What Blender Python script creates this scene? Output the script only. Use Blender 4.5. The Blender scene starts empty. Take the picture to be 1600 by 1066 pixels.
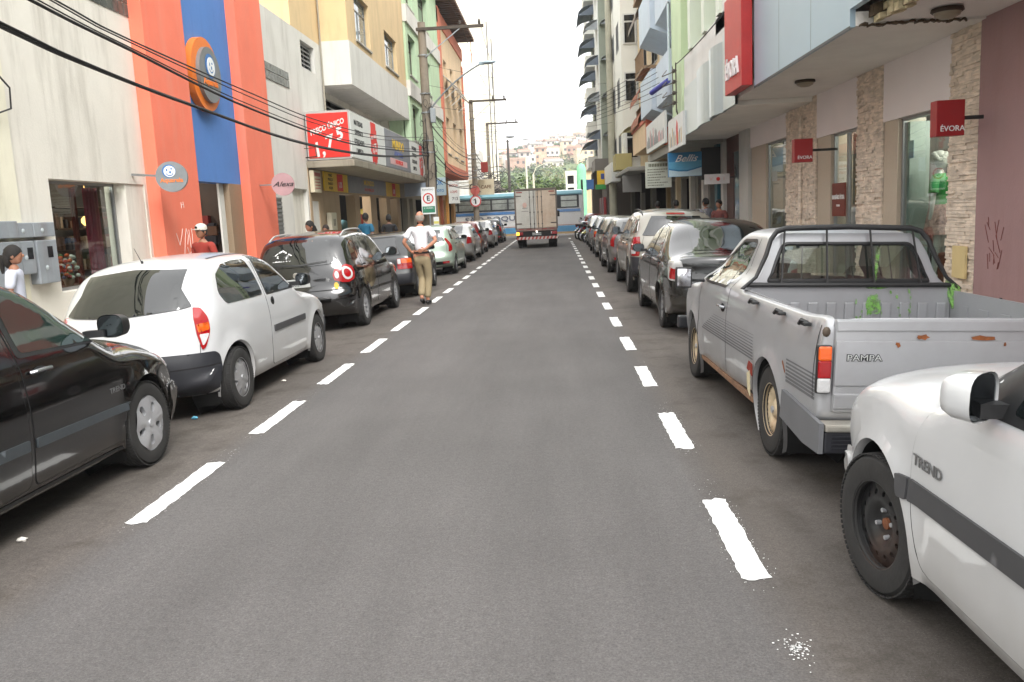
import bpy, bmesh, math, random
import numpy as np
from math import radians, sin, cos, pi, sqrt, atan2, exp
from mathutils import Vector, Matrix
from mathutils.bvhtree import BVHTree
from mathutils.geometry import delaunay_2d_cdt
scene = bpy.context.scene
COL = scene.collection
# ---------------------------------------------------------------- camera
cam_d = bpy.data.cameras.new("camera"); cam = bpy.data.objects.new("camera", cam_d); COL.objects.link(cam)
cam_d.sensor_width = 36.0; cam_d.lens = 29.88; cam_d.clip_start = 0.05; cam_d.clip_end = 3000
PITCH, ROLL, YAW = .1488, .0479, -.0571
_f = Vector((sin(YAW)*cos(PITCH), cos(YAW)*cos(PITCH), -sin(PITCH)))
_r = Vector((cos(YAW), -sin(YAW), 0)); _u = _r.cross(_f)
_r2 = cos(ROLL)*_r - sin(ROLL)*_u; _u2 = sin(ROLL)*_r + cos(ROLL)*_u
cam.matrix_world = Matrix(((_r2.x,_u2.x,-_f.x,0),(_r2.y,_u2.y,-_f.y,0),(_r2.z,_u2.z,-_f.z,1.611),(0,0,0,1)))
scene.camera = cam
# ---------------------------------------------------------------- light
scene.view_settings.view_transform = 'Standard'; scene.view_settings.look = 'None'
scene.view_settings.gamma = 1; scene.view_settings.use_curve_mapping = False
scene.view_settings.exposure = 1.28
SUN_EL, SUN_AZ = radians(48), radians(152)
world = bpy.data.worlds.new("World"); scene.world = world; world.use_nodes = True
wn = world.node_tree; wn.nodes.clear()
w_out = wn.nodes.new('ShaderNodeOutputWorld'); w_bg = wn.nodes.new('ShaderNodeBackground')
w_sky = wn.nodes.new('ShaderNodeTexSky'); w_sky.sky_type = 'NISHITA'; w_sky.sun_disc = False
w_sky.sun_elevation = SUN_EL; w_sky.sun_rotation = SUN_AZ; w_sky.dust_density = 6; w_sky.air_density = 1.0; w_sky.ozone_density = 1
w_hs = wn.nodes.new('ShaderNodeHueSaturation'); w_hs.inputs['Saturation'].default_value = 0.16; w_hs.inputs['Value'].default_value = 1.0
w_mx = wn.nodes.new('ShaderNodeMixRGB'); w_mx.inputs[0].default_value = 0.72; w_mx.inputs[2].default_value = (9.2, 9.2, 9.2, 1)
wn.links.new(w_sky.outputs[0], w_hs.inputs['Color']); wn.links.new(w_hs.outputs[0], w_mx.inputs[1])
wn.links.new(w_mx.outputs[0], w_bg.inputs[0]); w_bg.inputs[1].default_value = 0.15
wn.links.new(w_bg.outputs[0], w_out.inputs[0])
sun_d = bpy.data.lights.new("sun", 'SUN'); sun = bpy.data.objects.new("sun", sun_d); COL.objects.link(sun)
sun_d.energy = 1.2; sun_d.angle = radians(22); sun_d.color = (1.0, 0.975, 0.94)
_sd = Vector((sin(SUN_AZ)*cos(SUN_EL), cos(SUN_AZ)*cos(SUN_EL), sin(SUN_EL)))
sun.rotation_euler = _sd.to_track_quat('Z', 'Y').to_euler()
scene.cycles.max_bounces = 8; scene.cycles.diffuse_bounces = 5; scene.cycles.glossy_bounces = 3; scene.cycles.transmission_bounces = 4
scene.cycles.transparent_max_bounces = 8; scene.cycles.caustics_reflective = False; scene.cycles.caustics_refractive = False
scene.cycles.use_denoising = True
RND = random.Random(7)
# ---------------------------------------------------------------- materials
def lin(c):
    return tuple(((v/255)/12.92 if v/255 <= .04045 else ((v/255+.055)/1.055)**2.4) for v in c)
MATS = {}
def M(name, col, rough=.7, metal=0.0, noise=.12, scale=3.0, bump=0.0, bscale=40, coat=0.0, stain=0.0, stain_col=(60,52,42), emit=0.0, alpha=1.0, streak=False, spec=.5, world=False, trans=0.0, dirt=0.0):
    """col is the surface's own colour (sRGB bytes of the albedo)."""
    if name in MATS: return MATS[name]
    m = bpy.data.materials.new(name); m.use_nodes = True; nt = m.node_tree; N = nt.nodes; Lk = nt.links
    b = N['Principled BSDF']; c = lin(col)
    b.inputs['Roughness'].default_value = rough; b.inputs['Metallic'].default_value = metal
    b.inputs['Coat Weight'].default_value = coat; b.inputs['Coat Roughness'].default_value = .04
    b.inputs['Specular IOR Level'].default_value = spec
    tc = N.new('ShaderNodeTexCoord')
    if world:
        src = N.new('ShaderNodeNewGeometry').outputs['Position']
    else: src = tc.outputs['Object']
    nz = N.new('ShaderNodeTexNoise'); nz.inputs['Scale'].default_value = scale; nz.inputs['Detail'].default_value = 6; nz.inputs['Roughness'].default_value = .6
    Lk.new(src, nz.inputs['Vector'])
    mr = N.new('ShaderNodeMapRange'); mr.inputs[1].default_value = .3; mr.inputs[2].default_value = .7
    mr.inputs[3].default_value = 1-noise; mr.inputs[4].default_value = 1+noise*.6; Lk.new(nz.outputs[0], mr.inputs[0])
    mul = N.new('ShaderNodeVectorMath'); mul.operation = 'SCALE'; mul.inputs[0].default_value = c; Lk.new(mr.outputs[0], mul.inputs['Scale'])
    cur = mul.outputs[0]
    if stain > 0:
        mp = N.new('ShaderNodeMapping'); mp.inputs['Scale'].default_value = (1.6,1.6,.22) if streak else (1,1,1); Lk.new(src, mp.inputs[0])
        n2 = N.new('ShaderNodeTexNoise'); n2.inputs['Scale'].default_value = 1.7; n2.inputs['Detail'].default_value = 9; n2.inputs['Roughness'].default_value = .68
        Lk.new(mp.outputs[0], n2.inputs['Vector'])
        r2 = N.new('ShaderNodeMapRange'); r2.inputs[1].default_value = .5; r2.inputs[2].default_value = .78; r2.inputs[4].default_value = stain; Lk.new(n2.outputs[0], r2.inputs[0])
        mx = N.new('ShaderNodeMixRGB'); Lk.new(r2.outputs[0], mx.inputs[0]); Lk.new(cur, mx.inputs[1]); mx.inputs[2].default_value = (*lin(stain_col),1); cur = mx.outputs[0]
    if dirt > 0:   # dust thrown up from the road, on the lowest part of a vehicle
        sx = N.new('ShaderNodeSeparateXYZ'); Lk.new(tc.outputs['Object'], sx.inputs[0])
        n3 = N.new('ShaderNodeTexNoise'); n3.inputs['Scale'].default_value = 5; n3.inputs['Detail'].default_value = 5; Lk.new(tc.outputs['Object'], n3.inputs['Vector'])
        ad = N.new('ShaderNodeMath'); ad.operation='MULTIPLY_ADD'; Lk.new(n3.outputs[0], ad.inputs[0]); ad.inputs[1].default_value=.35; Lk.new(sx.outputs['Z'], ad.inputs[2])
        r3 = N.new('ShaderNodeMapRange'); r3.inputs[1].default_value = .78; r3.inputs[2].default_value = .3; r3.inputs[4].default_value = dirt; Lk.new(ad.outputs[0], r3.inputs[0])
        mx = N.new('ShaderNodeMixRGB'); Lk.new(r3.outputs[0], mx.inputs[0]); Lk.new(cur, mx.inputs[1]); mx.inputs[2].default_value = (*lin((128,116,98)),1); cur = mx.outputs[0]
        r4 = N.new('ShaderNodeMapRange'); r4.inputs[1].default_value=.85; r4.inputs[2].default_value=.3; r4.inputs[3].default_value=rough; r4.inputs[4].default_value=min(.9, rough+dirt*.6); Lk.new(ad.outputs[0], r4.inputs[0]); Lk.new(r4.outputs[0], b.inputs['Roughness'])
    Lk.new(cur, b.inputs['Base Color'])
    if bump > 0:
        nb = N.new('ShaderNodeTexNoise'); nb.inputs['Scale'].default_value = bscale; nb.inputs['Detail'].default_value = 4; Lk.new(src, nb.inputs['Vector'])
        bp = N.new('ShaderNodeBump'); bp.inputs['Strength'].default_value = bump; bp.inputs['Distance'].default_value = .01
        Lk.new(nb.outputs[0], bp.inputs['Height']); Lk.new(bp.outputs[0], b.inputs['Normal'])
    if emit > 0:
        b.inputs['Emission Color'].default_value = (*c,1); b.inputs['Emission Strength'].default_value = emit
    if alpha < 1: b.inputs['Alpha'].default_value = alpha
    if trans > 0: b.inputs['Transmission Weight'].default_value = trans
    MATS[name] = m
    return m
def glassM(name, col=(200,215,210), alpha=.3, rough=.02):
    """thin pane: mostly clear, partly mirror"""
    if name in MATS: return MATS[name]
    m = bpy.data.materials.new(name); m.use_nodes = True; nt = m.node_tree; N = nt.nodes; Lk = nt.links; N.clear()
    o = N.new('ShaderNodeOutputMaterial'); g = N.new('ShaderNodeBsdfGlossy'); g.inputs['Roughness'].default_value = rough; g.inputs[0].default_value=(.9,.9,.9,1)
    t = N.new('ShaderNodeBsdfTransparent'); t.inputs[0].default_value = (*lin(col),1)
    fr = N.new('ShaderNodeFresnel'); fr.inputs[0].default_value = 1.5
    ad = N.new('ShaderNodeMath'); ad.operation='ADD'; ad.inputs[1].default_value = alpha; ad.use_clamp = True; Lk.new(fr.outputs[0], ad.inputs[0])
    gb = N.new('ShaderNodeNewGeometry'); iv = N.new('ShaderNodeMath'); iv.operation='SUBTRACT'; iv.inputs[0].default_value=1; Lk.new(gb.outputs['Backfacing'], iv.inputs[1])
    ml = N.new('ShaderNodeMath'); ml.operation='MULTIPLY'; Lk.new(ad.outputs[0], ml.inputs[0]); Lk.new(iv.outputs[0], ml.inputs[1])
    mx = N.new('ShaderNodeMixShader'); Lk.new(ml.outputs[0], mx.inputs[0]); Lk.new(t.outputs[0], mx.inputs[1]); Lk.new(g.outputs[0], mx.inputs[2]); Lk.new(mx.outputs[0], o.inputs[0])
    MATS[name] = m; return m
# ---------------------------------------------------------------- mesh builder
class MB:
    def __init__(s): s.v=[]; s.f=[]; s.m=[]; s.s=[]
    def add(s, vs, fs, mi=0, smooth=False):
        o=len(s.v); s.v+= [tuple(p) for p in vs]
        for f in fs: s.f.append(tuple(i+o for i in f)); s.m.append(mi); s.s.append(smooth)
        return s
    def box(s, x0,x1,y0,y1,z0,z1, mi=0):
        x0,x1=min(x0,x1),max(x0,x1); y0,y1=min(y0,y1),max(y0,y1); z0,z1=min(z0,z1),max(z0,z1)
        return s.add([(x0,y0,z0),(x1,y0,z0),(x1,y1,z0),(x0,y1,z0),(x0,y0,z1),(x1,y0,z1),(x1,y1,z1),(x0,y1,z1)],
            [(0,3,2,1),(4,5,6,7),(0,1,5,4),(1,2,6,5),(2,3,7,6),(3,0,4,7)],mi)
    def bbox(s, x0,x1,y0,y1,z0,z1, b=.01, mi=0):
        """box with chamfered edges"""
        bm=bmesh.new(); bmesh.ops.create_cube(bm,size=1)
        for v in bm.verts: v.co=Vector(((x0+x1)/2+v.co.x*abs(x1-x0),(y0+y1)/2+v.co.y*abs(y1-y0),(z0+z1)/2+v.co.z*abs(z1-z0)))
        bmesh.ops.bevel(bm,geom=bm.edges[:],offset=b,segments=2,affect='EDGES',profile=.6)
        s.add([v.co for v in bm.verts],[[v.index for v in f.verts] for f in bm.faces],mi); bm.free(); return s
    def obox(s, c, ax, ay, az, hx,hy,hz, mi=0):
        c=Vector(c);ax=Vector(ax).normalized();ay=Vector(ay).normalized();az=Vector(az).normalized()
        vs=[c+ax*hx*i+ay*hy*j+az*hz*k for k in(-1,1) for i,j in((-1,-1),(1,-1),(1,1),(-1,1))]
        return s.add(vs,[(0,3,2,1),(4,5,6,7),(0,1,5,4),(1,2,6,5),(2,3,7,6),(3,0,4,7)],mi)
    def bar(s, a, b, w, h=None, mi=0):
        a=Vector(a);b=Vector(b);d=b-a;h=h or w
        z=Vector((0,0,1)) if abs(d.normalized().z)<.95 else Vector((1,0,0))
        sx=d.cross(z).normalized(); sz=sx.cross(d).normalized()
        return s.obox((a+b)/2,d,sx,sz,d.length/2,w/2,h/2,mi)
    def prism(s, poly, ax, a, b, mi=0, smooth=False):
        """poly of 2-D points extruded along axis ax from a to b"""
        def P(p,t):
            return (t,p[0],p[1]) if ax=='x' else (p[0],t,p[1]) if ax=='y' else (p[0],p[1],t)
        n=len(poly); vs=[P(p,a) for p in poly]+[P(p,b) for p in poly]
        fs=[(i,(i+1)%n,n+(i+1)%n,n+i) for i in range(n)]
        s.add(vs,fs,mi,smooth)
        return s.add(vs,[tuple(range(n))[::-1],tuple(range(n,2*n))],mi)
    def tube(s, pts, r, n=8, mi=0, caps=True):
        pts=[Vector(p) for p in pts]; k=len(pts); rs=r if isinstance(r,(list,tuple)) else [r]*k
        vs=[];ref=None
        for i,p in enumerate(pts):
            d=(pts[min(i+1,k-1)]-pts[max(i-1,0)]).normalized()
            if ref is None:
                ref=d.cross(Vector((0,0,1)))
                if ref.length<.05: ref=d.cross(Vector((1,0,0)))
            ref=(ref-d*ref.dot(d)).normalized(); q=d.cross(ref)
            for j in range(n):
                a=2*pi*j/n; vs.append(p+(ref*cos(a)+q*sin(a))*rs[i])
        fs=[(i*n+j,i*n+(j+1)%n,(i+1)*n+(j+1)%n,(i+1)*n+j) for i in range(k-1) for j in range(n)]
        s.add(vs,fs,mi,True)
        if caps: s.add(vs[:n],[tuple(range(n))[::-1]],mi); s.add(vs[-n:],[tuple(range(n))],mi)
        return s
    def lathe(s, prof, c=(0,0,0), ax='z', n=24, mi=0, smooth=True, sx=1, sy=1):
        """prof: (radius, height) pairs"""
        vs=[]
        for (r,h) in prof:
            for j in range(n):
                a=2*pi*j/n; u,w=r*cos(a)*sx,r*sin(a)*sy
                p=(u,w,h) if ax=='z' else (h,u,w) if ax=='x' else (w,h,u)
                vs.append((c[0]+p[0],c[1]+p[1],c[2]+p[2]))
        k=len(prof)
        return s.add(vs,[(i*n+j,i*n+(j+1)%n,(i+1)*n+(j+1)%n,(i+1)*n+j) for i in range(k-1) for j in range(n)],mi,smooth)
    def ball(s, c, rx, ry=None, rz=None, n=12, mi=0):
        ry=ry or rx; rz=rz or rx; vs=[];k=max(4,n//2)
        for i in range(k+1):
            t=pi*i/k
            for j in range(n):
                a=2*pi*j/n; vs.append((c[0]+rx*sin(t)*cos(a),c[1]+ry*sin(t)*sin(a),c[2]+rz*cos(t)))
        return s.add(vs,[(i*n+j,(i+1)*n+j,(i+1)*n+(j+1)%n,i*n+(j+1)%n) for i in range(k) for j in range(n)],mi,True)
    def text(s, txt, size, origin, right, up, depth=.01, mi=0, align='CENTER', sx=1.0, shear=0.0, bold=0.0):
        cu=bpy.data.curves.new('t','FONT'); cu.body=txt; cu.size=size; cu.align_x=align; cu.align_y='CENTER'; cu.extrude=depth/2; cu.resolution_u=3
        cu.shear=shear; cu.offset=bold
        o=bpy.data.objects.new('t',cu); COL.objects.link(o); bpy.context.view_layer.update()
        me=bpy.data.meshes.new_from_object(o.evaluated_get(bpy.context.evaluated_depsgraph_get()))
        R=Vector(right).normalized(); U=Vector(up).normalized(); Nn=R.cross(U); O=Vector(origin)
        s.add([O+R*v.co.x*sx+U*v.co.y+Nn*(v.co.z+depth/2) for v in me.vertices],[tuple(p.vertices) for p in me.polygons],mi)
        bpy.data.objects.remove(o); bpy.data.curves.remove(cu); bpy.data.meshes.remove(me); return s
    def xf(s, mat):
        s.v=[tuple(mat@Vector(p)) for p in s.v]; return s
    def build(s, name, mats, parent=None, loc=None, sharp=35):
        """world=verts given in world space; made relative to loc / the parent chain"""
        if not isinstance(mats,(list,tuple)): mats=[mats]
        org=Vector(loc) if loc is not None else Vector((0,0,0))
        if parent is not None:
            org=Vector((0,0,0)); q=parent
            if parent.get('_wl') is not None: org=Vector(parent['_wl'])
        me=bpy.data.meshes.new(name)
        me.from_pydata([tuple(Vector(p)-org) for p in s.v],[],s.f)
        for m in mats: me.materials.append(m)
        me.polygons.foreach_set('material_index',s.m); me.polygons.foreach_set('use_smooth',s.s)
        me.validate(); me.update()
        if any(s.s): me.set_sharp_from_angle(angle=radians(sharp))
        o=bpy.data.objects.new(name,me); COL.objects.link(o)
        if parent is not None:
            o.parent=parent
            if parent.get('_wl') is not None: o['_wl']=parent['_wl']
        else: o.location=org
        return o
def tag(o, label=None, cat=None, group=None, kind=None):
    if label: o['label']=label
    if cat: o['category']=cat
    if group: o['group']=group
    if kind: o['kind']=kind
    return o
def empty(name, loc, label, cat, group=None, rz=0, world=False):
    o=bpy.data.objects.new(name,None); COL.objects.link(o); o.location=loc; o.rotation_euler=(0,0,rz); o.empty_display_size=.1
    tag(o,label,cat,group)
    if world: o['_wl']=tuple(loc)
    return o
def copy_tree(o, parent=None):
    c=o.copy(); COL.objects.link(c); c.parent=parent
    for ch in o.children: copy_tree(ch,c)
    return c
def thing(name, mb, mats, loc, label, cat, group=None, sharp=35):
    return tag(mb.build(name,mats,None,loc,sharp),label,cat,group)
# ---------------------------------------------------------------- vehicles
def catmull(P, step):
    """closed centripetal curve through P (tuples of equal length), resampled"""
    n=len(P); P=[np.array(p,float) for p in P]; out=[]
    for i in range(n):
        p0,p1,p2,p3=P[(i-1)%n],P[i],P[(i+1)%n],P[(i+2)%n]
        d=lambda a,b: max(1e-4,np.linalg.norm((b-a)[:2])**.5)
        t0=0;t1=t0+d(p0,p1);t2=t1+d(p1,p2);t3=t2+d(p2,p3)
        L=np.linalg.norm((p2-p1)[:2]); k=max(1,int(round(L/step)))
        for j in range(k):
            t=t1+(t2-t1)*j/k
            A1=(t1-t)/(t1-t0)*p0+(t-t0)/(t1-t0)*p1; A2=(t2-t)/(t2-t1)*p1+(t-t1)/(t2-t1)*p2; A3=(t3-t)/(t3-t2)*p2+(t-t2)/(t3-t2)*p3
            B1=(t2-t)/(t2-t0)*A1+(t-t0)/(t2-t0)*A2; B2=(t3-t)/(t3-t1)*A2+(t-t1)/(t3-t1)*A3
            out.append((t2-t)/(t2-t1)*B1+(t-t1)/(t2-t1)*B2)
    return out
def inside(p, poly):
    x,y=p; c=False; n=len(poly)
    for i in range(n):
        x1,y1=poly[i][0],poly[i][1]; x2,y2=poly[(i+1)%n][0],poly[(i+1)%n][1]
        if (y1>y)!=(y2>y) and x<(x2-x1)*(y-y1)/(y2-y1)+x1: c=not c
    return c
def rounded(poly, r, k=5):
    out=[]; n=len(poly)
    for i in range(n):
        p=Vector(poly[i][:2]); a=Vector(poly[i-1][:2])-p; b=Vector(poly[(i+1)%n][:2])-p
        rr=poly[i][2] if len(poly[i])>2 else r
        rr=min(rr,a.length*.49,b.length*.49)
        A=p+a.normalized()*rr; B=p+b.normalized()*rr
        for j in range(k+1):
            t=j/k; out.append(tuple(A*(1-t)**2+p*2*t*(1-t)+B*t*t))
    return out
def resamp(poly, step):
    out=[]
    for i in range(len(poly)):
        a=Vector(poly[i]); b=Vector(poly[(i+1)%len(poly)]); k=max(1,int((b-a).length/step+.999))
        for j in range(k): out.append(tuple(a+(b-a)*j/k))
    # drop near duplicates
    res=[]
    for p in out:
        if not res or (Vector(p)-Vector(res[-1])).length>1e-4: res.append(p)
    return res
def tri_poly(poly, step, extra=()):
    """triangulate the inside of poly with a grid of inner points -> verts2d, tris, boundary count"""
    ys=[p[0] for p in poly]; zs=[p[1] for p in poly]; V=[Vector(p) for p in poly]; n=len(V)
    E=[(i,(i+1)%n) for i in range(n)]
    BX=np.array(ys);BY=np.array(zs)
    u=min(ys)+step*.5; row=0
    while u<max(ys):
        w=min(zs)+step*(.5 if row%2 else .25)
        while w<max(zs):
            if inside((u,w),poly) and ((BX-u)**2+(BY-w)**2).min()>(step*.45)**2: V.append(Vector((u,w)))
            w+=step
        u+=step*.9; row+=1
    for loop in extra:
        o=len(V); V+= [Vector(p) for p in loop]; E+=[(o+i,o+i+1) for i in range(len(loop)-1)]
    vo,eo,fo,_,_,_=delaunay_2d_cdt(V,E,[],0,1e-5)
    T=[]
    for f in fo:
        c=sum((vo[i] for i in f),Vector((0,0)))/len(f)
        if inside(c,poly): T.append(tuple(f))
    return [tuple(v) for v in vo],T,n
class Body:
    """shell whose side view is the outline prof [(y,z,D)], D = how far the shell rounds in from the outline, half width W(z)*taper(y)"""
    def __init__(s, prof, wz, taper=(.0,.0), arches=(), ar=.33, p=2.3, flare=.02, step=.055, ymid=None, crease=None, under=.24, cuts=(), ringcut=None):
        s.prof=prof; s.wz=wz; s.arches=arches; s.ar=ar; s.flare=flare; s.crease=crease
        L=catmull(prof,step); s.loop=L
        s.y0=min(q[0] for q in L); s.y1=max(q[0] for q in L); s.taper=taper
        n=len(L); P=np.array([q[:2] for q in L]); D=np.array([q[2] for q in L])
        T=np.roll(P,-1,0)-np.roll(P,1,0); N=np.stack([-T[:,1],T[:,0]],1); N/=np.linalg.norm(N,axis=1)[:,None]
        area=sum(P[i][0]*P[(i+1)%n][1]-P[(i+1)%n][0]*P[i][1] for i in range(n))
        if area<0: N=-N
        for _ in range(4):
            N=(N+np.roll(N,1,0)+np.roll(N,-1,0)); N/=np.linalg.norm(N,axis=1)[:,None]; D=(D+np.roll(D,1)+np.roll(D,-1))/3
        fr=[0,.15,.3,.45,.6,.72,.82,.9,.955,.985,1.0]; mb=MB(); s.mb=mb
        rings=[]
        for f in fr:
            off=1-(1-f**p)**(1/p)
            rings.append([(f, P[i]+N[i]*D[i]*off) for i in range(n)])
        vs=[]; idx={}; gone=set()
        for sg in (1,-1):
            for k,r in enumerate(rings):
                for i,(f,q) in enumerate(r):
                    idx[(sg,k,i)]=len(vs); vs.append((sg*f*s.W(q[0],q[1]),q[0],q[1]))
        fs=[]
        for sg in (1,-1):
            for k in range(len(rings)-1):
                for i in range(n):
                    a=[idx[(sg,k,i)],idx[(sg,k,(i+1)%n)],idx[(sg,k+1,(i+1)%n)],idx[(sg,k+1,i)]]
                    cy=sum(vs[j][1] for j in a)/4; cz=sum(vs[j][2] for j in a)/4; cx=abs(sum(vs[j][0] for j in a)/4)
                    if cx>.52 and any((cy-ay)**2+(cz-az)**2<(s.ar)**2 for ay,az in arches): continue
                    fs.append(a if (sg>0)!=(area<0) else a[::-1])
                    if ringcut and ringcut(k,fr[k+1],cy,cz,cx): gone.add(len(fs)-1)
        mb.add(vs,fs,0,True)
        side=[tuple(q) for f,q in rings[-1]]
        ex=[]
        for ay,az in arches:
            ex.append([(ay+ar*cos(t),az+ar*sin(t)) for t in [pi*(-.15+1.3*j/30) for j in range(31)]])
            ex.append([(ay+(ar+.05)*cos(t),az+(ar+.05)*sin(t)) for t in [pi*(-.12+1.24*j/28) for j in range(29)]])
        if crease: ex.append(crease)
        cuts=[resamp(c,.04) for c in cuts]
        for c in cuts: ex.append(c+[c[0]])
        V,T,_=tri_poly(side,.065,ex)
        T=[t for t in T if not any((sum(V[i][0] for i in t)/3-ay)**2+(sum(V[i][1] for i in t)/3-az)**2<(ar-.001)**2 for ay,az in arches)]
        for sg in (1,-1):
            sv=[(sg*s.W(*v),v[0],v[1]) for v in V]; out=[]
            for t in T:
                if any(inside((sum(V[i][0] for i in t)/3,sum(V[i][1] for i in t)/3),q) for q in cuts): gone.add(len(mb.f)+len(out))
                a,b,c=[Vector(sv[i]) for i in t]; nn=(b-a).cross(c-a)
                out.append(t if nn.x*sg>0 else t[::-1])
            mb.add(sv,out,0,True)
        # arch lips and wells
        for ay,az in arches:
            for sg in (1,-1):
                ring=[]
                for j in range(33):
                    t=pi*(-.2+1.4*j/32); y,z=ay+ar*cos(t),az+ar*sin(t)
                    w=s.W(y,z); ring.append([(sg*(w-.002),y,z),(sg*(w-.03),ay+(ar-.012)*cos(t),az+(ar-.012)*sin(t)),(sg*(w-.06),y,z),(sg*.42,y,z)])
                vv=[q for r in ring for q in r]
                mb.add(vv,[(i*4+k,(i+1)*4+k,(i+1)*4+k+1,i*4+k+1) for i in range(32) for k in range(1)],0,True)
                mb.add(vv,[(i*4+k,(i+1)*4+k,(i+1)*4+k+1,i*4+k+1) for i in range(32) for k in (1,2)],1,False)
                mb.add([(sg*.42,ay+(ar+.01)*cos(2*pi*j/24),az+(ar+.01)*sin(2*pi*j/24)) for j in range(24)],[tuple(range(24))],1)
        # weld for smooth normals
        bm=bmesh.new(); bv=[bm.verts.new(v) for v in mb.v]; lay=bm.faces.layers.int.new('gone')
        for fi,(f,mi,sm) in enumerate(zip(mb.f,mb.m,mb.s)):
            try: g=bm.faces.new([bv[i] for i in f]); g.material_index=(1 if mi==0 and max(mb.v[i][2] for i in f)<under else mi); g.smooth=sm; g[lay]=1 if fi in gone else 0
            except ValueError: pass
        bmesh.ops.remove_doubles(bm,verts=bm.verts,dist=.002); bmesh.ops.recalc_face_normals(bm,faces=[f for f in bm.faces if f.smooth]); bmesh.ops.triangulate(bm,faces=bm.faces[:])
        bm.verts.index_update()
        m2=MB(); m2.v=[tuple(v.co) for v in bm.verts]; full=[tuple(v.index for v in f.verts) for f in bm.faces]
        lay=bm.faces.layers.int['gone']
        for f in bm.faces:
            if f[lay]: continue
            m2.f.append(tuple(v.index for v in f.verts)); m2.m.append(f.material_index); m2.s.append(f.smooth)
        bm.free(); s.mb=m2
        s.bvh=BVHTree.FromPolygons(m2.v,full)
    def W(s,y,z):
        zz=[a for a,b in s.wz]; ww=[b for a,b in s.wz]
        w=float(np.interp(z,zz,ww)+np.interp(z-.03,zz,ww)+np.interp(z+.03,zz,ww))/3
        ym=(s.y0+s.y1)/2; h=(s.y1-s.y0)/2; t=(y-ym)/h
        k=s.taper[1] if t>0 else s.taper[0]; w*=1-k*max(0,abs(t)-.35)**2/.42
        for ay,az in s.arches:
            r=sqrt((y-ay)**2+(z-az)**2); w+=s.flare*exp(-((r-s.ar)/.055)**2)*(1 if z<az+s.ar+.1 else 0)
        return w
FR={'R':(Vector((4,0,0)),Vector((0,1,0)),Vector((0,0,1)),Vector((-1,0,0))),
    'L':(Vector((-4,0,0)),Vector((0,1,0)),Vector((0,0,1)),Vector((1,0,0))),
    'B':(Vector((0,-5,0)),Vector((1,0,0)),Vector((0,0,1)),Vector((0,1,0))),
    'F':(Vector((0,9,0)),Vector((1,0,0)),Vector((0,0,1)),Vector((0,-1,0))),
    'T':(Vector((0,0,5)),Vector((1,0,0)),Vector((0,1,0)),Vector((0,0,-1)))}
def diag(cx,cy,ang):
    """look at the corner (cx,cy) along horizontal direction ang (0 = +y), u to the right of that look"""
    d=Vector((sin(ang),cos(ang),0)); r=Vector((cos(ang),-sin(ang),0))
    return (Vector((cx,cy,0))-d*3,r,Vector((0,0,1)),d)
def wrapf(body, end, x1=.45, rc=.35):
    """coordinates that run round the rear (end=-1) or front (end=1) of the shell: a = metres from the centre line, b = height"""
    yc=(body.y0+rc) if end<0 else (body.y1-rc)
    def f(a,b):
        s=1 if a>=0 else -1; q=abs(a)
        if q<=x1: return Vector((a,yc+end*3,b)),Vector((0,-end,0))
        t=(q-x1)/rc
        if t<pi/2:
            d=Vector((-s*sin(t),-end*cos(t),0)); return Vector((s*x1,yc,b))-d*3,d
        return Vector((s*3,yc-end*(q-x1-rc*pi/2),b)),Vector((-s,0,0))
    return f
def _ray(frame,a,b):
    if callable(frame): return frame(a,b)
    O,U,Vv,d=FR[frame] if isinstance(frame,str) else frame
    return O+U*a+Vv*b,d
def panel(body, poly, frame, off=.006, rad=.0, step=.035, skirt=.015, mb=None, mi=0, rim=None):
    P=resamp(rounded(poly,rad) if rad>0 else [q[:2] for q in poly],step*.8)
    V,T,n=tri_poly(P,step)
    vs=[];ds=[];rays=[];dep=[]
    for (a,b) in V:
        o,d=_ray(frame,a,b); h=body.bvh.ray_cast(o,d); rays.append((o,d)); dep.append(h[3] if h[0] is not None else None)
    hits=[i for i,v in enumerate(dep) if v is not None]
    if not hits: return mb or MB()
    for i,v in enumerate(dep):
        q=v
        if v is None:
            j=min(hits,key=lambda q:(V[q][0]-V[i][0])**2+(V[q][1]-V[i][1])**2); q=dep[j]
        vs.append(rays[i][0]+rays[i][1]*(q-off)); ds.append(rays[i][1])
    out=[]
    for t in T:
        a,b,c=[vs[i] for i in t]; out.append(t if (b-a).cross(c-a).dot(ds[t[0]])<0 else t[::-1])
    mb=mb or MB(); mb.add(vs,out,mi,True)
    cnt={}
    for t in out:
        for i in range(3): cnt[(t[i],t[(i+1)%3])]=1
    be=[e for e in cnt if (e[1],e[0]) not in cnt]
    sv=[];sf=[]
    for (a,b) in be:
        o=len(sv); sv+=[vs[a],vs[b],vs[b]+ds[b]*skirt,vs[a]+ds[a]*skirt]; sf.append((o+1,o,o+3,o+2))
    mb.add(sv,sf,mi if rim is None else rim,False)
    return mb
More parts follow.
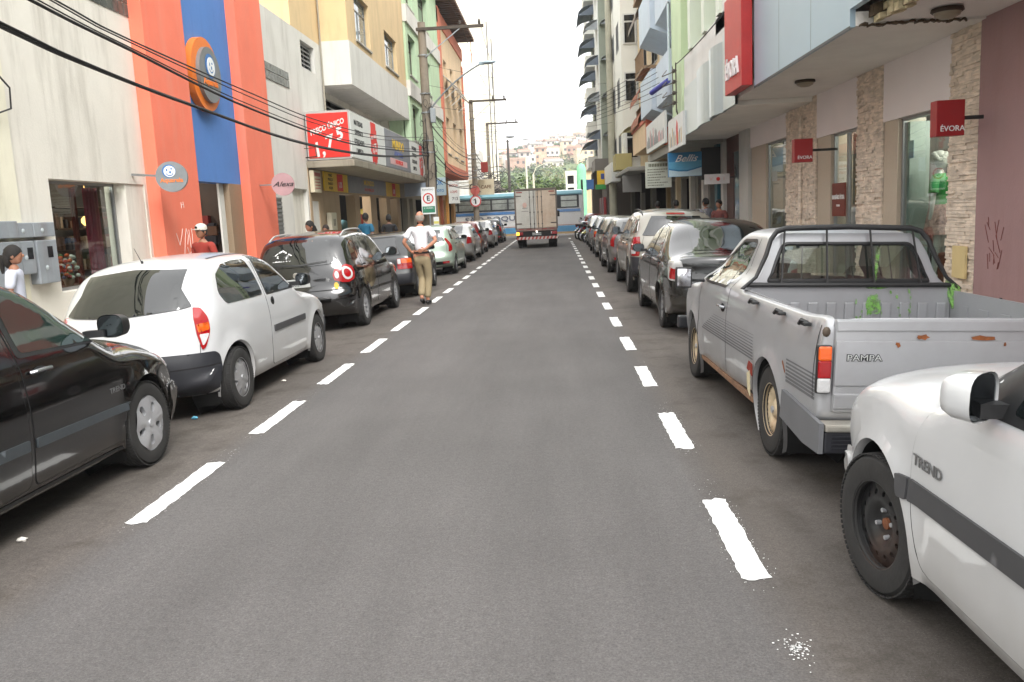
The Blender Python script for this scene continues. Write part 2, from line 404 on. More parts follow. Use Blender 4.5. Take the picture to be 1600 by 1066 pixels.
def strip(body, pts, frame, w, off=.002, mb=None, mi=0, step=.05):
    """a thin line of width w laid on the shell"""
    L=[]
    for i in range(len(pts)-1):
        a=Vector(pts[i]);b=Vector(pts[i+1]);k=max(1,int((b-a).length/step))
        for j in range(k): L.append(a+(b-a)*j/k)
    L.append(Vector(pts[-1])); vs=[]; d=Vector((0,0,1))
    for i,p in enumerate(L):
        t=(L[min(i+1,len(L)-1)]-L[max(i-1,0)]).normalized(); nn=Vector((-t.y,t.x))*w/2
        for q in (p+nn,p-nn):
            o,d=_ray(frame,q.x,q.y); h=body.bvh.ray_cast(o,d)
            vs.append((h[0]-d*off) if h[0] is not None else None)
    mb=mb or MB()
    for i in range(len(L)-1):
        q=[vs[2*i],vs[2*i+1],vs[2*i+3],vs[2*i+2]]
        if all(x is not None for x in q):
            o,d=_ray(frame,L[i].x,L[i].y)
            nn=(q[1]-q[0]).cross(q[2]-q[0]); mb.add(q,[(0,1,2,3) if nn.dot(d)<0 else (3,2,1,0)],mi)
    return mb
# ---- car materials
RUB=M('tyre_rubber',(42,41,40),.85,noise=.2,scale=20,bump=.15,bscale=60)
BLK=M('black_plastic',(30,30,31),.5,noise=.15,bump=.05)
WELL=M('wheel_well_dark',(14,14,14),.95)
SEAM=M('door_gap_black',(12,12,12),.8)
GLS=M('car_glass',(14,18,18),.03,spec=.8,noise=.0,coat=.6)
GLG=M('car_glass_green',(34,50,46),.03,spec=.8,noise=.0,coat=.6)
RED=M('red_lens',(150,12,18),.12,coat=.8,noise=.15,scale=60)
ORG=M('amber_lens',(220,90,20),.12,coat=.8,noise=.12,scale=60)
CLR=M('clear_lens',(190,190,190),.08,coat=1,noise=.1,scale=60)
CHR=M('chrome',(200,200,205),.12,1.0,noise=.0); MGL=M('mirror_glass',(120,126,130),.08,1.0,noise=.0)
SILV=M('silver_wheel_paint',(184,185,188),.3,.5,noise=.1)
WSTL=M('bare_steel_wheel_black',(26,26,27),.45,noise=.3,stain=.5,stain_col=(92,60,40))
PLT=M('number_plate_grey',(175,178,176),.5)
INK=M('sign_black',(20,20,22),.6)
def plate(parent, txt, c, w=.4, h=.13, mat=None):
    mb=MB(); mb.bbox(c[0]-w/2,c[0]+w/2,c[1]-.008,c[1],c[2]-h/2,c[2]+h/2,.004)
    mb.text(txt,h*.72,(c[0],c[1]-.0085,c[2]-.012),(1,0,0),(0,0,1),.002,1,sx=.85)
    return mb.build('number_plate',[mat or PLT,INK],parent)
def rim_mesh(kind, R):
    """wheel disc seen from +x, R = rim radius; slot 0 metal, slot 1 dark"""
    mb=MB(); out=[(R*cos(2*pi*j/48),R*sin(2*pi*j/48)) for j in range(48)]; holes=[]
    if kind=='cover7' or kind=='cover8':
        n=7
        for k in range(n):
            a=2*pi*k/n
            holes.append(rounded([( .62*R*cos(a+q),.62*R*sin(a+q)) if rr==0 else (rr*R*cos(a+q),rr*R*sin(a+q)) for rr,q in ((.60,-.10),(.88,-.20),(.88,.20),(.60,.10))],.012*1,3))
        dep=lambda r,a: -.012-.035*(1-min(1,r/R))**.6*0+ .022*cos(r/R*pi/2)+.006*cos(n*a)*(r/R)
    elif kind=='vw5':
        n=5
        for k in range(n):
            a=2*pi*k/n
            holes.append(rounded([(rr*R*cos(a+q),rr*R*sin(a+q)) for rr,q in ((.44,-.20),(.84,-.17),(.84,.17),(.44,.20))],.02,3))
        dep=lambda r,a: .012*cos(r/R*pi/2)+.016*(.5+.5*cos(n*(a+pi/5)))*min(1,r/R*1.5)
    elif kind=='alloy10':
        n=10
        for k in range(n):
            a=2*pi*k/n
            holes.append(rounded([(rr*R*cos(a+q),rr*R*sin(a+q)) for rr,q in ((.36,-.16),(.86,-.22),(.86,.22),(.36,.16))],.01,3))
        dep=lambda r,a: -.006-.03*(1-r/R)
    elif kind=='alloy5':
        n=5
        for k in range(n):
            a=2*pi*k/n
            for q0 in (0,):
                holes.append(rounded([(rr*R*cos(a+q),rr*R*sin(a+q)) for rr,q in ((.3,-.3),(.86,-.46),(.86,.46),(.3,.3))],.015,3))
        dep=lambda r,a: -.004-.035*(1-r/R)
    elif kind=='steel':
        n=14
        for k in range(n):
            a=2*pi*k/n
            c0=(.74*R*cos(a),.74*R*sin(a)); holes.append([(c0[0]+.055*R*cos(2*pi*j/8)*1.1,c0[1]+.06*R*sin(2*pi*j/8)*1.1) for j in range(8)])
        def dep(r,a):
            t=r/R
            return -.05+(.0 if t<.3 else .035*sin(min(1,(t-.3)/.3)*pi/2) if t<.6 else .035-.03*((t-.6)/.4)**2)+(.012 if t>.9 else 0)
    elif kind=='pampa':
        n=8
        for k in range(n):
            a=2*pi*k/n+.2
            holes.append(rounded([(rr*R*cos(a+q),rr*R*sin(a+q)) for rr,q in ((.66,-.10),(.8,-.09),(.8,.09),(.66,.10))],.004,2))
        def dep(r,a):
            t=r/R
            return -.045+(.03 if t<.28 else .03-.03*(t-.28)/.1 if t<.38 else .028*sin((t-.38)/.62*pi*.9))
    else:
        dep=lambda r,a:-.01
    hs=[resamp(h,.02) for h in holes]
    V,T,_=tri_poly(out,.022,[h+[h[0]] for h in hs])
    T=[t for t in T if not any(inside((sum(V[i][0] for i in t)/3,sum(V[i][1] for i in t)/3),h) for h in hs)]
    def P(v): r=sqrt(v[0]**2+v[1]**2); return (dep(r,atan2(v[1],v[0])),v[0],v[1])
    vs=[P(v) for v in V]; fo=[]
    for t in T:
        a,b,c=[Vector(vs[i]) for i in t]; fo.append(t if (b-a).cross(c-a).x>0 else t[::-1])
    mb.add(vs,fo,0,True)
    for h in hs:   # hole walls
        k=len(h); pv=[P(q) for q in h]; mb.add(pv+[(q[0]-.03,q[1],q[2]) for q in pv],[(i,(i+1)%k,k+(i+1)%k,k+i) for i in range(k)],0)
    mb.lathe([(R*.985,.004),(R*1.02,.006),(R*1.03,-.01),(R*.99,-.03)],ax='x',n=48,mi=0)
    mb.lathe([(0,-.07),(R*.98,-.07),(R*1.0,-.02)],ax='x',n=32,mi=1)
    mb.lathe([(0,.012+dep(0,0)),(R*.13,.010+dep(0,0)),(R*.15,-.01+dep(0,0))],ax='x',n=20,mi=2)
    if kind in('steel',):
        for k in range(4):
            a=2*pi*k/4+.6; mb.lathe([(0,.022-.05),(.009,.02-.05),(.011,-.005-.05)],c=(0,.055*cos(a),.055*sin(a)),ax='x',n=8,mi=3)
    return mb
def tyre_mesh(R,r,w):
    """R outer radius, r rim radius, w width, outer face at x=+w/2"""
    mb=MB(); h=w/2; prof=[(r*.97,h-.02),(r*1.02,h-.004),(r+(R-r)*.45,h+.006),(r+(R-r)*.8,h-.002),(R-.012,h-.015),(R-.002,h-.035)]
    for gx in (h*.45,h*.12,-h*.12-.0,-h*.45):
        prof+=[(R,gx+.010),(R-.008,gx+.006),(R-.008,gx-.002),(R,gx-.006)]
    prof+=[(R-.002,-h+.035),(R-.012,-h+.015),(r+(R-r)*.5,-h),(r,-h+.02)]
    mb.lathe(prof,ax='x',n=64,mi=0)
    # shoulder tread blocks
    for j in range(80):
        a=2*pi*j/80
        for sgn in (1,):
            c=Vector((sgn*(h-.022),(R-.004)*cos(a),(R-.004)*sin(a))); t=Vector((0,-sin(a),cos(a))); rr=Vector((0,cos(a),sin(a)))
            mb.obox(c,(1,0,0),t,rr,.018,.008,.0035,0)
    return mb
WHEELS={}
def wheel(parent, x, y, R, r, w, kind, mats, side, hide_inner=False):
    key=(R,r,w,kind)
    if key not in WHEELS:
        t=tyre_mesh(R,r,w); rm=rim_mesh(kind,r)
        WHEELS[key]=(t,rm)
    t,rm=WHEELS[key]
    tm=MB(); tm.v=list(t.v);tm.f=t.f;tm.m=t.m;tm.s=t.s
    a=RND.random()*6.28 if kind!='x' else 0
    if side<0:
        tm.v=[(-p[0],-p[1],p[2]) for p in tm.v]
    o=tm.build('wheel',[RUB],parent,sharp=30); o.location=(x,y,R)
    r2=MB(); off=w/2-.012; r2.f=rm.f;r2.m=rm.m;r2.s=rm.s
    vv=[(p[0]+off,p[1]*cos(a)-p[2]*sin(a),p[1]*sin(a)+p[2]*cos(a)) for p in rm.v]
    r2.v=[(-p[0],-p[1],p[2]) for p in vv] if side<0 else vv
    r2.build('rim',mats,o,sharp=40)
    return o
def mirror_obj(parent, base, s, col, h=.15, w=.2, d=.11, glass=True, stalk=True, yaw=0.0, moff=.05):
    """door mirror at base point, s=+1 right side; housing grows outwards"""
    mb=MB(); x,y,z=base
    vs=[];n=14
    prof=[(0,.15),(.25,.75),(.6,.97),(1,1.0)]
    # housing: lathe-like squashed shell opening backwards (-y)
    rings=[]
    for (t,k) in [(0,0.0),(.02,.42),(.12,.74),(.40,.93),(1,1.0)]:
        rings.append([( (cos(a)*abs(cos(a))**-.35 if abs(cos(a))>1e-6 else 0)*w/2*k, d*(1-t)-.0, (sin(a)*abs(sin(a))**-.35 if abs(sin(a))>1e-6 else 0)*h/2*k) for a in [2*pi*(j+.5)/20 for j in range(20)]])
    vs=[(x+s*(w/2+moff)+q[0],y+q[1],z+h*.45+q[2]) for r in rings for q in r]
    fs=[(i*20+j,i*20+(j+1)%20,(i+1)*20+(j+1)%20,(i+1)*20+j) for i in range(4) for j in range(20)]
    mb.add(vs,fs,0,True)
    g=[(x+s*(w/2+moff)+q[0]*.93,y+.006,z+h*.45+q[2]*.93) for q in rings[-1]]
    mb.add(g,[tuple(range(20))],1)
    cxm,cym=x+s*(w/2+moff),y; ca,sa=cos(-s*yaw),sin(-s*yaw)
    mb.v=[(cxm+(q[0]-cxm)*ca-(q[1]-cym)*sa,cym+(q[0]-cxm)*sa+(q[1]-cym)*ca,q[2]) for q in mb.v]
    if stalk: mb.obox((x+s*.03,y+.03,z+h*.16),(1,0,0),(0,1,0),(0,0,1),.07,.03,.022,2)
    return mb.build('mirror',[col,MGL if glass else BLK,BLK],parent,sharp=40)
def handle_obj(parent, y, z, s, x, col, kind='bar'):
    mb=MB()
    if kind=='bar':
        mb.ball((x,y,z-.01),.004,.075,.035,12,1)
        mb.tube([(x+s*.004,y-.085,z),(x+s*.028,y-.07,z+.004),(x+s*.032,y,z+.006),(x+s*.028,y+.07,z+.004),(x+s*.004,y+.085,z)],.011,8,0)
    elif kind=='flap':
        mb.ball((x,y,z),.008,.05,.05,16,0); mb.ball((x+s*.005,y,z+.012),.006,.03,.018,10,1)
    return mb.build('door_handle',[col,SEAM],parent)
# ---------------------------------------------------------------- setting
def gz(x):
    """height of the road surface: level between the two dashed lines, falling away to each gutter"""
    return -.045*max(0,abs(x+.55)-1.95)
def asphalt():
    m=bpy.data.materials.new('asphalt'); m.use_nodes=True; nt=m.node_tree; N=nt.nodes; Lk=nt.links; b=N['Principled BSDF']
    g=N.new('ShaderNodeNewGeometry')
    def noise(sc,det=4,rough=.6,vec=None,dist=0):
        n=N.new('ShaderNodeTexNoise'); n.inputs['Scale'].default_value=sc; n.inputs['Detail'].default_value=det; n.inputs['Roughness'].default_value=rough; n.inputs['Distortion'].default_value=dist
        Lk.new(vec or g.outputs['Position'],n.inputs['Vector']); return n.outputs[0]
    def ramp(src,a,b_,c,d):
        r=N.new('ShaderNodeMapRange'); r.inputs[1].default_value=a; r.inputs[2].default_value=b_; r.inputs[3].default_value=c; r.inputs[4].default_value=d; Lk.new(src,r.inputs[0]); return r.outputs[0]
    def mul(a,b_):
        r=N.new('ShaderNodeMath'); r.operation='MULTIPLY'; Lk.new(a,r.inputs[0]); Lk.new(b_,r.inputs[1]); return r.outputs[0]
    fine=ramp(noise(95,4,.85),.32,.68,.60,1.42); mid=ramp(noise(30,5,.7),.3,.7,.84,1.16)
    mp=N.new('ShaderNodeMapping'); mp.inputs['Scale'].default_value=(1.1,.12,1); Lk.new(g.outputs['Position'],mp.inputs[0])
    wheel=ramp(noise(1.5,6,.65,mp.outputs[0]),.3,.7,.84,1.14); big=ramp(noise(.55,5,.6),.3,.7,.88,1.10)
    # worn, greasier parking strips beside the kerbs
    sx=N.new('ShaderNodeSeparateXYZ'); Lk.new(g.outputs['Position'],sx.inputs[0])
    ab=N.new('ShaderNodeMath'); ab.operation='ADD'; ab.inputs[1].default_value=.8; Lk.new(sx.outputs[0],ab.inputs[0])
    aa=N.new('ShaderNodeMath'); aa.operation='ABSOLUTE'; Lk.new(ab.outputs[0],aa.inputs[0])
    side=ramp(aa.outputs[0],1.5,1.75,0,1)
    oil=ramp(noise(1.9,8,.72),.50,.66,0,.7); oilm=mul(oil,side)
    v=mul(mul(fine,mid),mul(wheel,big))
    sc=N.new('ShaderNodeVectorMath'); sc.operation='SCALE'; sc.inputs[0].default_value=(.096,.090,.088); Lk.new(v,sc.inputs['Scale'])
    sp=N.new('ShaderNodeTexVoronoi'); sp.inputs['Scale'].default_value=120; Lk.new(g.outputs['Position'],sp.inputs['Vector'])
    wsp=ramp(sp.outputs['Distance'],.10,.16,1,0); wn_=ramp(noise(.9,3),.42,.62,.0,.8); wsp=mul(wsp,mul(wn_,ramp(side,0,1,.45,1)))
    m1=N.new('ShaderNodeMixRGB'); Lk.new(oilm,m1.inputs[0]); Lk.new(sc.outputs[0],m1.inputs[1]); m1.inputs[2].default_value=(.045,.040,.034,1)
    sdm=N.new('ShaderNodeMixRGB'); sdm.blend_type='MULTIPLY'; Lk.new(side,sdm.inputs[0]); Lk.new(m1.outputs[0],sdm.inputs[1]); sdm.inputs[2].default_value=(.97,.90,.82,1)
    m2=N.new('ShaderNodeMixRGB'); Lk.new(wsp,m2.inputs[0]); Lk.new(sdm.outputs[0],m2.inputs[1]); m2.inputs[2].default_value=(.30,.29,.27,1)
    # fine wandering crack
    mp2=N.new('ShaderNodeMapping'); mp2.inputs['Scale'].default_value=(1,.35,1); Lk.new(g.outputs['Position'],mp2.inputs[0])
    vo=N.new('ShaderNodeTexVoronoi'); vo.feature='DISTANCE_TO_EDGE'; vo.inputs['Scale'].default_value=.33
    ds=N.new('ShaderNodeTexNoise'); ds.inputs['Scale'].default_value=3; ds.inputs['Detail'].default_value=5; Lk.new(mp2.outputs[0],ds.inputs['Vector'])
    va=N.new('ShaderNodeVectorMath'); va.operation='MULTIPLY_ADD'; Lk.new(ds.outputs['Color'],va.inputs[0]); va.inputs[1].default_value=(.5,.5,0); Lk.new(mp2.outputs[0],va.inputs[2]); Lk.new(va.outputs[0],vo.inputs['Vector'])
    cr=mul(ramp(vo.outputs['Distance'],.0,.0014,.45,0),ramp(noise(.7,2),.55,.68,0,1))
    m3=N.new('ShaderNodeMixRGB'); Lk.new(cr,m3.inputs[0]); Lk.new(m2.outputs[0],m3.inputs[1]); m3.inputs[2].default_value=(.03,.03,.03,1)
    Lk.new(m3.outputs[0],b.inputs['Base Color']); b.inputs['Roughness'].default_value=.82; b.inputs['Specular IOR Level'].default_value=.35
    bp=N.new('ShaderNodeBump'); bp.inputs['Strength'].default_value=.35; bp.inputs['Distance'].default_value=.006; Lk.new(noise(230,2,.7),bp.inputs['Height']); Lk.new(bp.outputs[0],b.inputs['Normal'])
    return m
ASPH=asphalt()
mb=MB(); xs=[-4.65,-4.2,-3.6,-3.0,-2.5,-1.6,-.8,0,.7,1.4,1.8,2.4,3.15]; ys=[-8+i*2.2 for i in range(31)]; ys[-1]=57.0
vs=[(x,y,gz(x)) for y in ys for x in xs]; n=len(xs)
mb.add(vs,[(i*n+j,i*n+j+1,(i+1)*n+j+1,(i+1)*n+j) for i in range(len(ys)-1) for j in range(n-1)],0,True)
tag(mb.build('road',[ASPH]),kind='structure')
mb=MB(); mb.add([(-90,57.0,-.1),(90,57.0,-.1),(90,66,-.1),(-90,66,-.1)],[(0,1,2,3)]); mb.add([(-4.65,57,-.1),(3.15,57,-.1)]+[(x,57.0,gz(x)) for x in xs[::-1]],[tuple(range(2+n))]); tag(mb.build('cross_street',[ASPH]),kind='structure')
PAVE=M('pavement_concrete',(172,166,156),.85,noise=.15,scale=4,bump=.2,bscale=60,stain=.4,stain_col=(84,78,70),world=True)
KERB=M('kerb_stone',(150,146,138),.8,noise=.2,scale=5,stain=.4,world=True)
for nm,x0,x1,y0,y1 in (('pavement',-7.2,-4.8,-8,57),('pavement',3.3,5.2,-8,57),('pavement',-40,40,66.15,69)):
    mb=MB(); mb.box(x0,x1,y0,y1,-.3,.055); tag(mb.build(nm,[PAVE]),kind='structure')
for x0,x1 in ((-4.8,-4.65),(3.15,3.3)):
    mb=MB(); mb.bbox(x0,x1,-8,57,-.3,.06,.02); tag(mb.build('kerb',[KERB]),kind='structure')
mb=MB(); mb.bbox(-40,40,66.0,66.15,-.3,.06,.02); tag(mb.build('kerb',[M('kerb_sandy',(176,150,112),.8)]),kind='structure')
GRASSY=M('scrub_ground',(92,96,66),.95,noise=.3,scale=.05,stain=.6,stain_col=(120,96,70),world=True)
mb=MB(); mb.add([(-900,-60,-.32),(900,-60,-.32),(900,1500,-.32),(-900,1500,-.32)],[(0,1,2,3)]); tag(mb.build('ground',[GRASSY]),kind='structure')
# lane dashes of fresh white paint, rough edged
PAINT=M('road_paint_white',(222,222,220),.7,noise=.10,scale=45,stain=.3,stain_col=(150,148,144),world=True)
DASH=[(-2.405,4.43+1.9333*i,5.60+1.9333*i) for i in range(25)]+[(.808,3.53+2.04*i,4.56+2.04*i) for i in range(21)]+[(.80,49.6,51.2)]
rd=random.Random(11)
for (x,y0,y1) in DASH:
    w=.062; pts=[]; near=y0<14; k=26 if near else 5
    L=y1-y0-.02; j=.006 if near else 0
    for i in range(k+1): pts.append((x-w+rd.uniform(-j,j),y0+L*i/k))
    if near: pts+= [(x-w+2*w*t,y0+L+rd.uniform(-.015,.03)) for t in (.2,.4,.6,.8)]
    for i in range(k+1): pts.append((x+w+rd.uniform(-j,j),y0+L-L*i/k))
    if near: pts+= [(x+w-2*w*t,y0+rd.uniform(-.03,.015)) for t in (.2,.4,.6,.8)]
    z=gz(x)+.004; mb=MB(); mb.add([(a,b,z) for a,b in pts],[tuple(range(len(pts)))[::-1]])
    if near:   # overspray
        for _ in range(110 if y0<8 else 30):
            sx=x+rd.choice((-1,1))*(w+abs(rd.gauss(0,.018))); sy=rd.uniform(y0-.15,y1+.35); 
            if sy>y1 or sy<y0: sx=x+rd.uniform(-.07,.07)
            s=rd.uniform(.0008,.0026); mb.add([(sx-s,sy-s,z),(sx+s,sy-s*.6,z),(sx+s*.7,sy+s*1.6,z),(sx-s*.8,sy+s,z)],[(0,1,2,3)])
    tag(mb.build('lane_marking',[PAINT]),kind='structure')
mb=MB(); 
for _ in range(130):
    a=rd.uniform(0,6.28); r=abs(rd.gauss(0,.03)); sx,sy,s=.81+r*cos(a)*1.0,2.93+r*sin(a)*2,rd.uniform(.001,.004); mb.add([(sx-s,sy-s,.004),(sx+s,sy-s,.004),(sx+s,sy+s,.004),(sx-s,sy+s,.004)],[(0,1,2,3)])
tag(mb.build('paint_overspray',[PAINT]),kind='structure')
# ---------------------------------------------------------------- buildings
def MW(name,col,stain=.35,rough=.88,**k):
    return M(name,col,rough,noise=.07,scale=1.2,bump=.25,bscale=35,stain=stain,stain_col=k.pop('sc',(112,102,86)),streak=True,world=True,**k)
CREAM=MW('cream_plaster',(216,212,202),.50); CREAM2=MW('off_white_plaster',(208,206,200),.4); SALMON=MW('salmon_paint',(230,120,94),.26,sc=(214,160,140)); BLUEP=MW('blue_paint',(80,124,188),.3,sc=(56,88,146))
TAN=MW('tan_plaster',(212,186,144),.4); GREENP=MW('pale_green_plaster',(182,206,172),.3); PEACH=MW('peach_plaster',(224,196,160),.2); TRIMR=MW('salmon_trim',(204,118,92),.2)
PALEY=MW('pale_yellow_plaster',(244,238,218),.03); STONEJ=M('speckled_stone',(140,122,100),.5,noise=.35,scale=60,world=True); ALUM=M('aluminium_frame',(150,152,152),.4,.7,noise=.1); WFRAME=M('white_frame',(205,205,200),.5,noise=.08)
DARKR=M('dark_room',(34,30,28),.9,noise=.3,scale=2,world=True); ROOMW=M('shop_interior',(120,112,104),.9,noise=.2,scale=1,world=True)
WPANE=M('window_pane_dark',(26,30,32),.06,noise=.3,scale=1.5,spec=.8,world=True); WPANE2=M('window_pane_pale',(120,132,134),.08,noise=.3,scale=1.5,spec=.8,world=True)
SHOPG=glassM('shop_glass',(225,232,230),.06)
def wall_x(mb, X, out, y0,y1,z0,z1, holes=(), t=.25, mi=0):
    """a wall in the plane x=X facing direction out, with rectangular holes (y0,y1,z0,z1)"""
    ysx=sorted({y0,y1,*[h[0] for h in holes],*[h[1] for h in holes]}); zsx=sorted({z0,z1,*[h[2] for h in holes],*[h[3] for h in holes]})
    ysx=[v for v in ysx if y0<=v<=y1]; zsx=[v for v in zsx if z0<=v<=z1]
    for i in range(len(ysx)-1):
        run=None
        for j in range(len(zsx)-1):
            cy,cz=(ysx[i]+ysx[i+1])/2,(zsx[j]+zsx[j+1])/2
            solid=not any(h[0]<cy<h[1] and h[2]<cz<h[3] for h in holes)
            if solid: run=[zsx[j],zsx[j+1]] if run is None else [run[0],zsx[j+1]]
            if (not solid or j==len(zsx)-2) and run: mb.box(X,X-out*t,ysx[i],ysx[i+1],run[0],run[1],mi); run=None
def window(root, X, out, y0,y1,z0,z1, style='slide', recess=.14, fm=None, pm=None, sill=True, open_=0):
    fm=fm or ALUM; x=X-out*recess; f=.045; mb=MB()
    mb.box(x,x-out*.05,y0,y1,z0,z0+f); mb.box(x,x-out*.05,y0,y1,z1-f,z1); mb.box(x,x-out*.05,y0,y0+f,z0+f,z1-f); mb.box(x,x-out*.05,y1-f,y1,z0+f,z1-f)
    zt=z1-(z1-z0)*.28
    if style in('slide','top'): mb.box(x+out*.002,x-out*.045,y0+f,y1-f,zt-f/2,zt+f/2)
    k=2 if style!='four' else 4
    if style=='slide4': k=4
    for i in range(1,k): yy=y0+(y1-y0)*i/k; mb.box(x+out*.004,x-out*.04,yy-f/2,yy+f/2,z0+f,(zt-f/2 if style in('slide','top') else z1-f))
    if style=='louvre':
        for i in range(6): zz=z0+(z1-z0)*(i+.5)/6; mb.obox((x+out*.01,(y0+y1)/2,zz),(0,1,0),(out*.6,0,-.8),(out*.8,0,.6),(y1-y0)/2-f,.05,.004)
    w=mb.build('window',[fm],root)
    mb=MB(); mb.box(x-out*.02,x-out*.028,y0+f,y1-f,z0+f,z1-f); mb.build('pane',[pm or WPANE],w)
    if sill: mb=MB(); mb.bbox(X+out*.05,X-out*.13,y0-.05,y1+.05,z0-.06,z0+.002,.008); mb.build('sill',[fm if False else M('sill_concrete',(176,172,164),.8,noise=.15,stain=.4)],w)
    return w
def facade(root, mat, X, out, y0,y1,z0,z1, wins, t=.25, name='wall', **k):
    mb=MB(); wall_x(mb,X,out,y0,y1,z0,z1,[w[:4] for w in wins],t); mb.build(name,[mat],root)
    for w in wins:
        if len(w)>4 and w[4] is None: continue
        window(root,X,out,*w[:4],*(w[4:5] if len(w)>4 else ()),**{**k,**(w[5] if len(w)>5 else {})})
def core(root, mat, x0,x1,y0,y1,z0,z1,name='building_mass'):
    mb=MB(); mb.box(x0,x1,y0,y1,z0,z1); mb.build(name,[mat],root)
def bld(name,label,loc,cat='building',group=None): return empty(name,loc,label,cat,group,world=True)
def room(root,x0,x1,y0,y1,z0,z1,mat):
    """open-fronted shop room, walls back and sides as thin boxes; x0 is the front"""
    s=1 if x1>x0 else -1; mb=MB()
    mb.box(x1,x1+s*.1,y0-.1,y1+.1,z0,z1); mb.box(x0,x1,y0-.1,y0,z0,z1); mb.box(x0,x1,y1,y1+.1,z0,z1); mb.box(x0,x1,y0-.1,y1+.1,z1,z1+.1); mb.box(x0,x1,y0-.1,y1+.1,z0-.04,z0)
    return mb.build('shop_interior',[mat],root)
# --- left 1: cream shop with the blue and salmon entrance
XL=-6.5
b1=bld('shop_building','cream rendered shop front with salmon pilasters and a blue panel over its doorway',(XL,12,.055))
facade(b1,CREAM,XL,1,10.12,13.5,.055,9.0,[(10.83,13.42,.86,2.34,None)],t=.35)
mb=MB(); mb.box(XL+.03,XL-.3,2.0,10.12,.055,9.0); mb.build('side_wall',[MW('yellowed_plaster',(222,218,198),.3)],b1)
# glazed tile strip high up
mb=MB()
for j in range(9):
    for i in range(3):
        y=12.0+.17*j; z=4.90+.2*i
        mb.bbox(XL+.012,XL-.0,y,y+.155,z,z+.185,.004,0)
mb.build('glass_tiles',[M('dark_tiles',(84,88,84),.15,noise=.5,scale=5,world=True)],b1)
for y0,y1,zb in ((13.5,15.02,.055),(17.62,19.2,.055)):
    mb=MB(); mb.box(XL+.22,XL-.25,y0,y1,zb,9.0); mb.build('pilaster',[SALMON],b1)
mb=MB(); mb.box(XL+.02,XL-.25,15.02,17.62,2.47,9.0); mb.build('blue_panel',[BLUEP],b1)
mb=MB(); mb.box(XL+.02,XL-.12,16.95,17.62,.055,2.47); mb.build('stone_jamb',[STONEJ],b1)
mb=MB(); mb.box(XL-.10,XL-.14,16.72,16.95,.055,2.47); mb.build('door_frame',[WFRAME],b1)
room(b1,XL-.25,XL-3.2,10.2,17.6,.06,2.75,M('shop_interior_dim',(120,108,98),.9,noise=.35,scale=2,world=True))
core(b1,CREAM,XL-.36,-12,2.0,13.5,2.86,9.0)
# show window glass, frame and the things in it
mb=MB(); f=.04
for a in ((10.83,10.87,.86,2.34),(12.80,12.84,.86,2.34),(10.83,12.84,.86,.90),(10.83,12.84,2.30,2.34)): mb.box(XL-.20,XL-.25,*a)
wf=mb.build('window',[ALUM],b1)
mb=MB(); mb.box(XL-.22,XL-.228,10.87,12.80,.90,2.30); mb.build('pane',[SHOPG],wf)
mb=MB(); mb.box(XL-.35,XL-.02,12.84,13.42,.86,2.34); mb.build('window_jamb',[CREAM],b1)
mb=MB(); mb.bbox(XL-.95,XL-.26,10.87,13.0,.70,.86,.02); mb.build('display_shelf',[M('dark_wood',(70,50,36),.6,noise=.3)],b1)
def curtain(root,x,y0,y1,z0,z1,mat,n,amp=.025,name='curtain'):
    mb=MB(); k=n*6; vs=[]
    for z in (z0,z1):
        for i in range(k+1): vs.append((x+amp*sin(2*pi*n*i/k),y0+(y1-y0)*i/k+(.02*sin(i*1.7) if z==z0 else 0),z))
    mb.add(vs,[(i,i+1,k+2+i,k+1+i) for i in range(k)],0,True); return thing(name,mb,[mat],(x,(y0+y1)/2,z0),'','') if root is None else mb.build(name,[mat],root)
curtain(b1,XL-.45,10.9,11.55,.88,2.25,M('sheer_white_curtain',(176,176,170),.9,noise=.15),11)
curtain(b1,XL-.40,12.30,12.72,.88,2.28,M('wine_curtain',(138,44,62),.9,noise=.15),5,.03)
curtain(b1,XL-.50,12.12,12.30,.88,2.28,M('brown_curtain',(110,38,22),.9,noise=.15),3,.02)
rs=random.Random(5)
FLC=[M('flower_orange',(196,88,40),.8,noise=.3),M('flower_red',(170,52,40),.8,noise=.3),M('flower_white',(205,205,196),.8,noise=.2),M('leaf_green',(88,110,60),.8,noise=.3),M('flower_blue',(120,150,190),.8,noise=.2)]
for k,(yy,zz,cc,lb) in enumerate(((11.62,.90,0,'bunch of orange flowers in the shop window, tallest of the three'),(11.25,.88,1,'bunch of red and green flowers in the shop window beside the white curtain'),(11.95,.87,2,'white and blue flower bunch in the shop window beside the wine curtain'))):
    pot=empty('flower_vase',(XL-.55,yy,.86),lb,'flowers','flowers in the shop window',world=True)
    mb=MB(); mb.lathe([(.05,0),(.075,.10),(.06,.18),(.05,.18),(.045,.02)],c=(XL-.55,yy,.86),n=14); mb.build('vase',[M('vase_cream',(190,180,160),.4)],pot)
    mb=MB()
    for _ in range(34):
        a=rs.uniform(0,6.28); r=rs.uniform(.02,.20); z=1.06+rs.uniform(0,.28)-r*.3
        c=rs.choice([cc,cc,(cc+1)%3,3,4 if cc==2 else cc]); mb.ball((XL-.55+r*cos(a),yy+r*sin(a),z),.035,.035,.028,7,c)
    mb.build('blooms',FLC,pot)
for yy,zz,lb in ((11.35,2.02,'lit spotlight on the shop ceiling, the left of two'),(12.15,2.08,'lit spotlight on the shop ceiling, the right of two')):
    lp=empty('spotlight',(XL-.9,yy,zz),lb,'spotlight','spotlights in the shop window',world=True)
    mb=MB(); mb.lathe([(.03,.1),(.055,0),(.05,0),(.02,.08)],c=(XL-.9,yy,zz+.02),n=12); mb.tube([(XL-.9,yy,zz+.1),(XL-.9,yy,2.7)],.008,5); mb.build('housing',[ALUM],lp)
    mb=MB(); mb.ball((XL-.9,yy,zz+.02),.04,.04,.03,8); mb.build('bulb',[M('lit_bulb',(255,246,225),.5,emit=12)],lp)
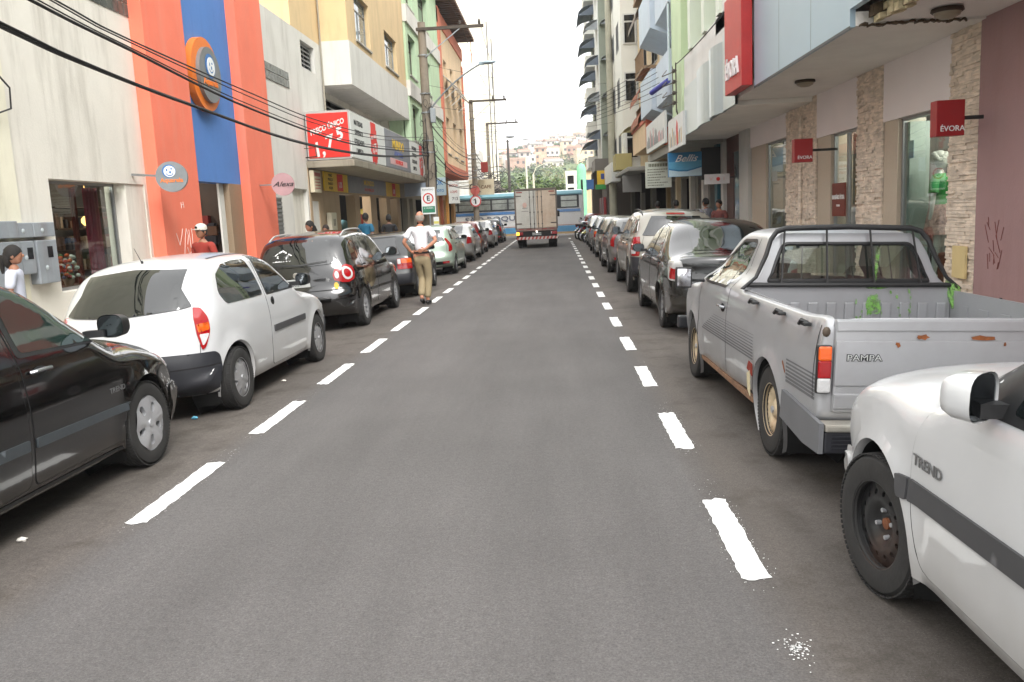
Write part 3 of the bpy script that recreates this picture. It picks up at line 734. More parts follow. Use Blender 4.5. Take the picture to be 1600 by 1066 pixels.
# shelves with goods inside the doorway
sh=empty('goods_shelf',(XL-1.6,16.9,.06),'shop shelf crowded with small dark red and brown goods behind the doorway','shelf',world=True)
mb=MB(); 
for z in (.5,.9,1.3,1.7,2.1): mb.box(XL-2.9,XL-2.5,15.1,17.5,z,z+.03)
mb.build('board',[M('dark_wood',(70,50,36),.6)],sh)
mb=MB()
for z in (.53,.93,1.33,1.73):
    for j in range(15):
        w=rs.uniform(.06,.13); h=rs.uniform(.12,.3); mb.bbox(XL-2.75,XL-2.55,15.15+j*.155,15.15+j*.155+w,z,z+h,.01,rs.randrange(4))
tag(mb.build('goods',[M('goods_red',(130,36,34),.7),M('goods_brown',(96,64,44),.7),M('goods_dark',(40,36,44),.7),M('goods_pale',(170,150,130),.7)],sh),kind='stuff')
rk=empty('wall_rack',(XL-1.2,17.45,.06),'dark wall rack hung with clothes and toys deep inside the shop doorway','rack',world=True)
mb=MB(); mb.box(XL-3.1,XL-.28,17.50,17.58,.06,2.7); mb.build('back_board',[M('dark_wood',(70,50,36),.6)],rk)
mb=MB()
for i in range(80):
    x=XL-.5-rs.uniform(0,2.3); z=rs.uniform(.3,2.3); w=rs.uniform(.06,.16); mb.bbox(x-w,x+w,17.42-rs.uniform(0,.1),17.50,z,z+rs.uniform(.12,.3),.01,rs.choice((0,1,2,2,2,3)))
tag(mb.build('goods',[MATS['goods_red'],MATS['goods_brown'],MATS['goods_dark'],MATS['goods_pale']],rk),kind='stuff')
mb=MB(); mb.ball((XL-2.2,15.6,1.85),.12,.12,.10,10); mb.tube([(XL-2.2,15.6,1.9),(XL-2.2,15.6,2.7)],.006,4); thing('paper_lantern',mb,[M('warm_lamp',(255,190,110),.5,emit=2.5)],(XL-2.2,15.6,1.85),'small warm lamp hanging inside the shop doorway','lamp')
# electricity meter boxes
MET=M('meter_box_grey',(140,146,152),.6,noise=.15,scale=4,stain=.6,stain_col=(96,72,52),streak=True,world=True); METD=M('meter_window',(24,26,30),.15)
for (y0,y1,z0,z1,lb,hd) in ((9.10,9.83,.75,1.56,'grey meter box at the far left, left of two tall ones and partly cut off',1),(9.88,10.15,1.16,1.56,'small grey meter box between two larger ones',1),(10.20,10.62,1.02,1.56,'tall grey meter box nearest the shop window',1),(9.10,9.83,1.60,1.80,'wide flat grey cover over the leftmost meter box',0),(9.87,10.16,1.60,1.78,'smallest flat grey cover, over the small meter box',0),(10.18,10.62,1.60,1.78,'flat grey cover over the meter box nearest the shop window',0)):
    X0=XL+.03 if y1<10.12 else XL
    t=empty('meter_box',(X0,(y0+y1)/2,z0),lb,'meter box','electricity meter boxes on the cream wall',world=True)
    mb=MB(); mb.bbox(X0,X0+.13,y0,y1,z0,z1,.012); mb.build('case',[MET],t)
    if hd:
        cy=y0+(y1-y0)*.62; mb=MB(); mb.bbox(X0+.125,X0+.134,cy-.05,cy+.06,z1-.22,z1-.08,.003); mb.build('meter_window',[METD],t)
    mb=MB(); mb.ball((X0+.132,(y0+y1)/2-.05,z1-.10 if not hd else z0+.2),.006,.035,.03,8); mb.build('seal',[M('pale_blob',(180,188,192),.6)],t)
mb=MB(); mb.tube([(XL+.03,9.8,3.9),(XL+.10,9.75,3.6),(XL+.16,10.02,3.35),(XL+.12,10.06,3.12),(XL+.06,9.8,3.02),(XL+.05,9.5,3.1)],.012,6); thing('loose_cable',mb,[BLK],(XL,9.8,3.0),'loop of loose black cable hanging on the cream wall at far left','cable')
# white scratched marks on the salmon pilaster
GRAF=M('chalk_white',(232,210,200),.8)
mb=MB(); x=XL+.223
for pts in ([(13.9,1.55),(14.0,1.35),(14.1,1.5),(14.16,1.62)],[(14.15,1.2),(14.22,1.45),(14.30,1.62),(14.36,1.5),(14.30,1.35)],[(14.4,1.6),(14.42,1.3),(14.5,1.25),(14.52,1.5),(14.5,1.62)],[(14.28,1.3),(14.34,1.18),(14.42,1.22)],[(14.2,2.06),(14.2,1.96)],[(14.28,2.07),(14.3,1.97)],[(14.2,2.02),(14.3,2.02)]): mb.tube([(x,a,b) for a,b in pts],.006,4)
thing('graffiti_scribble',mb,[GRAF],(x,14.2,1.2),'white scribble on the left salmon pilaster','graffiti')
def disc_sign(name,label,c,r,face,nrm,parts,group=None,rim=None,th=.16):
    """round sign, face normal nrm (horizontal)"""
    C=Vector(c); N_=Vector(nrm).normalized(); R_=Vector((0,0,1)).cross(N_).normalized(); U_=Vector((0,0,1))
    t=empty(name,c,label,'shop sign',group,world=True)
    def D(rr,a,b,off=(0,0)):
        mb=MB(); vs=[C+R_*(off[0]+rr*cos(2*pi*j/40))+U_*(off[1]+rr*sin(2*pi*j/40))+N_*q for q in (a,b) for j in range(40)]
        mb.add(vs,[(j,(j+1)%40,40+(j+1)%40,40+j) for j in range(40)],0,True); mb.add(vs[:40],[tuple(range(40))[::-1]]); mb.add(vs[40:],[tuple(range(40))]); return mb
    D(r,-th,0).build('board',[face],t,sharp=40)
    for nm,fn,mt in parts: fn(C,R_,U_,N_,D).build(nm,[mt] if not isinstance(mt,list) else mt,t)
    return t
GREYM=M('brushed_grey_sign',(128,132,134),.4,.4,noise=.2,scale=4); SBL=M('sign_blue',(52,108,168),.5); SWH=M('sign_white',(228,230,230),.5); SOR=M('sign_orange',(226,120,40),.5); SRD=M('sign_red',(200,38,34),.5)
def swirl(C,R,U,N_,D,k=1.0,o=(0,0),z=.006): return D(.30*k,z-.004,z,o)
def swirlw(C,R,U,N_,D,k=1.0,o=(0,0)): return D(.25*k,.008,.012,(o[0]+.03*k,o[1]-.02*k))
def dots(C,R,U,N_,k,o):
    mb=MB()
    for (a,b,rx,ry,mi) in ((-.09,.05,.03,.05,0),(.07,.09,.04,.03,0),(.02,-.03,.04,.05,1)):
        c=C+R*(o[0]+a*k)+U*(o[1]+b*k)+N_*.013; mb.add([c+R*rx*k*cos(2*pi*j/12)+U*ry*k*sin(2*pi*j/12) for j in range(12)],[tuple(range(12))])
    mb.add([C+R*(o[0]+.14*k*cos(t))+U*(o[1]-.03*k+.14*k*sin(t))+N_*.0132 for t in [pi*(1.1+.8*j/8) for j in range(9)]]+[C+R*(o[0]+.115*k*cos(t))+U*(o[1]-.02*k+.115*k*sin(t))+N_*.0132 for t in [pi*(1.9-.8*j/8) for j in range(9)]],[tuple(range(18))],0)
    return mb
nL=(.55,-.84,0)
# large round sign on the blue panel (lies flat on the wall, faces the street)
C0=(XL+.16,16.0,4.42)
big=disc_sign('round_sign','large orange ring sign with grey centre on the blue panel',C0,.66,SOR,(1,0,0),[
   ('face',lambda C,R,U,N_,D: D(.50,.0,.07,(.03,-.01)),GREYM)],th=.13)
Cb=Vector(C0)+Vector((.072,0,0))
def addp(parent,nm,mb,mt): return mb.build(nm,mt,parent)
def disc_at(C,R,U,N_,r,a,b):
    mb=MB(); vs=[C+R*(r*cos(2*pi*j/32))+U*(r*sin(2*pi*j/32))+N_*q for q in (a,b) for j in range(32)]
    mb.add(vs,[(j,(j+1)%32,32+(j+1)%32,32+j) for j in range(32)]); mb.add(vs[32:],[tuple(range(32))]); return mb
Rv,Uv,Nv=Vector((0,1,0)),Vector((0,0,1)),Vector((1,0,0))
addp(big,'emblem_ring',disc_at(Cb+Uv*.15+Rv*.03,Rv,Uv,Nv,.22,0,.006),[SBL]); addp(big,'emblem',disc_at(Cb+Uv*.14+Rv*.05,Rv,Uv,Nv,.17,.006,.012),[SWH])
addp(big,'emblem_marks',dots(Cb,Rv,Uv,Nv,.7,(.05,.14)),[SBL,SOR])
mb=MB(); mb.text('Aquarela',.17,Cb+Uv*-.15,Rv,Uv,.01,0,sx=1.05,bold=.004); mb.build('lettering',[SOR],big)
# projecting round sign
N2=Vector((.28,-.96,0)).normalized(); R2=Vector((.96,.28,0)).normalized(); C2=Vector((-5.88,13.06,2.42))
sm=disc_sign('round_sign','round grey hanging sign with orange lettering on a bracket beside the salmon pilaster',tuple(C2),.232,GREYM,tuple(N2),[],th=.12)
addp(sm,'emblem_ring',disc_at(C2+Uv*.085-R2*.03,R2,Uv,N2,.10,0,.004),[SBL]); addp(sm,'emblem',disc_at(C2+Uv*.08-R2*.02,R2,Uv,N2,.085,.004,.008),[SWH])
addp(sm,'emblem_marks',dots(C2-N2*.004,R2,Uv,N2,.42,(-.02,.08)),[SBL,SOR])
mb=MB(); mb.text('Aquarela',.092,C2-Uv*.055+N2*.002,R2,Uv,.006,0,sx=1.0,bold=.002); mb.build('lettering',[SOR],sm)
mb=MB(); mb.bar((XL,13.06,2.48),(-6.05,13.06,2.44),.035); mb.build('bracket',[ALUM],sm)
C3=Vector((-5.78,18.2,2.46)); N3=Vector((.22,-.97,0)).normalized(); R3=Vector((.97,.22,0)).normalized()
s3=disc_sign('round_sign','round dusky pink hanging sign with dark script on the wall right of the salmon pilasters',tuple(C3),.24,M('dusty_pink_sign',(176,140,142),.5,noise=.1),tuple(N3),[],th=.12)
mb=MB(); mb.text('Alexa',.15,C3+N3*.002,R3,Uv,.006,0,sx=1.2,shear=.5,bold=.001); mb.build('lettering',[INK],s3)
mb=MB(); mb.bar((XL,18.2,2.46),(-6.0,18.2,2.46),.03); mb.build('bracket',[ALUM],s3)
# --- left 2: white building with glass blocks
b2=bld('white_building','white plastered building with a strip of glass blocks and a small louvred window',(XL,22,.055))
facade(b2,CREAM2,XL-.04,1,19.2,25.2,.055,6.62,[(23.05,24.35,5.72,6.42,'louvre',dict(sill=False,recess=.12)),(19.5,20.4,.055,2.25,None),(21.3,22.6,.055,2.5,None)],t=.3)
mb=MB(); mb.box(XL-.10,XL-.05,19.5,20.4,.055,2.25); 
for j in range(22): mb.box(XL-.05,XL-.035,19.5,20.4,.1+j*.1,.15+j*.1)
mb.build('roller_shutter',[M('shutter_grey',(128,128,126),.6,.3,noise=.15)],b2)
mb=MB(); mb.box(XL-.2,XL-.15,21.3,22.6,.055,2.5); mb.build('recess_wall',[CREAM],b2)
mb=MB()
for i in range(11):
    for j in range(2): mb.bbox(XL-.05,XL-.02,19.28+i*.225,19.49+i*.225,4.97+j*.2,5.155+j*.2,.01)
mb.build('glass_blocks',[M('glass_block',(120,122,118),.2,noise=.5,scale=9,world=True)],b2)
core(b2,CREAM2,XL-.35,-12,19.2,25.2,2.6,6.62); core(b2,CREAM2,XL-.35,-12,13.5,19.2,2.9,9.0)
mb=MB(); mb.box(XL-.04,-12,22.3,25.2,6.62,10.5); mb.build('upper_wall',[TAN],b2)
mb=MB(); mb.tube([(XL+.02,24.9,10),(XL+.02,24.9,5.6),(XL+.02,24.95,3.4)],.025,6); mb.build('drainpipe',[M('pipe_grey',(150,144,130),.6)],b2)
# --- left 3: tan building with projecting upper floor over the price shop
XF=-5.7
b3=bld('tan_building','tan building whose upper floor juts out over a white parapet band above a discount shop',(XL,30,.055))
core(b3,CREAM,XF-.26,-12,25.2,34.7,5.6,10.6); core(b3,CREAM2,-6.85,-12,25.2,34.7,4.0,5.6)
facade(b3,TAN,XF,1,25.0,34.7,6.72,10.6,[(26.1,28.15,6.95,8.35,'slide',dict(fm=ALUM,pm=WPANE2)),(30.6,32.9,6.95,8.15,'slide',dict(fm=ALUM,pm=WPANE2))],t=.25)
mb=MB(); mb.box(XL+.0,XF-.25,25.0,25.2,6.72,10.6); mb.build('side_wall',[TAN],b3)
mb=MB(); mb.box(XL-.3,XF+.03,24.98,34.72,5.5,6.72); mb.build('parapet_band',[CREAM2],b3)
mb=MB(); mb.box(-6.9,-6.8,23.0,36.0,3.0,5.5); mb.build('upper_wall',[CREAM],b3)
window(b3,-6.8,1,25.8,28.6,4.5,5.3,'slide',recess=-.02,sill=False); 
mb=MB(); mb.box(XL,-6.8,34.5,34.8,3.2,5.5); mb.build('side_wall',[CREAM],b3)
# canopy slab and shop front
mb=MB(); mb.bbox(-6.9,-5.25,22.75,35.9,3.06,3.24,.02); mb.build('canopy',[MW('grimy_concrete',(150,142,126),.7,sc=(62,56,48))],b3)
BROWNW=MW('beige_shopfront',(168,146,120),.4)
facade(b3,BROWNW,XL-.02,1,22.75,36.0,.055,3.06,[(22.95,23.6,.055,2.2,None),(25.9,27.9,.055,2.45,None),(28.6,30.3,.055,2.45,None),(31.3,33.2,.055,2.45,None),(33.9,35.4,.055,2.45,None)],t=.3)
for y0,y1,mt in ((22.95,23.6,M('brown_door',(110,70,44),.6,noise=.2)),):
    mb=MB(); mb.box(XL-.22,XL-.17,y0,y1,.055,2.2); mb.build('door',[mt],b3)
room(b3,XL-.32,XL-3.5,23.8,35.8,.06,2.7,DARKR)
for i,(y,mt) in enumerate(((26.2,(30,90,170)),(26.6,(220,160,40)),(27.3,(40,110,60)),(29.2,(70,110,120)),(31.8,(150,60,50)),(32.5,(210,190,90)),(34.4,(90,90,100)))):
    mb=MB(); mb.bbox(XL-1.0,XL-.6,y-.2,y+.22,.06,1.1+.2*(i%3),.05); mb.ball((XL-.8,y,1.45+.2*(i%3)),.24,.24,.22,12); mb.build('shop_goods',[M('goods_%d'%i,mt,.6,noise=.2)],b3)
# box sign on the canopy
SGR=M('banner_red',(214,44,34),.55,noise=.08,scale=2); SGY=M('banner_yellow',(226,186,44),.55); SGW=M('banner_white',(214,216,212),.55,noise=.05); SGG=M('banner_grey',(126,128,134),.55,noise=.15); SGB=M('banner_blue',(70,90,160),.55)
sg=empty('price_sign',(-5.3,29,3.26),'long box sign on the canopy: red end with white price lettering, pale street side','shop sign',world=True)
mb=MB(); mb.box(-6.5,-5.33,22.80,35.8,3.26,4.52); mb.build('sign_box',[M('sign_frame',(176,172,168),.5,noise=.1)],sg)
mb=MB(); mb.box(-6.46,-5.36,22.785,22.80,3.31,4.46); rp=mb.build('red_panel',[SGR],sg)
mb=MB(); U1=Vector((-.30,0,.95)); R1=Vector((.93,0,.30)); R1=Vector((.955,0,.30)).normalized(); U1=Vector((-.10,0,1))
mb.text('PREÇO ÚNICO',.19,(-5.92,22.784,4.10),R1,U1,.008,0,sx=.76,bold=.006)
mb.text('1,',.52,(-6.17,22.784,3.52),R1,U1,.008,0,sx=.85,bold=.014); mb.text('7',.52,(-5.88,22.784,3.68),R1,U1,.008,0,sx=.85,bold=.014); mb.text('5',.44,(-5.60,22.784,3.90),R1,U1,.008,0,sx=.9,bold=.014)
mb.build('lettering',[SGW],rp)
def side_panel(y0,y1,mt): mb=MB(); mb.box(-5.33,-5.315,y0,y1,3.30,4.49); return mb.build('sign_panel',[mt],sg)
def star(c,r1,r2,n,x,mb,mi): mb.prism([(c[0]+(r1 if j%2 else r2)*cos(pi*j/n)*.8,c[1]+(r1 if j%2 else r2)*sin(pi*j/n)) for j in range(2*n)],'x',x,x+.006,mi)
for y0,rep in ((22.85,0),(32.2,1)):
    p=side_panel(y0,y0+4.6 if not rep else 35.75,SGW); mb=MB()
    for i,w in enumerate(('MATERIAIS','DIVERSOS','UTILIDADES','LIMPEZA')): mb.text(w,.19,(-5.313,y0+.95,4.24-.25*i),(0,1,0),(0,0,1),.004,0,sx=1.15,bold=.004)
    yc=y0+2.9 if not rep else y0+2.6
    mb.box(-5.314,-5.311,yc-.35,yc+.35,3.32,4.47,1)
    star((yc,3.85),.5,.66,9,-5.311,mb,1); mb.text('PREÇO ÚNICO',.13,(-5.303,yc,4.05),(0,1,.15),(0,0,1),.004,2,sx=1.0); mb.text('1,75',.36,(-5.303,yc,3.72),(0,1,.12),(0,0,1),.004,2,sx=1.0,bold=.006)
    mb.build('lettering',[INK,SGR,SGW],p)
p=side_panel(27.5,32.15,SGG); mb=MB(); mb.text('MUNDO',.42,(-5.312,29.8,4.08),(0,1,0),(0,0,1),.006,0,sx=1.35,bold=.012); mb.text('ATACADO',.22,(-5.312,29.8,3.78),(0,1,0),(0,0,1),.006,1,sx=1.5,bold=.006)
mb.box(-5.314,-5.31,28.2,31.4,3.42,3.62,2); mb.text('DOS PREÇOS',.17,(-5.308,29.8,3.52),(0,1,0),(0,0,1),.006,3,sx=1.4,bold=.005); mb.build('lettering',[SGY,SGB,M('banner_pale_pink',(214,176,176),.6),SGR],p)
mb=MB(); mb.bar((-6.5,22.6,3.32),(-6.15,22.4,3.32),.03); mb.bar((-6.5,22.5,3.55),(-6.2,22.45,3.55),.02); mb.bar((-6.2,22.45,3.55),(-6.15,22.4,3.32),.02); mb.build('bracket',[M('old_metal',(90,80,70),.6,.6,noise=.3)],sg)
# yellow banner under the canopy
yb=empty('shop_banner',(XL+.03,29,2.5),'yellow and grey banner under the canopy of the discount shop','shop sign',world=True)
mb=MB(); mb.box(XL,XL+.03,24.1,36.0,2.50,3.04,0); mb.box(XL+.03,XL+.034,26.9,33.0,2.50,3.04,1)
for yc in (25.9,34.6): mb.box(XL+.034,XL+.037,yc-.35,yc+.35,2.52,3.02,2); mb.text('1,75',.22,(XL+.038,yc,2.7),(0,1,0),(0,0,1),.004,3,sx=1.1,bold=.004)
for i in range(4): mb.text(('MAIS','PREÇO','BAIXO','AQUI')[i],.11,(XL+.032,24.8,2.95-.12*i),(0,1,0),(0,0,1),.004,4,sx=1.6)
mb.text('MUNDO',.24,(XL+.035,30,2.88),(0,1,0),(0,0,1),.004,0,sx=1.8,bold=.004); mb.text('DOS PREÇOS',.14,(XL+.035,30,2.65),(0,1,0),(0,0,1),.004,2,sx=1.8)
mb.build('banner_sheet',[SGY,SGG,SGR,SGW,INK],yb)
mb=MB(); mb.bbox(XL,XL+.12,22.78,23.45,2.42,3.0,.01); mb.box(XL+.1205,XL+.1225,22.84,23.4,2.85,2.95,1); 
for i in range(4): mb.box(XL+.1205,XL+.1225,22.86,23.36,2.52+.08*i,2.545+.08*i,1)
thing('notice_board',mb,[M('notice_beige',(200,190,164),.6),M('faded_red',(170,90,80),.6)],(XL,23.1,2.42),'small beige notice board left of the yellow banner','notice board')
mb=MB(); mb.bbox(XL,XL+.14,24.2,24.8,1.25,1.88,.02); mb.box(XL+.141,XL+.144,24.42,24.47,1.5,1.7,1); mb.box(XL+.141,XL+.144,24.55,24.6,1.5,1.7,1)
thing('meter_box',mb,[M('meter_beige',(206,200,180),.6),INK],(XL,24.5,1.25),'beige meter box on the discount shop wall','meter box')
# --- left 4: pale green building
XG=-5.62
b4=bld('green_building','pale green building with white bands and dark windows behind the big street pole',(XG,39.5,.055))
core(b4,GREENP,XG-.3,-12,34.75,44.8,3.4,14.2)
facade(b4,GREENP,XG,1,34.75,44.8,3.3,12.6,[(35.3,37.1,7.35,8.95),(38.6,41.4,7.25,8.7),(35.4,37.2,4.75,6.2),(39.0,41.6,4.75,6.2),(35.3,37.1,10.1,11.6),(38.6,41.4,10.1,11.6)],fm=M('dark_brown_frame',(92,80,66),.6),recess=.2)
mb=MB(); mb.box(XG-.1,XG+.08,34.72,44.83,6.45,7.05); mb.box(XG-.1,XG+.08,34.72,44.83,9.3,9.95); mb.build('band',[CREAM2],b4)
mb=MB(); mb.box(XG-.1,XG+.25,34.72,44.83,12.6,13.3); mb.build('parapet',[M('pale_grey_green',(206,214,204),.8,noise=.05)],b4)
facade(b4,MW('grey_shop_wall',(150,144,130),.4),XL-.05,1,36.0,44.8,.055,3.3,[(36.4,38.0,.055,2.5,None),(38.6,39.6,.055,2.5,None),(40.4,43.9,.055,2.5,None)],t=.25)
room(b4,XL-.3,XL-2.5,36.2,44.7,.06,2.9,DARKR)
mb=MB(); mb.box(XL-.3,XG+.02,36.0,44.8,3.2,3.42); mb.build('canopy',[MW('grimy_concrete',(150,142,126),.7,sc=(62,56,48))],b4)
SX0,SX1,SX2,SX3=(-5.60,-5.03,-5.72,-5.13)
def board(name,label,x0,x1,y,z0,z1,mt,cat='shop sign',txt=None,extra=None,th=.15,group=None):
    """box sign facing the camera end of the street"""
    t=empty(name,((x0+x1)/2,y,z0),label,cat,group,world=True)
    mb=MB(); mb.bbox(x0,x1,y,y+th,z0,z1,.008); mb.build('board',[mt],t)
    for (s,size,dx,dz,sx,m2) in (txt or []):
        mb=MB(); mb.text(s,size,((x0+x1)/2+dx,y-.002,(z0+z1)/2+dz),(1,0,0),(0,0,1),.006,0,sx=sx,bold=size*.02); mb.build('lettering',[m2],t)
    if extra: extra(t,x0,x1,y,z0,z1)
    return t
board('blank_sign','blank pale blue-grey lightbox under the discount shop canopy',-6.45,-5.5,37.0,2.55,3.12,M('pale_blue_sign',(158,170,186),.5,noise=.05))
board('shop_sign','pale blue sign with dark blue marks just beyond the big street pole',SX0,SX1,40.0,2.6,3.42,M('light_blue_sign',(170,188,196),.5,noise=.05),txt=[('OK',.32,-.03,.17,.8,SBL),('FOTO',.17,0,-.2,.85,SBL)])
board('shop_sign','white sign with faint red and grey lettering beyond the blue one',SX2,SX3,46.5,2.3,3.5,SGW,txt=[('MODA',.19,0,.35,.85,M('faded_red',(170,90,80),.6)),('LOJAS',.17,0,.02,.85,M('faded_red',(170,90,80),.6)),('713',.24,.05,-.36,.9,M('dark_grey_ink',(70,70,70),.6))])
board('shop_sign','cream sign with a dark ring and brown lettering low on the peach building',-5.55,-3.9,56.2,2.9,3.9,M('cream_sign',(214,204,176),.6),txt=[('O',.6,-.6,0,.8,INK),('CAFE',.3,.3,0,1.0,M('brown_ink',(120,90,60),.6))])
# --- left 5: peach building with salmon trim
b5=bld('peach_building','peach building outlined in salmon red trim with white metal awnings',(XG,50,.055))
core(b5,PEACH,XG-.3,-12,44.9,56.4,4.0,12.0)
facade(b5,PEACH,XG,1,44.9,56.4,4.15,12.0,[(46.6,47.9,8.4,9.9),(49.6,50.9,8.4,9.9),(53.0,54.6,8.4,9.9),(46.6,48.0,5.0,6.9),(49.7,51.2,5.0,6.9),(53.0,54.6,5.0,6.9)],recess=.2,fm=M('grey_frame',(120,118,112),.6))
mb=MB(); mb.box(XG-.1,XG+.06,44.85,45.75,4.1,12.2); mb.box(XG-.1,XG+.06,55.8,56.45,4.1,11.0); mb.box(XG-.1,XG+.063,44.85,56.45,4.0,4.4); mb.box(XG-.1,XG+.063,44.85,56.45,11.4,12.1); mb.build('trim',[TRIMR],b5)
mb=MB(); mb.box(XG-6,XG+.9,44.9,56.2,12.55,12.7); 
for j in range(24): mb.box(XG-6,XG+.92,45.0+j*.47,45.2+j*.47,12.48,12.55)
mb.build('roof',[M('brown_roof_sheet',(96,72,58),.8,noise=.3,scale=2)],b5)
mb=MB()
for y in (45.2,50.5,55.8): mb.bar((XG-.2,y,12.0),(XG-.2,y,12.56),.12)
mb.bar((XG+.7,56.0,12.55),(XG+.7,56.0,11.2),.05); mb.build('roof_post',[TRIMR],b5)
for y0,y1 in ((46.3,48.2),(49.3,51.2),(52.6,55.0)):
    mb=MB(); mb.add([(XG,y0,9.0),(XG,y1,9.0),(XG+.75,y1,8.3),(XG+.75,y0,8.3),(XG,y0,9.03),(XG,y1,9.03),(XG+.75,y1,8.33),(XG+.75,y0,8.33)],[(0,1,2,3),(7,6,5,4),(0,3,7,4),(3,2,6,7),(1,2,6,5)]); mb.bar((XG+.02,y0+.05,7.8),(XG+.72,y0+.05,8.32),.03); mb.bar((XG+.02,y1-.05,7.8),(XG+.72,y1-.05,8.32),.03); mb.build('awning',[M('pale_awning',(206,208,206),.6)],b5)
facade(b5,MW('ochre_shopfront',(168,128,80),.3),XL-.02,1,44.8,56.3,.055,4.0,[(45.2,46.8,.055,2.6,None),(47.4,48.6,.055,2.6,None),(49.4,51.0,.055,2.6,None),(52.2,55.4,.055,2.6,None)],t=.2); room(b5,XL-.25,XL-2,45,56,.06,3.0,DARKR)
for i,y in enumerate((47.1,49.0,51.6)):
    mb=MB(); mb.box(XL-.02,XL+.12,y-.22,y+.22,.055,3.6); mb.build('column',[M('amber_paint',(206,150,70),.7,noise=.1),M('brick_red_paint',(150,80,50),.7)][i%2],b5)
mb=MB(); mb.box(XL-.2,XG+.03,44.85,56.4,3.9,4.1); mb.build('canopy',[TRIMR],b5)
mb=MB(); mb.bbox(-4.62,-4.18,55.3,55.5,4.3,4.95,.03); thing('traffic_signal',mb,[M('dull_red_box',(150,48,40),.6,noise=.2)],(-4.4,55.4,4.3),'small dull red box hung beside the peach building corner','signal box')
# --- left far: pale yellow tower and lesser buildings behind the cross street
b6=bld('pale_yellow_tower','very pale yellow high building with almost blank walls behind the crossing',(-10,80,0))
mb=MB(); mb.box(-22,-5.75,74,92,0,34); mb.build('wall',[PALEY],b6)
for z in (6,14):
    for y in (87,): window(b6,-5.75,1,y,y+1.4,z,z+1.6,'plain',recess=-.02,sill=False,pm=WPANE2)
b7=bld('white_house','small white building with horizontal louvres beside the pale yellow tower',(-9,70,0))
mb=MB(); mb.box(-14,-5.9,69.4,73.5,0,6.8); mb.build('wall',[CREAM2],b7)
mb=MB(); 
for j in range(9): mb.box(-8.8,-5.85,69.3,69.4,4.0+j*.3,4.12+j*.3)
mb.build('louvres',[WFRAME],b7)
b8=bld('grey_house','low grey concrete building with a flat canopy beyond the crossing',(-6,71,0))
mb=MB(); mb.box(-5.8,-4.5,69.5,73,0,4.3); mb.box(-5.8,-4.1,69.2,73,3.5,3.7); mb.build('wall',[MW('grey_concrete',(140,134,124),.5)],b8)
for y in (70.2,): 
    mb=MB(); mb.box(-5.3,-4.9,69.44,69.5,1.2,2.6); mb.build('window',[WPANE],b8)
# real lamps inside the lit shops
def shop_lamp(name,loc,power,size=.5,col=(1,.93,.82)):
    d=bpy.data.lights.new(name,'POINT'); d.energy=power; d.shadow_soft_size=size; d.color=col; o=bpy.data.objects.new(name,d); COL.objects.link(o); o.location=loc
shop_lamp('shop_lamp_light',(XL-1.3,11.8,2.45),70,.3); shop_lamp('shop_lamp_light',(XL-1.6,16.2,2.4),22,.3); shop_lamp('shop_lamp_light',(XL-1.8,29,2.4),150,.4)
# ---------------------------------------------------------------- right side
XR=4.8
SOFF=MW('soffit_white',(232,229,224),.10); UPW=MW('white_upper_wall',(214,214,208),.15); PINKW=MW('dusty_pink_wall',(152,122,122),.35,sc=(120,84,78)); MARB=M('beige_granite',(182,168,150),.35,noise=.14,scale=70,world=True)
FASC=M('light_blue_panel',(160,182,196),.35,.25,noise=.05,scale=1,world=True); ALP=M('aluminium_panel',(186,198,202),.32,.45,noise=.05,scale=1,world=True)
def stone_mat():
    m=M('split_stone',(214,200,184),.85,noise=.25,scale=5,world=True,stain=.25,stain_col=(150,120,96)); nt=m.node_tree; N=nt.nodes; Lk=nt.links; b=N['Principled BSDF']
    src=b.inputs['Base Color'].links[0].from_socket
    g=N.new('ShaderNodeNewGeometry'); mp=N.new('ShaderNodeMapping'); mp.inputs['Scale'].default_value=(7,7,34); Lk.new(g.outputs['Position'],mp.inputs[0])
    v=N.new('ShaderNodeTexVoronoi'); v.inputs['Scale'].default_value=1.0; Lk.new(mp.outputs[0],v.inputs['Vector'])
    bw=N.new('ShaderNodeSeparateXYZ'); Lk.new(v.outputs['Color'],bw.inputs[0])
    r=N.new('ShaderNodeMapRange'); r.inputs[3].default_value=.82; r.inputs[4].default_value=1.2; Lk.new(bw.outputs[0],r.inputs[0])
    s=N.new('ShaderNodeVectorMath'); s.operation='SCALE'; Lk.new(src,s.inputs[0]); Lk.new(r.outputs[0],s.inputs['Scale']); Lk.new(s.outputs[0],b.inputs['Base Color'])
    return m
STN=stone_mat()
def stone_pillar(root,x0,x1,y0,y1,z0,z1,seed):
    """pier faced with thin split-stone strips of uneven depth, on its street face (x0) and its near face (y0)"""
    r=random.Random(seed); mb=MB(); mb.box(x0+.03,x1,y0+.03,y1,z0,z1)
    z=z0
    while z<z1-.01:
        h=min(r.uniform(.022,.05),z1-z)
        y=y0
        while y<y1:
            w=min(r.uniform(.12,.42),y1-y); d=r.uniform(0,.028)+(.02 if r.random()<.08 else 0)
            mb.box(x0+d,x0+.035,y+.001,y+w-.002,z+.0015,z+h-.0015); y+=w
        x=x0+.012
        while x<x1:
            w=min(r.uniform(.1,.35),x1-x); d=r.uniform(0,.025); mb.box(x+.001,x+w-.002,y0+d,y0+.035,z+.0015,z+h-.0015); x+=w
        z+=h
    return mb.build('stone_pier',[STN],root)
r1=bld('fashion_shop','clothes shop with split stone piers, show windows and a white soffit',(XR,14,.055))
stone_pillar(r1,4.775,5.2,10.05,10.80,.055,3.47,1)
stone_pillar(r1,4.775,5.2,12.92,13.98,.055,3.47,2)
stone_pillar(r1,4.775,5.2,16.10,18.15,.055,3.47,3)
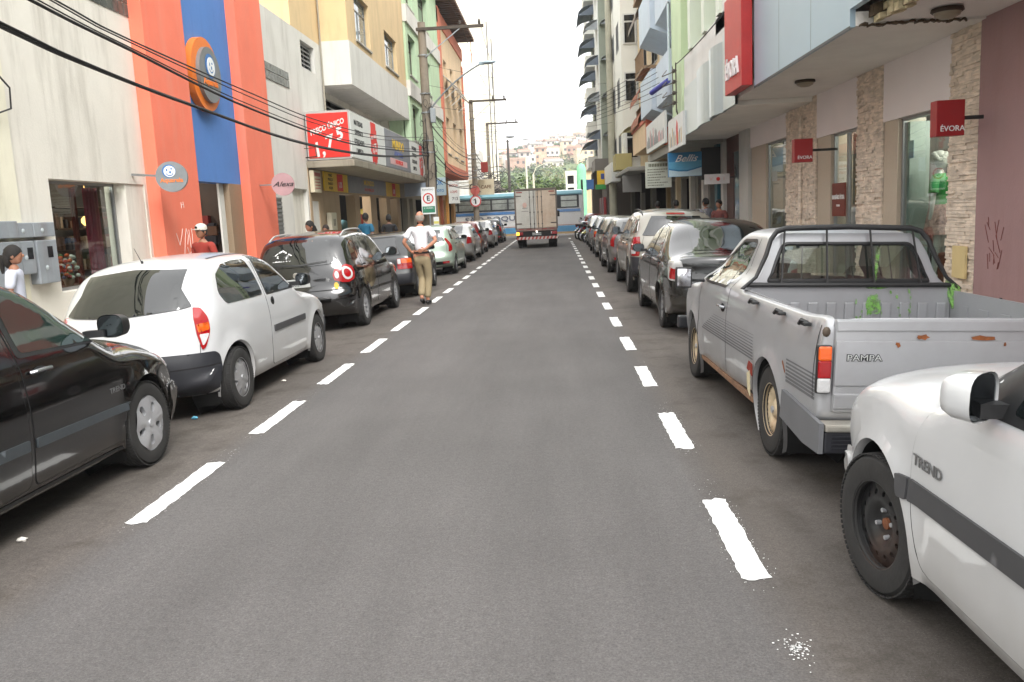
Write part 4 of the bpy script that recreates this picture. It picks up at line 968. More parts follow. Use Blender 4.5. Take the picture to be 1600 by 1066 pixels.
mb=MB(); mb.tube([(4.76,17.0,.3),(4.76,17.0,3.2)],.035,8); mb.tube([(4.76,17.0,3.2),(4.73,17.15,3.28),(4.72,17.3,3.2)],.02,6); mb.build('downpipe',[STN],r1)
for (y0,y1,z0) in ((10.8,12.92,2.66),(13.98,16.1,2.70),(18.15,21.4,2.90)):
    mb=MB(); mb.box(4.80,5.1,y0,y1,z0,3.47); mb.build('lintel',[M('white_lintel',(228,222,222),.8,noise=.04,scale=1,world=True)],r1)
for a in ((12.42,12.92,2.66),(15.35,16.1,2.70),(19.95,21.35,2.9)): mb=MB(); mb.box(4.82,5.2,a[0],a[1],.055,a[2]); mb.build('granite_panel',[MARB],r1)
room(r1,5.2,8.0,10.1,22.2,.06,3.0,M('shop_interior_right',(140,136,130),.9,noise=.3,scale=1.4,world=True))
core(r1,UPW,5.3,14,-6,23,3.6,11)
for (y0,y1,z1,mull) in ((10.82,12.40,2.66,[]),(14.0,15.33,2.70,[14.62]),(18.17,19.93,2.9,[])):
    mb=MB(); xw=4.87; f=.04
    mb.box(xw,xw+.06,y0,y0+f,.055,z1); mb.box(xw,xw+.06,y1-f,y1,.055,z1); mb.box(xw,xw+.06,y0+f,y1-f,z1-f,z1); mb.box(xw,xw+.06,y0+f,y1-f,.055,.12)
    for q in mull: mb.box(xw-.002,xw+.058,q-.04,q+.04,.12,z1-f)
    w=mb.build('window',[ALUM],r1); mb=MB(); mb.box(xw+.02,xw+.028,y0+f,y1-f,.12,z1-f); mb.build('pane',[SHOPG],w)
mb=MB(); mb.box(4.93,5.2,12.28,12.40,.1,2.6); mb.build('window_post',[M('pale_green_grey',(168,180,174),.5)],r1)
mb=MB(); mb.box(4.835,4.862,14.66,15.30,1.30,1.86); mb.text('BALNEÁRIO ÉVORA',.10,(4.834,14.98,1.62),(0,-1,0),(0,0,1),.004,1,sx=.72,bold=.002); mb.text('MODAS',.05,(4.834,14.98,1.48),(0,-1,0),(0,0,1),.004,1)
mb.build('door_notice',[M('brown_notice',(110,44,32),.6),SWH],r1)
# soffit, cracked at the near end; fascia panels above it
mb=MB(); mb.box(3.38,5.2,9.95,16.3,3.47,3.62); mb.build('soffit',[SOFF],r1)
mb=MB(); mb.box(3.40,5.2,16.33,24.4,3.38,3.55); mb.build('soffit',[SOFF],r1)
mb=MB(); mb.box(3.62,5.25,-3.0,9.9,3.49,3.66); so=mb.build('soffit',[SOFF],r1)
rr=random.Random(9); mb=MB(); pts=[]
for i in range(36):
    t=i/35; pts.append((3.42+t*1.15,9.915+.035*sin(t*9)+rr.uniform(-.02,.02),3.474+rr.uniform(-.012,.01)))
for i in range(35):
    a,b=Vector(pts[i]),Vector(pts[i+1]); w=rr.uniform(.012,.05)*(1 if i<30 else .4); mb.obox((a+b)/2,(b-a),(0,1,0),(0,0,1),(b-a).length*.6,w,.012)
mb.build('crack',[M('crumbled_mortar',(84,70,54),.95,noise=.4,scale=30,bump=.5)],r1)
mb=MB()
for i in range(60):
    t=i/60; y=9.9-t*4.5; w=rr.uniform(.03,.12); mb.obox((3.62-w*.3+rr.uniform(-.02,.02),y,3.50+rr.uniform(0,.10)),(0,1,0),(1,0,.2),(0,0,1),.055,w,rr.uniform(.02,.06),0 if i%3 else 1)
mb.build('broken_plaster',[M('broken_plaster_pale',(196,184,150),.95,noise=.3,scale=20,bump=.6),M('crumbled_mortar',(84,70,54),.95)],r1)
mb=MB(); mb.box(3.32,3.38,9.95,14.50,3.46,5.4,0); mb.box(3.318,3.322,9.95,14.5,3.44,3.475,1)
for y in (11.4,12.95): mb.box(3.3185,3.3205,y,y+.006,3.48,5.4,1)
mb.build('fascia',[FASC,M('dark_edge',(60,64,66),.5)],r1)
mb=MB(); mb.box(3.30,3.38,2.0,9.9,3.64,5.4); mb.build('fascia',[FASC],r1)
mb=MB()   # bulging aluminium panels
for (y0,y1,zb,zt,bul) in ((15.9,17.0,3.36,4.75,.0),(17.0,18.4,3.34,4.65,.10),(18.4,20.0,3.33,4.55,.05),(20.0,21.9,3.32,4.45,.0)):
    k=6; vs=[]
    for i in range(k+1):
        t=i/k; y=y0+(y1-y0)*t; x=3.30-bul*sin(pi*t)
        vs+=[(x,y+.004,zb),(x,y,zt),(x+.05,y,zt),(x+.05,y,zb)]
    mb.add(vs,[(i*4+q,(i+1)*4+q,(i+1)*4+(q+1)%4,i*4+(q+1)%4) for i in range(k) for q in range(4)],0,False)
mb.build('fascia_panels',[ALP],r1)
# blue-grey fascia return and red banner
rb=empty('red_banner',(3.2,15.2,3.5),'tall red sign banner with white lettering on the shop fascia','shop sign',world=True)
mb=MB(); mb.bbox(3.12,3.30,14.52,15.88,3.50,5.1,.01); mb.build('board',[SRD if False else M('sign_red_bright',(176,34,32),.45)],rb)
mb=MB(); mb.text('ÉVORA',.40,(3.118,15.2,3.86),(0,-1,0),(0,0,1),.03,0,sx=.78,bold=.004); mb.build('lettering',[SWH],rb)
# white upper wall that overhangs, with green fins beyond
mb=MB(); mb.box(3.42,3.7,5,18.3,5.0,5.9); mb.box(3.42,3.7,15.4,24.5,4.3,5.3); mb.box(3.7,5.3,5,24.5,5.0,5.2); mb.build('upper_wall',[UPW],r1)
MINT=MW('mint_wall',(196,214,176),.1); OLIV=MW('olive_wall',(128,144,84),.15)
r2=bld('mint_building','building with tall pale green fins and olive bays above the white parapet',(3.4,21,4.3))
mb=MB(); mb.box(3.9,14,12.0,24.3,5.2,16); mb.build('wall',[OLIV],r2)
mb=MB()
for y in (12.2,14.2,16.0,17.6,19.3,21.2): mb.box(3.36,3.92,y,y+.36,5.3,16)
mb.build('fin',[M('mint_white',(214,222,206),.8,noise=.04,world=True)],r2)
mb=MB(); mb.box(3.35,4.0,22.6,24.35,3.62,16); mb.build('corner_wall',[MINT],r2)
for y in (14.8,16.6,18.2,20.0): window(r2,3.9,-1,y,y+.9,6.2,8.8,'plain',recess=-.02,sill=False,fm=WFRAME)
mb=MB(); mb.box(3.5,3.9,13,22.6,9.6,10.2); mb.build('band',[MINT],r2)
# pink wall at the far right
r0=bld('pink_building','dusty pink plain wall at the right edge beside the stone pier',(XR,5,.055))
mb=MB(); mb.box(4.78,5.2,-4,10.045,.055,3.49); mb.build('wall',[PINKW],r0); core(r0,UPW,5.2,12,-4,10.04,.055,3.5)
mb=MB(); rr=random.Random(4)
for _ in range(16):
    y=rr.uniform(9.45,9.75); z=rr.uniform(.7,1.3); mb.tube([(4.777,y,z),(4.777,y+rr.uniform(-.12,.12),z+rr.uniform(.05,.22))],.004,4)
mb.build('scratches',[M('scratch_red',(110,52,46),.9)],r0)
# shop signs on brackets
DRD=M('deep_red_sign',(140,22,26),.45,noise=.04)
for (x0,x1,y,z0,z1,lb) in ((4.17,4.47,9.70,2.22,2.60,'red square sign with white lettering, the nearest, on the stone pier by the pink wall'),(3.98,4.28,14.55,2.22,2.60,'red square sign with white lettering, the farther and smaller, on the wide stone pier')):
    t=empty('square_sign',((x0+x1)/2,y,z0),lb,'shop sign','red square shop signs',world=True)
    mb=MB(); mb.bbox(x0,x1,y,y+.16 if x0>4.1 else y+.16,z0,z1,.006); mb.build('board',[DRD],t)
    mb=MB(); mb.text('ÉVORA',.082 if x0>4.1 else .075,((x0+x1)/2+.02,y-.002,z0+.075),(1,0,0),(0,0,1),.006,0,sx=1.0); mb.build('lettering',[SWH],t)
    mb=MB(); mb.bar((x1-.02,y+.08,(z0+z1)/2),(4.70,y+.08+.5*0,(z0+z1)/2),.04); mb.build('bracket',[BLK],t)
for (c,lb) in (((4.10,9.35,3.48),'round brown ceiling lamp near the cracked soffit edge'),((4.02,14.1,3.47),'small round ceiling lamp above the far red sign')):
    t=empty('ceiling_lamp',c,lb,'ceiling lamp','ceiling lamps under the canopy',world=True)
    mb=MB(); mb.lathe([(.15,.0),(.16,-.03),(.14,-.045)],c=c,n=24); mb.build('rim',[M('bronze',(62,50,40),.5,.5)],t)
    mb=MB(); mb.lathe([(.135,-.04),(.12,-.075),(.07,-.10),(0,-.108)],c=c,n=24); mb.build('diffuser',[M('old_glass_shade',(140,130,112),.35,noise=.2)],t)
# mannequin in green top and printed skirt
def skin_obj(name, joints, edges, mat, parent=None, sub=2, world_loc=None, root=0):
    """one continuous surface grown round a skeleton; joints: (x,y,z,r) or (x,y,z,rx,ry)"""
    me=bpy.data.meshes.new(name); me.from_pydata([j[:3] for j in joints],edges,[]); o=bpy.data.objects.new(name,me); COL.objects.link(o)
    md=o.modifiers.new('s','SKIN'); md.use_smooth_shade=True
    for i,j in enumerate(joints):
        sv=me.skin_vertices[0].data[i]; sv.radius=(j[3],j[4] if len(j)>4 else j[3]); sv.use_root=(i==root)
    sb=o.modifiers.new('b','SUBSURF'); sb.levels=sub; sb.render_levels=sub
    bpy.context.view_layer.update(); dg=bpy.context.evaluated_depsgraph_get(); m2=bpy.data.meshes.new_from_object(o.evaluated_get(dg))
    o.modifiers.clear(); o.data=m2; bpy.data.meshes.remove(me)
    m2.materials.clear(); m2.materials.append(mat)
    for p in m2.polygons: p.use_smooth=True; p.material_index=0
    if parent is not None: o.parent=parent
    return o
MANQ=M('mannequin_white',(206,206,200),.35,noise=.03)
mq=empty('mannequin',(5.17,11.86,.44),'white female mannequin in green top and printed skirt behind the shop glass','mannequin',rz=.75)
J=[(0,0,.92,.115,.085),(0,0,1.08,.085,.065),(0,.0,1.25,.12,.08),(0,0,1.37,.10,.06),(0,0,1.44,.042),(0,0,1.50,.042),
   (.17,0,1.36,.042),(.24,-.02,1.12,.034),(.24,.03,.92,.026),(.245,.05,.84,.02),(-.17,0,1.36,.042),(-.24,-.02,1.12,.034),(-.25,.0,.90,.026),(-.25,.02,.82,.02),
   (.09,0,.84,.085),(.10,0,.48,.052),(.10,.01,.28,.05),(.10,0,.07,.032),(.10,-.10,.03,.03),(-.09,0,.84,.085),(-.09,-.02,.48,.052),(-.09,0,.28,.05),(-.09,.02,.07,.032),(-.09,-.08,.03,.03)]
E_=[(0,1),(1,2),(2,3),(3,4),(4,5),(3,6),(6,7),(7,8),(8,9),(3,10),(10,11),(11,12),(12,13),(0,14),(14,15),(15,16),(16,17),(17,18),(0,19),(19,20),(20,21),(21,22),(22,23)]
skin_obj('body',J,E_,MANQ,mq)
mb=MB(); mb.ball((0,-.01,1.60),.078,.095,.115,20); mb.ball((0,-.10,1.585),.014,.018,.02,8); mb.ball((-.03,-.088,1.61),.014,.01,.007,8); mb.ball((.03,-.088,1.61),.014,.01,.007,8); mb.ball((0,-.09,1.55),.022,.012,.008,8); mb.build('head',[MANQ],mq)
mb=MB(); 
for i in range(26):
    a=2*pi*i/26; mb.ball((.075*cos(a),.02+.085*sin(a),1.64+.04*sin(3*a)),.035,.035,.04,8)
mb.ball((0,.02,1.66),.085,.10,.075,14); mb.build('hair',[MANQ],mq)
GTOP=M('green_blouse',(52,146,66),.8,noise=.12,scale=20)
mb=MB(); mb.lathe([(.125,.98),(.105,1.06),(.12,1.16),(.15,1.26),(.165,1.34),(.12,1.40),(.075,1.43)],n=26,sx=1.05,sy=.75)
for s in(1,-1): mb.tube([(s*.13,0,1.38),(s*.21,-.01,1.28),(s*.235,-.02,1.17)],[.06,.062,.066],12)
mb.build('blouse',[GTOP],mq)
mb=MB(); k=40; vs=[]
for z,r in ((1.02,.13),(.92,.165),(.78,.19),(.62,.215)):
    for j in range(k): a=2*pi*j/k; q=r*(1+.05*sin(9*a)*(1.02-z)/.4); vs.append((q*cos(a)*1.1,q*sin(a)*.85,z))
mb.add(vs,[(i*k+j,i*k+(j+1)%k,(i+1)*k+(j+1)%k,(i+1)*k+j) for i in range(3) for j in range(k)],0,True)
SK=M('printed_skirt',(186,150,140),.85,noise=.7,scale=26,stain=.9,stain_col=(128,40,46)); mb.build('skirt',[SK],mq)
mb=MB(); mb.lathe([(.17,0),(.17,.02),(.03,.03),(.02,.03)],c=(0,0,-.0),n=20); mb.tube([(0,.12,.0),(0,.12,.9)],.012,6); mb.build('stand',[ALUM],mq)
mb=MB(); mb.bbox(4.95,6.3,10.85,12.3,.06,.44,.01); thing('display_plinth',mb,[M('plinth_white',(190,188,182),.6)],(5.7,11.6,.06),'low white plinth under the mannequin behind the glass','plinth')
hb=empty('handbag',(5.1,11.4,.44),'tan brown handbag standing by the mannequin','handbag',world=True)
mb=MB(); mb.bbox(5.0,5.2,11.28,11.5,.44,.84,.03); mb.build('bag_body',[M('tan_leather',(128,66,40),.5,noise=.15)],hb)
mb=MB(); mb.tube([(5.1,11.30,.82),(5.1,11.32,1.04),(5.1,11.39,1.12),(5.1,11.46,1.04),(5.1,11.48,.82)],.012,6); mb.build('strap',[M('dark_leather',(70,40,28),.5)],hb)
# dark display behind and small things in the window
mb=MB(); mb.box(6.6,6.66,10.5,12.35,.06,2.6); thing('display_backdrop',mb,[M('dark_green_board',(44,52,48),.7,noise=.4,scale=2,world=True)],(6.6,11.4,.06),'dark backdrop board behind the mannequin','backdrop')
mb=MB(); mb.bbox(5.5,6.0,12.35,12.8,.06,1.35,.02); thing('black_cabinet',mb,[BLK],(5.6,12.1,.06),'black cabinet left of the mannequin','cabinet')
mb=MB(); mb.box(4.91,4.915,12.1,12.25,2.1,2.34); thing('pale_blue_notice',mb,[M('pale_blue_paper',(150,176,196),.7)],(5.05,12.2,1.9),'pale blue paper on the shop glass above the poster','notice')
mb=MB(); mb.bbox(4.745,4.78,10.2,10.52,.60,.98,.006); thing('meter_cover',mb,[M('cover_yellowed',(206,186,136),.6,noise=.1)],(4.64,10.36,.6),'square yellowed cover plate on the near stone pier','cover plate')
mb=MB(); mb.bbox(4.745,4.78,10.30,10.52,.22,.42,.006); thing('meter_cover',mb,[M('cover_yellowed',(206,186,136),.6,noise=.1)],(4.64,10.4,.22),'small yellowed cover plate low on the near stone pier','cover plate')
curtain(r1,5.5,18.3,19.8,.1,2.8,M('grey_drape',(128,128,122),.9,noise=.15),7,.04,'drape')
mb=MB(); mb.box(5.6,7.5,14.0,15.4,.06,.9); mb.build('counter',[M('counter_dark',(70,64,60),.5)],r1)
mb=MB(); mb.ball((5.7,14.35,1.9),.08,.1,.22,10); mb.build('purple_lamp',[M('purple_glow',(120,70,200),.5,emit=1.0)],r1)
# --- door and shop front further on
r3=bld('wood_door_shop','shop front with dark wood doors and white posts beyond the stone piers',(XR,24,.055))
for a in ((21.42,22.2),(24.5,24.85),(22.2,22.42)): mb=MB(); mb.box(4.74,4.95,a[0],a[1],.055,3.38); mb.build('post',[M('tile_white',(190,190,184),.35,noise=.1)],r3)
mb=MB(); mb.box(4.84,4.9,22.42,24.5,2.95,3.38,0); mb.box(4.84,4.9,23.6,24.5,.055,2.95,0); mb.box(4.84,4.9,22.42,22.8,.055,2.95,0); mb.build('door',[M('dark_red_wood',(78,34,24),.45,noise=.2)],r3)
mb=MB(); mb.box(4.86,4.868,22.8,23.6,.1,2.95); mb.build('pane',[WPANE2],r3)
facade(r3,MW('grey_tile_wall',(120,118,112),.2),4.85,-1,24.85,44,.055,3.3,[(26.0,27.2,.055,2.6,None),(28.2,29.4,.055,2.6,None),(31.0,33.2,.055,2.6,None),(34.0,36.0,.055,2.6,None),(37.0,43.0,.055,2.7,None)],t=.2)
room(r3,5.05,7.5,25.2,43.8,.06,2.9,DARKR)
for y,mt in ((25.4,M('teal_panel',(30,84,98),.5)),(27.7,M('white_pier',(188,186,180),.6)),(30.2,M('white_pier',(188,186,180),.6)),(33.6,M('beige_pier',(176,160,130),.6)),(36.5,M('olive_door',(128,104,60),.6))):
    mb=MB(); mb.box(4.7,5.0,y-.2,y+.2,.055,3.3); mb.build('pier',[mt],r3)
mb=MB(); mb.box(3.36,3.5,24.5,31.0,3.15,3.4); mb.box(3.5,5.0,24.5,31.0,3.3,3.45); mb.build('canopy',[MW('grey_canopy',(150,148,140),.4)],r3)
# signs hung over the pavement
be=board('shop_sign','blue gradient sign with white script hanging over the pavement',3.28,4.22,24.9,2.42,3.10,M('teal_blue_sign',(44,122,170),.4,noise=.05),group=None)
mb=MB(); mb.prism([(3.29,2.43),(4.21,2.43),(4.21,2.66),(3.98,2.60),(3.8,2.56),(3.55,2.57),(3.29,2.62)],'y',24.893,24.899,1); mb.prism([(3.29,2.66),(3.55,2.61),(3.8,2.60),(3.98,2.64),(4.21,2.70),(4.21,2.86),(3.29,2.84)],'y',24.895,24.899,2)
mb.text("Bellis",.27,(3.76,24.892,2.92),(1,0,0),(0,0,1),.006,0,shear=.5,sx=1.1,bold=.003); mb.build('lettering',[SWH,M('pale_cyan',(190,214,224),.5),M('mid_cyan',(90,164,200),.5)],be)
mb=MB(); mb.box(4.22,4.75,24.9,25.05,2.3,3.2); mb.build('dark_side',[INK],be)
s=board('list_sign','pale greenish sign with a bold heading and seven lines of small writing',3.02,3.86,28.6,2.22,3.06,M('pale_list_sign',(206,210,196),.6))
mb=MB(); rr=random.Random(6)
for i in range(13): mb.box(3.12+i*.052,3.12+i*.052+.034,28.593,28.598,2.90,3.0)
for i in range(7):
    x=3.08; e=3.08+rr.uniform(.4,.72)
    while x<e: w=rr.uniform(.02,.06); mb.box(x,x+w,28.594,28.598,2.80-.085*i,2.825-.085*i); x+=w+.014
mb.build('lettering',[M('olive_ink',(88,90,62),.6)],s)
s=board('small_sign','small white sign with faint letters and a red mark on the white post',3.95,4.60,22.9,2.12,2.38,M('white_small_sign',(206,204,204),.5),th=.06)
mb=MB(); mb.text('V  N  I',.12,(4.27,22.897,2.25),(1,0,0),(0,0,1),.004,0,sx=1.2); mb.ball((4.30,22.89,2.25),.05,.006,.05,10,1); mb.build('lettering',[M('pale_pink_ink',(206,160,160),.6),SRD],s); mb=MB(); mb.bar((4.6,22.93,2.28),(4.76,22.93,2.28),.03); mb.build('bracket',[BLK],s)
s=board('grey_sign','dim grey lightbox beyond the list sign',2.85,3.62,36.0,2.25,2.95,M('grey_lightbox',(128,126,122),.5,noise=.08)); mb=MB(); mb.box(3.62,3.8,36.0,36.3,2.2,3.05); mb.build('side',[INK],s)
# big white banners on the canopy front
for (y0,y1,z0,z1,lb,k) in ((25.2,30.2,3.42,4.32,'long white banner with blurred grey lettering and two small figures, farther of two',0),(21.75,24.5,3.10,3.92,'white banner with a red figure and dark script, nearer of two',1)):
    t=empty('banner',(3.28,(y0+y1)/2,z0),lb,'banner','white banners on the canopy',world=True)
    mb=MB(); mb.box(3.24,3.30,y0,y1,z0,z1); mb.build('sheet',[SGW],t); rr=random.Random(8+k); mb=MB()
    if k==0:
        for i in range(16):
            y=y0+.3+i*.28; h=rr.uniform(.15,.6); mb.prism([(y,z0+.15),(y+.12,z0+.12),(y+.15,z0+.15+h),(y+.05,z0+.2+h)],'x',3.232,3.238,rr.choice([0,0,2]))
    else:
        mb.prism([(22.6,3.2),(22.85,3.15),(22.95,3.6),(22.8,3.8),(22.65,3.7)],'x',3.232,3.238,1)
        for i in range(9):
            y=22.0+i*.26; h=rr.uniform(.2,.45); mb.prism([(y,3.2),(y+.07,3.18),(y+.12,3.2+h),(y+.03,3.25+h)],'x',3.234,3.239,0 if i%2 else 3)
    mb.build('print',[M('grey_print',(104,108,112),.6),M('banner_red_print',(196,70,66),.6),M('pink_print',(196,128,128),.6),M('gold_print',(186,160,100),.6)],t)
# --- pale blue-white flats with stepped balconies
r4=bld('balcony_flats','pale grey-blue block of flats with stepped solid balconies and sloping soffits',(3.3,28,3.4))
PB=MW('pale_blue_wall',(196,208,218),.15); 
mb=MB(); mb.box(4.1,14,24.4,33.0,3.4,17); mb.build('wall',[MW('pale_wall',(206,206,200),.15)],r4)
for (z0,z1) in ((4.45,5.95),(6.95,8.5),(9.6,11.2),(12.3,13.8)):
    for (y0,y1,xo) in ((24.8,27.9,3.34),(28.2,31.6,3.22)):
        mb=MB(); vs=[(xo,y0,z0+.25),(xo,y1,z0+.25),(4.1,y1,z0-.1),(4.1,y0,z0-.1),(xo,y0,z1),(xo,y1,z1),(4.1,y1,z1),(4.1,y0,z1)]
        mb.add(vs,[(0,3,2,1),(4,5,6,7),(0,1,5,4),(1,2,6,5),(2,3,7,6),(3,0,4,7)]); mb.build('balcony',[PB],r4)
        window(r4,4.1,-1,y0+.5,y1-.5,z1+.05,z1+.95,'plain',recess=-.02,sill=False,fm=WFRAME)
mb=MB(); mb.tube([(3.25,24.2,5.0),(3.25,24.2,7.0)],.03,6); mb.build('pipe',[PB],r4)
mb=MB(); mb.tube([(3.25,24.4,5.02),(2.92,25.5,4.86)],.075,12); thing('blue_roll',mb,[M('royal_blue_plastic',(70,74,160),.5)],(3.1,25,4.9),'rolled blue plastic hanging on the wires by the flats','roll')
# peach balcony box and grey curved canopy under it
r5=bld('peach_box_building','building with a peach box balcony edged in terracotta',(3.3,34,3.5))
mb=MB(); mb.box(3.36,4.2,30.9,36.6,3.75,4.62,0); mb.build('balcony',[PEACH],r5)
mb=MB(); mb.box(3.32,4.2,30.86,31.15,3.75,4.66); mb.box(3.325,4.2,31.1,36.6,4.62,4.75); mb.build('trim',[M('terracotta',(196,108,84),.8)],r5)
TANB=MW('beige_flats',(206,184,150),.35)
mb=MB(); mb.box(4.1,14,33.0,41.0,3.4,18); mb.build('wall',[TANB],r5)
AWB=M('brown_awning',(120,108,96),.8,noise=.2); AWR=M('rust_awning',(150,92,66),.8,noise=.2); AWO=M('olive_awning',(150,144,104),.8,noise=.15)
def awning(root,x0,x1,y0,y1,z,drop,mt,n=5):
    mb=MB(); vs=[]
    for i in range(n+1):
        t=i/n; x=x1+(x0-x1)*sin(t*pi/2); zz=z-drop*(1-cos(t*pi/2))
        vs+=[(x,y0,zz),(x,y1,zz),(x,y1,zz+.02),(x,y0,zz+.02)]
    mb.add(vs,[(i*4+q,(i+1)*4+q,(i+1)*4+(q+1)%4,i*4+(q+1)%4) for i in range(n) for q in range(4)])
    mb.add([vs[0],vs[4*n],(x1,y0,z-drop)],[(0,1,2)]); return mb.build('awning',[mt],root)
for (z,mt) in ((9.3,AWB),(6.4,AWR),(5.5,AWR),(12.6,AWB)):
    awning(r5,3.25,4.1,33.2,36.4,z,.8,mt)
for z in (4.9,7.0,9.9,12.9,15.6):
    for y in (33.6,37.4): window(r5,4.1,-1,y,y+1.8,z+.1,z+1.5,'plain',recess=-.02,sill=False)
    mb=MB(); mb.box(3.5,4.1,33.2,36.5,z-.25,z-.15)
    for k in range(16): mb.bar((3.53,33.25+k*.21,z-.15),(3.53,33.25+k*.21,z+.6),.02)
    mb.bar((3.53,33.2,z+.6),(3.53,36.5,z+.6),.04); mb.build('balcony_rail',[M('tan_rail',(150,124,96),.7)],r5)
awning(r5,3.0,4.1,37.0,39.5,5.1,.35,AWO)
mb=MB(); mb.bbox(2.9,4.9,34.0,41.0,3.02,3.2,.05); mb.build('canopy',[MW('grey_canopy',(150,148,140),.4)],r5)
# white building with small windows
r6=bld('white_flats','narrow white block of flats with one small dark window on each floor',(3.6,46,3.2))
mb=MB(); mb.box(3.35,14,41.2,49.5,3.3,19); mb.build('wall',[M('clean_white_wall',(222,222,214),.8,noise=.03,world=True)],r6)
for z in (3.9,6.5,9.1,11.7,14.3):
    mb=MB(); mb.box(3.45,4.05,41.12,41.2,z,z+1.35); w=mb.build('window',[WFRAME],r6); mb=MB(); mb.box(3.52,3.98,41.10,41.12,z+.06,z+.95); mb.box(3.52,3.98,41.10,41.12,z+1.03,z+1.28); mb.build('pane',[WPANE],w)
    for y in (42.5,45.5): window(r6,3.35,-1,y,y+1.4,z,z+1.3,'plain',recess=-.02,sill=False)
mb=MB(); mb.box(2.95,3.7,41.0,43.0,3.4,4.15); mb.build('balcony',[M('olive_yellow_wall',(176,164,110),.8,noise=.05)],r6)
mb=MB(); mb.box(2.9,3.35,43.5,49.4,2.95,3.9); mb.build('fascia',[SGW],r6)
facade(r6,MW('grey_tile_wall',(120,118,112),.2),4.4,-1,44,56,.055,3.2,[(44.6,49.5,.055,2.7,None),(50.5,55.5,.055,2.7,None)],t=.2); room(r6,4.6,7,44.2,55.8,.06,2.9,DARKR)
# far grey-green block with awnings toward the street
r7=bld('awning_block','tall grey-green block with rows of dark blue awnings on its street face',(3,54,4))
GGW=MW('grey_green_wall',(146,152,138),.2)
mb=MB(); mb.box(2.95,13,52.0,63.0,4.6,19.5); mb.build('wall',[GGW],r7)
mb=MB(); mb.box(2.90,2.95,52.0,56.9,4.6,19.5); mb.build('corner_band',[MW('pale_corner',(214,216,210),.1)],r7)
AWD=M('dark_blue_awning',(98,108,120),.7,noise=.2,scale=3); AWG=M('grey_awning',(140,145,148),.7,noise=.2,scale=3)
for i,z in enumerate((6.3,8.5,10.6,12.6,14.6,16.6)):
    awning(r7,2.1,2.95,52.3,54.6,z,.55,AWG if i%2 else AWD); awning(r7,1.9,2.95,56.0,60.8,z-.3,.6,AWD)
    mb=MB(); mb.box(2.3,2.95,56.2,60.6,z-2.0,z-1.3); mb.build('balcony',[M('clean_white_wall',(222,222,214),.8)],r7)
    awning(r7,3.0,3.9,51.3,52.0,z-.1,.35,AWG)
    for y in (53.0,57.5): window(r7,2.95,-1,y,y+1.4,z-1.9,z-.7,'plain',recess=-.02,sill=False)
mb=MB(); mb.bar((2.1,57,18.5),(2.9,53,22),.04); mb.build('cable',[BLK],r7)
mb=MB(); mb.box(2.5,13,52.0,56.8,3.9,4.6); mb.build('underside',[MW('grey_underside',(120,116,110),.3)],r7)
mb=MB(); mb.box(3.05,12,50.2,55.4,.055,3.9); mb.box(2.45,12,55.4,56.9,-.1,3.9); mb.build('base_wall',[MW('dark_shopfront',(90,82,76),.4)],r7)
for i in range(14):
    mb=MB(); mb.bbox(2.85,3.0,50.3+i*.46,50.55+i*.46,.9,2.3,.02); o=mb.build('hanging_goods',[M('cloth_%d'%(i%5),((150,60,60),(60,70,100),(180,170,160),(90,60,70),(70,90,80))[i%5],.9)],r7)
# kiosk signs
board('shop_sign','yellow sign with a dark square picture and green foot',2.55,3.22,51.0,3.05,3.85,M('sun_yellow_sign',(232,190,40),.5),extra=lambda t,x0,x1,y,z0,z1:(MB().box(x0-.1,x1+.12,y-.01,y+.3,z0-.28,z0-.0).build('green_foot',[M('foot_green',(52,150,70),.5)],t),MB().box(x0+.22,x0+.42,y-.012,y-.002,z0+.3,z0+.62).build('picture',[SGB],t)))
board('shop_sign','small blue sign left of the yellow one, nearer the crossing',2.0,2.45,53.5,2.85,3.45,M('blue_small_sign',(80,130,196),.5))
# --- beyond the crossing on the right
r8=bld('mint_turret','small mint green turret with a domed roof beyond the crossing',(3.5,90,0))
mb=MB(); mb.lathe([(.5,0),(.5,5.7),(.46,6.1),(.3,6.4),(0,6.5)],c=(2.95,92,0),n=20); mb.build('wall',[M('mint_turret',(130,200,160),.8,noise=.1)],r8)
mb=MB(); mb.box(2.85,3.05,91.46,91.5,3.6,4.8); mb.build('window',[WPANE],r8)
r9=bld('white_lattice_building','slim white building front with stacked arched openings beyond the crossing',(2.3,95,0))
mb=MB(); wall_x(mb,0,1,0,2.2,0,5.9,[(.2,.9,.6+i*1.3,1.5+i*1.3) for i in range(4)]+[(1.2,1.9,.6+i*1.3,1.5+i*1.3) for i in range(4)],.3); mb.v=[(1.3+p[1],95+p[0],p[2]) for p in mb.v]; mb.f=[f[::-1] for f in mb.f]; mb.build('wall',[M('clean_white_wall',(222,222,214),.8)],r9)
core(r9,DARKR,1.35,3.45,95.1,97,0,5.8)
for i,(x,y,w,h,mt) in enumerate(((3.3,110,3.2,6.5,TANB),(5.2,72,6,8.5,M('orange_house_wall',(206,150,90),.8)))):
    b=bld('corner_house',('tan low house beyond the crossing right of the white lattice front','ochre house beyond the crossing under the dark awnings')[i],(x,y,0)); mb=MB(); mb.box(x,x+w,y,y+8,0,h); mb.build('wall',[mt],b)
    mb=MB(); mb.prism([(x-.4,h),(x+w+.4,h),(x+w/2,h+1.2)],'y',y-.3,y+8.3); mb.build('roof',[M('clay_roof',(150,86,60),.85,noise=.3)],b)
    for k in range(2): mb=MB(); mb.box(x+.5+k*1.3,x+1.1+k*1.3,y-.05,y,h-2.4,h-1.2); mb.build('window',[WPANE],b)
shop_lamp('shop_lamp_light',(5.7,11.3,2.75),55,.3); shop_lamp('shop_lamp_light',(6.0,14.6,2.7),50,.3); shop_lamp('shop_lamp_light',(6.0,19.0,2.7),50,.3)
def mir(poly): return [(-p[0],*p[1:]) for p in poly]
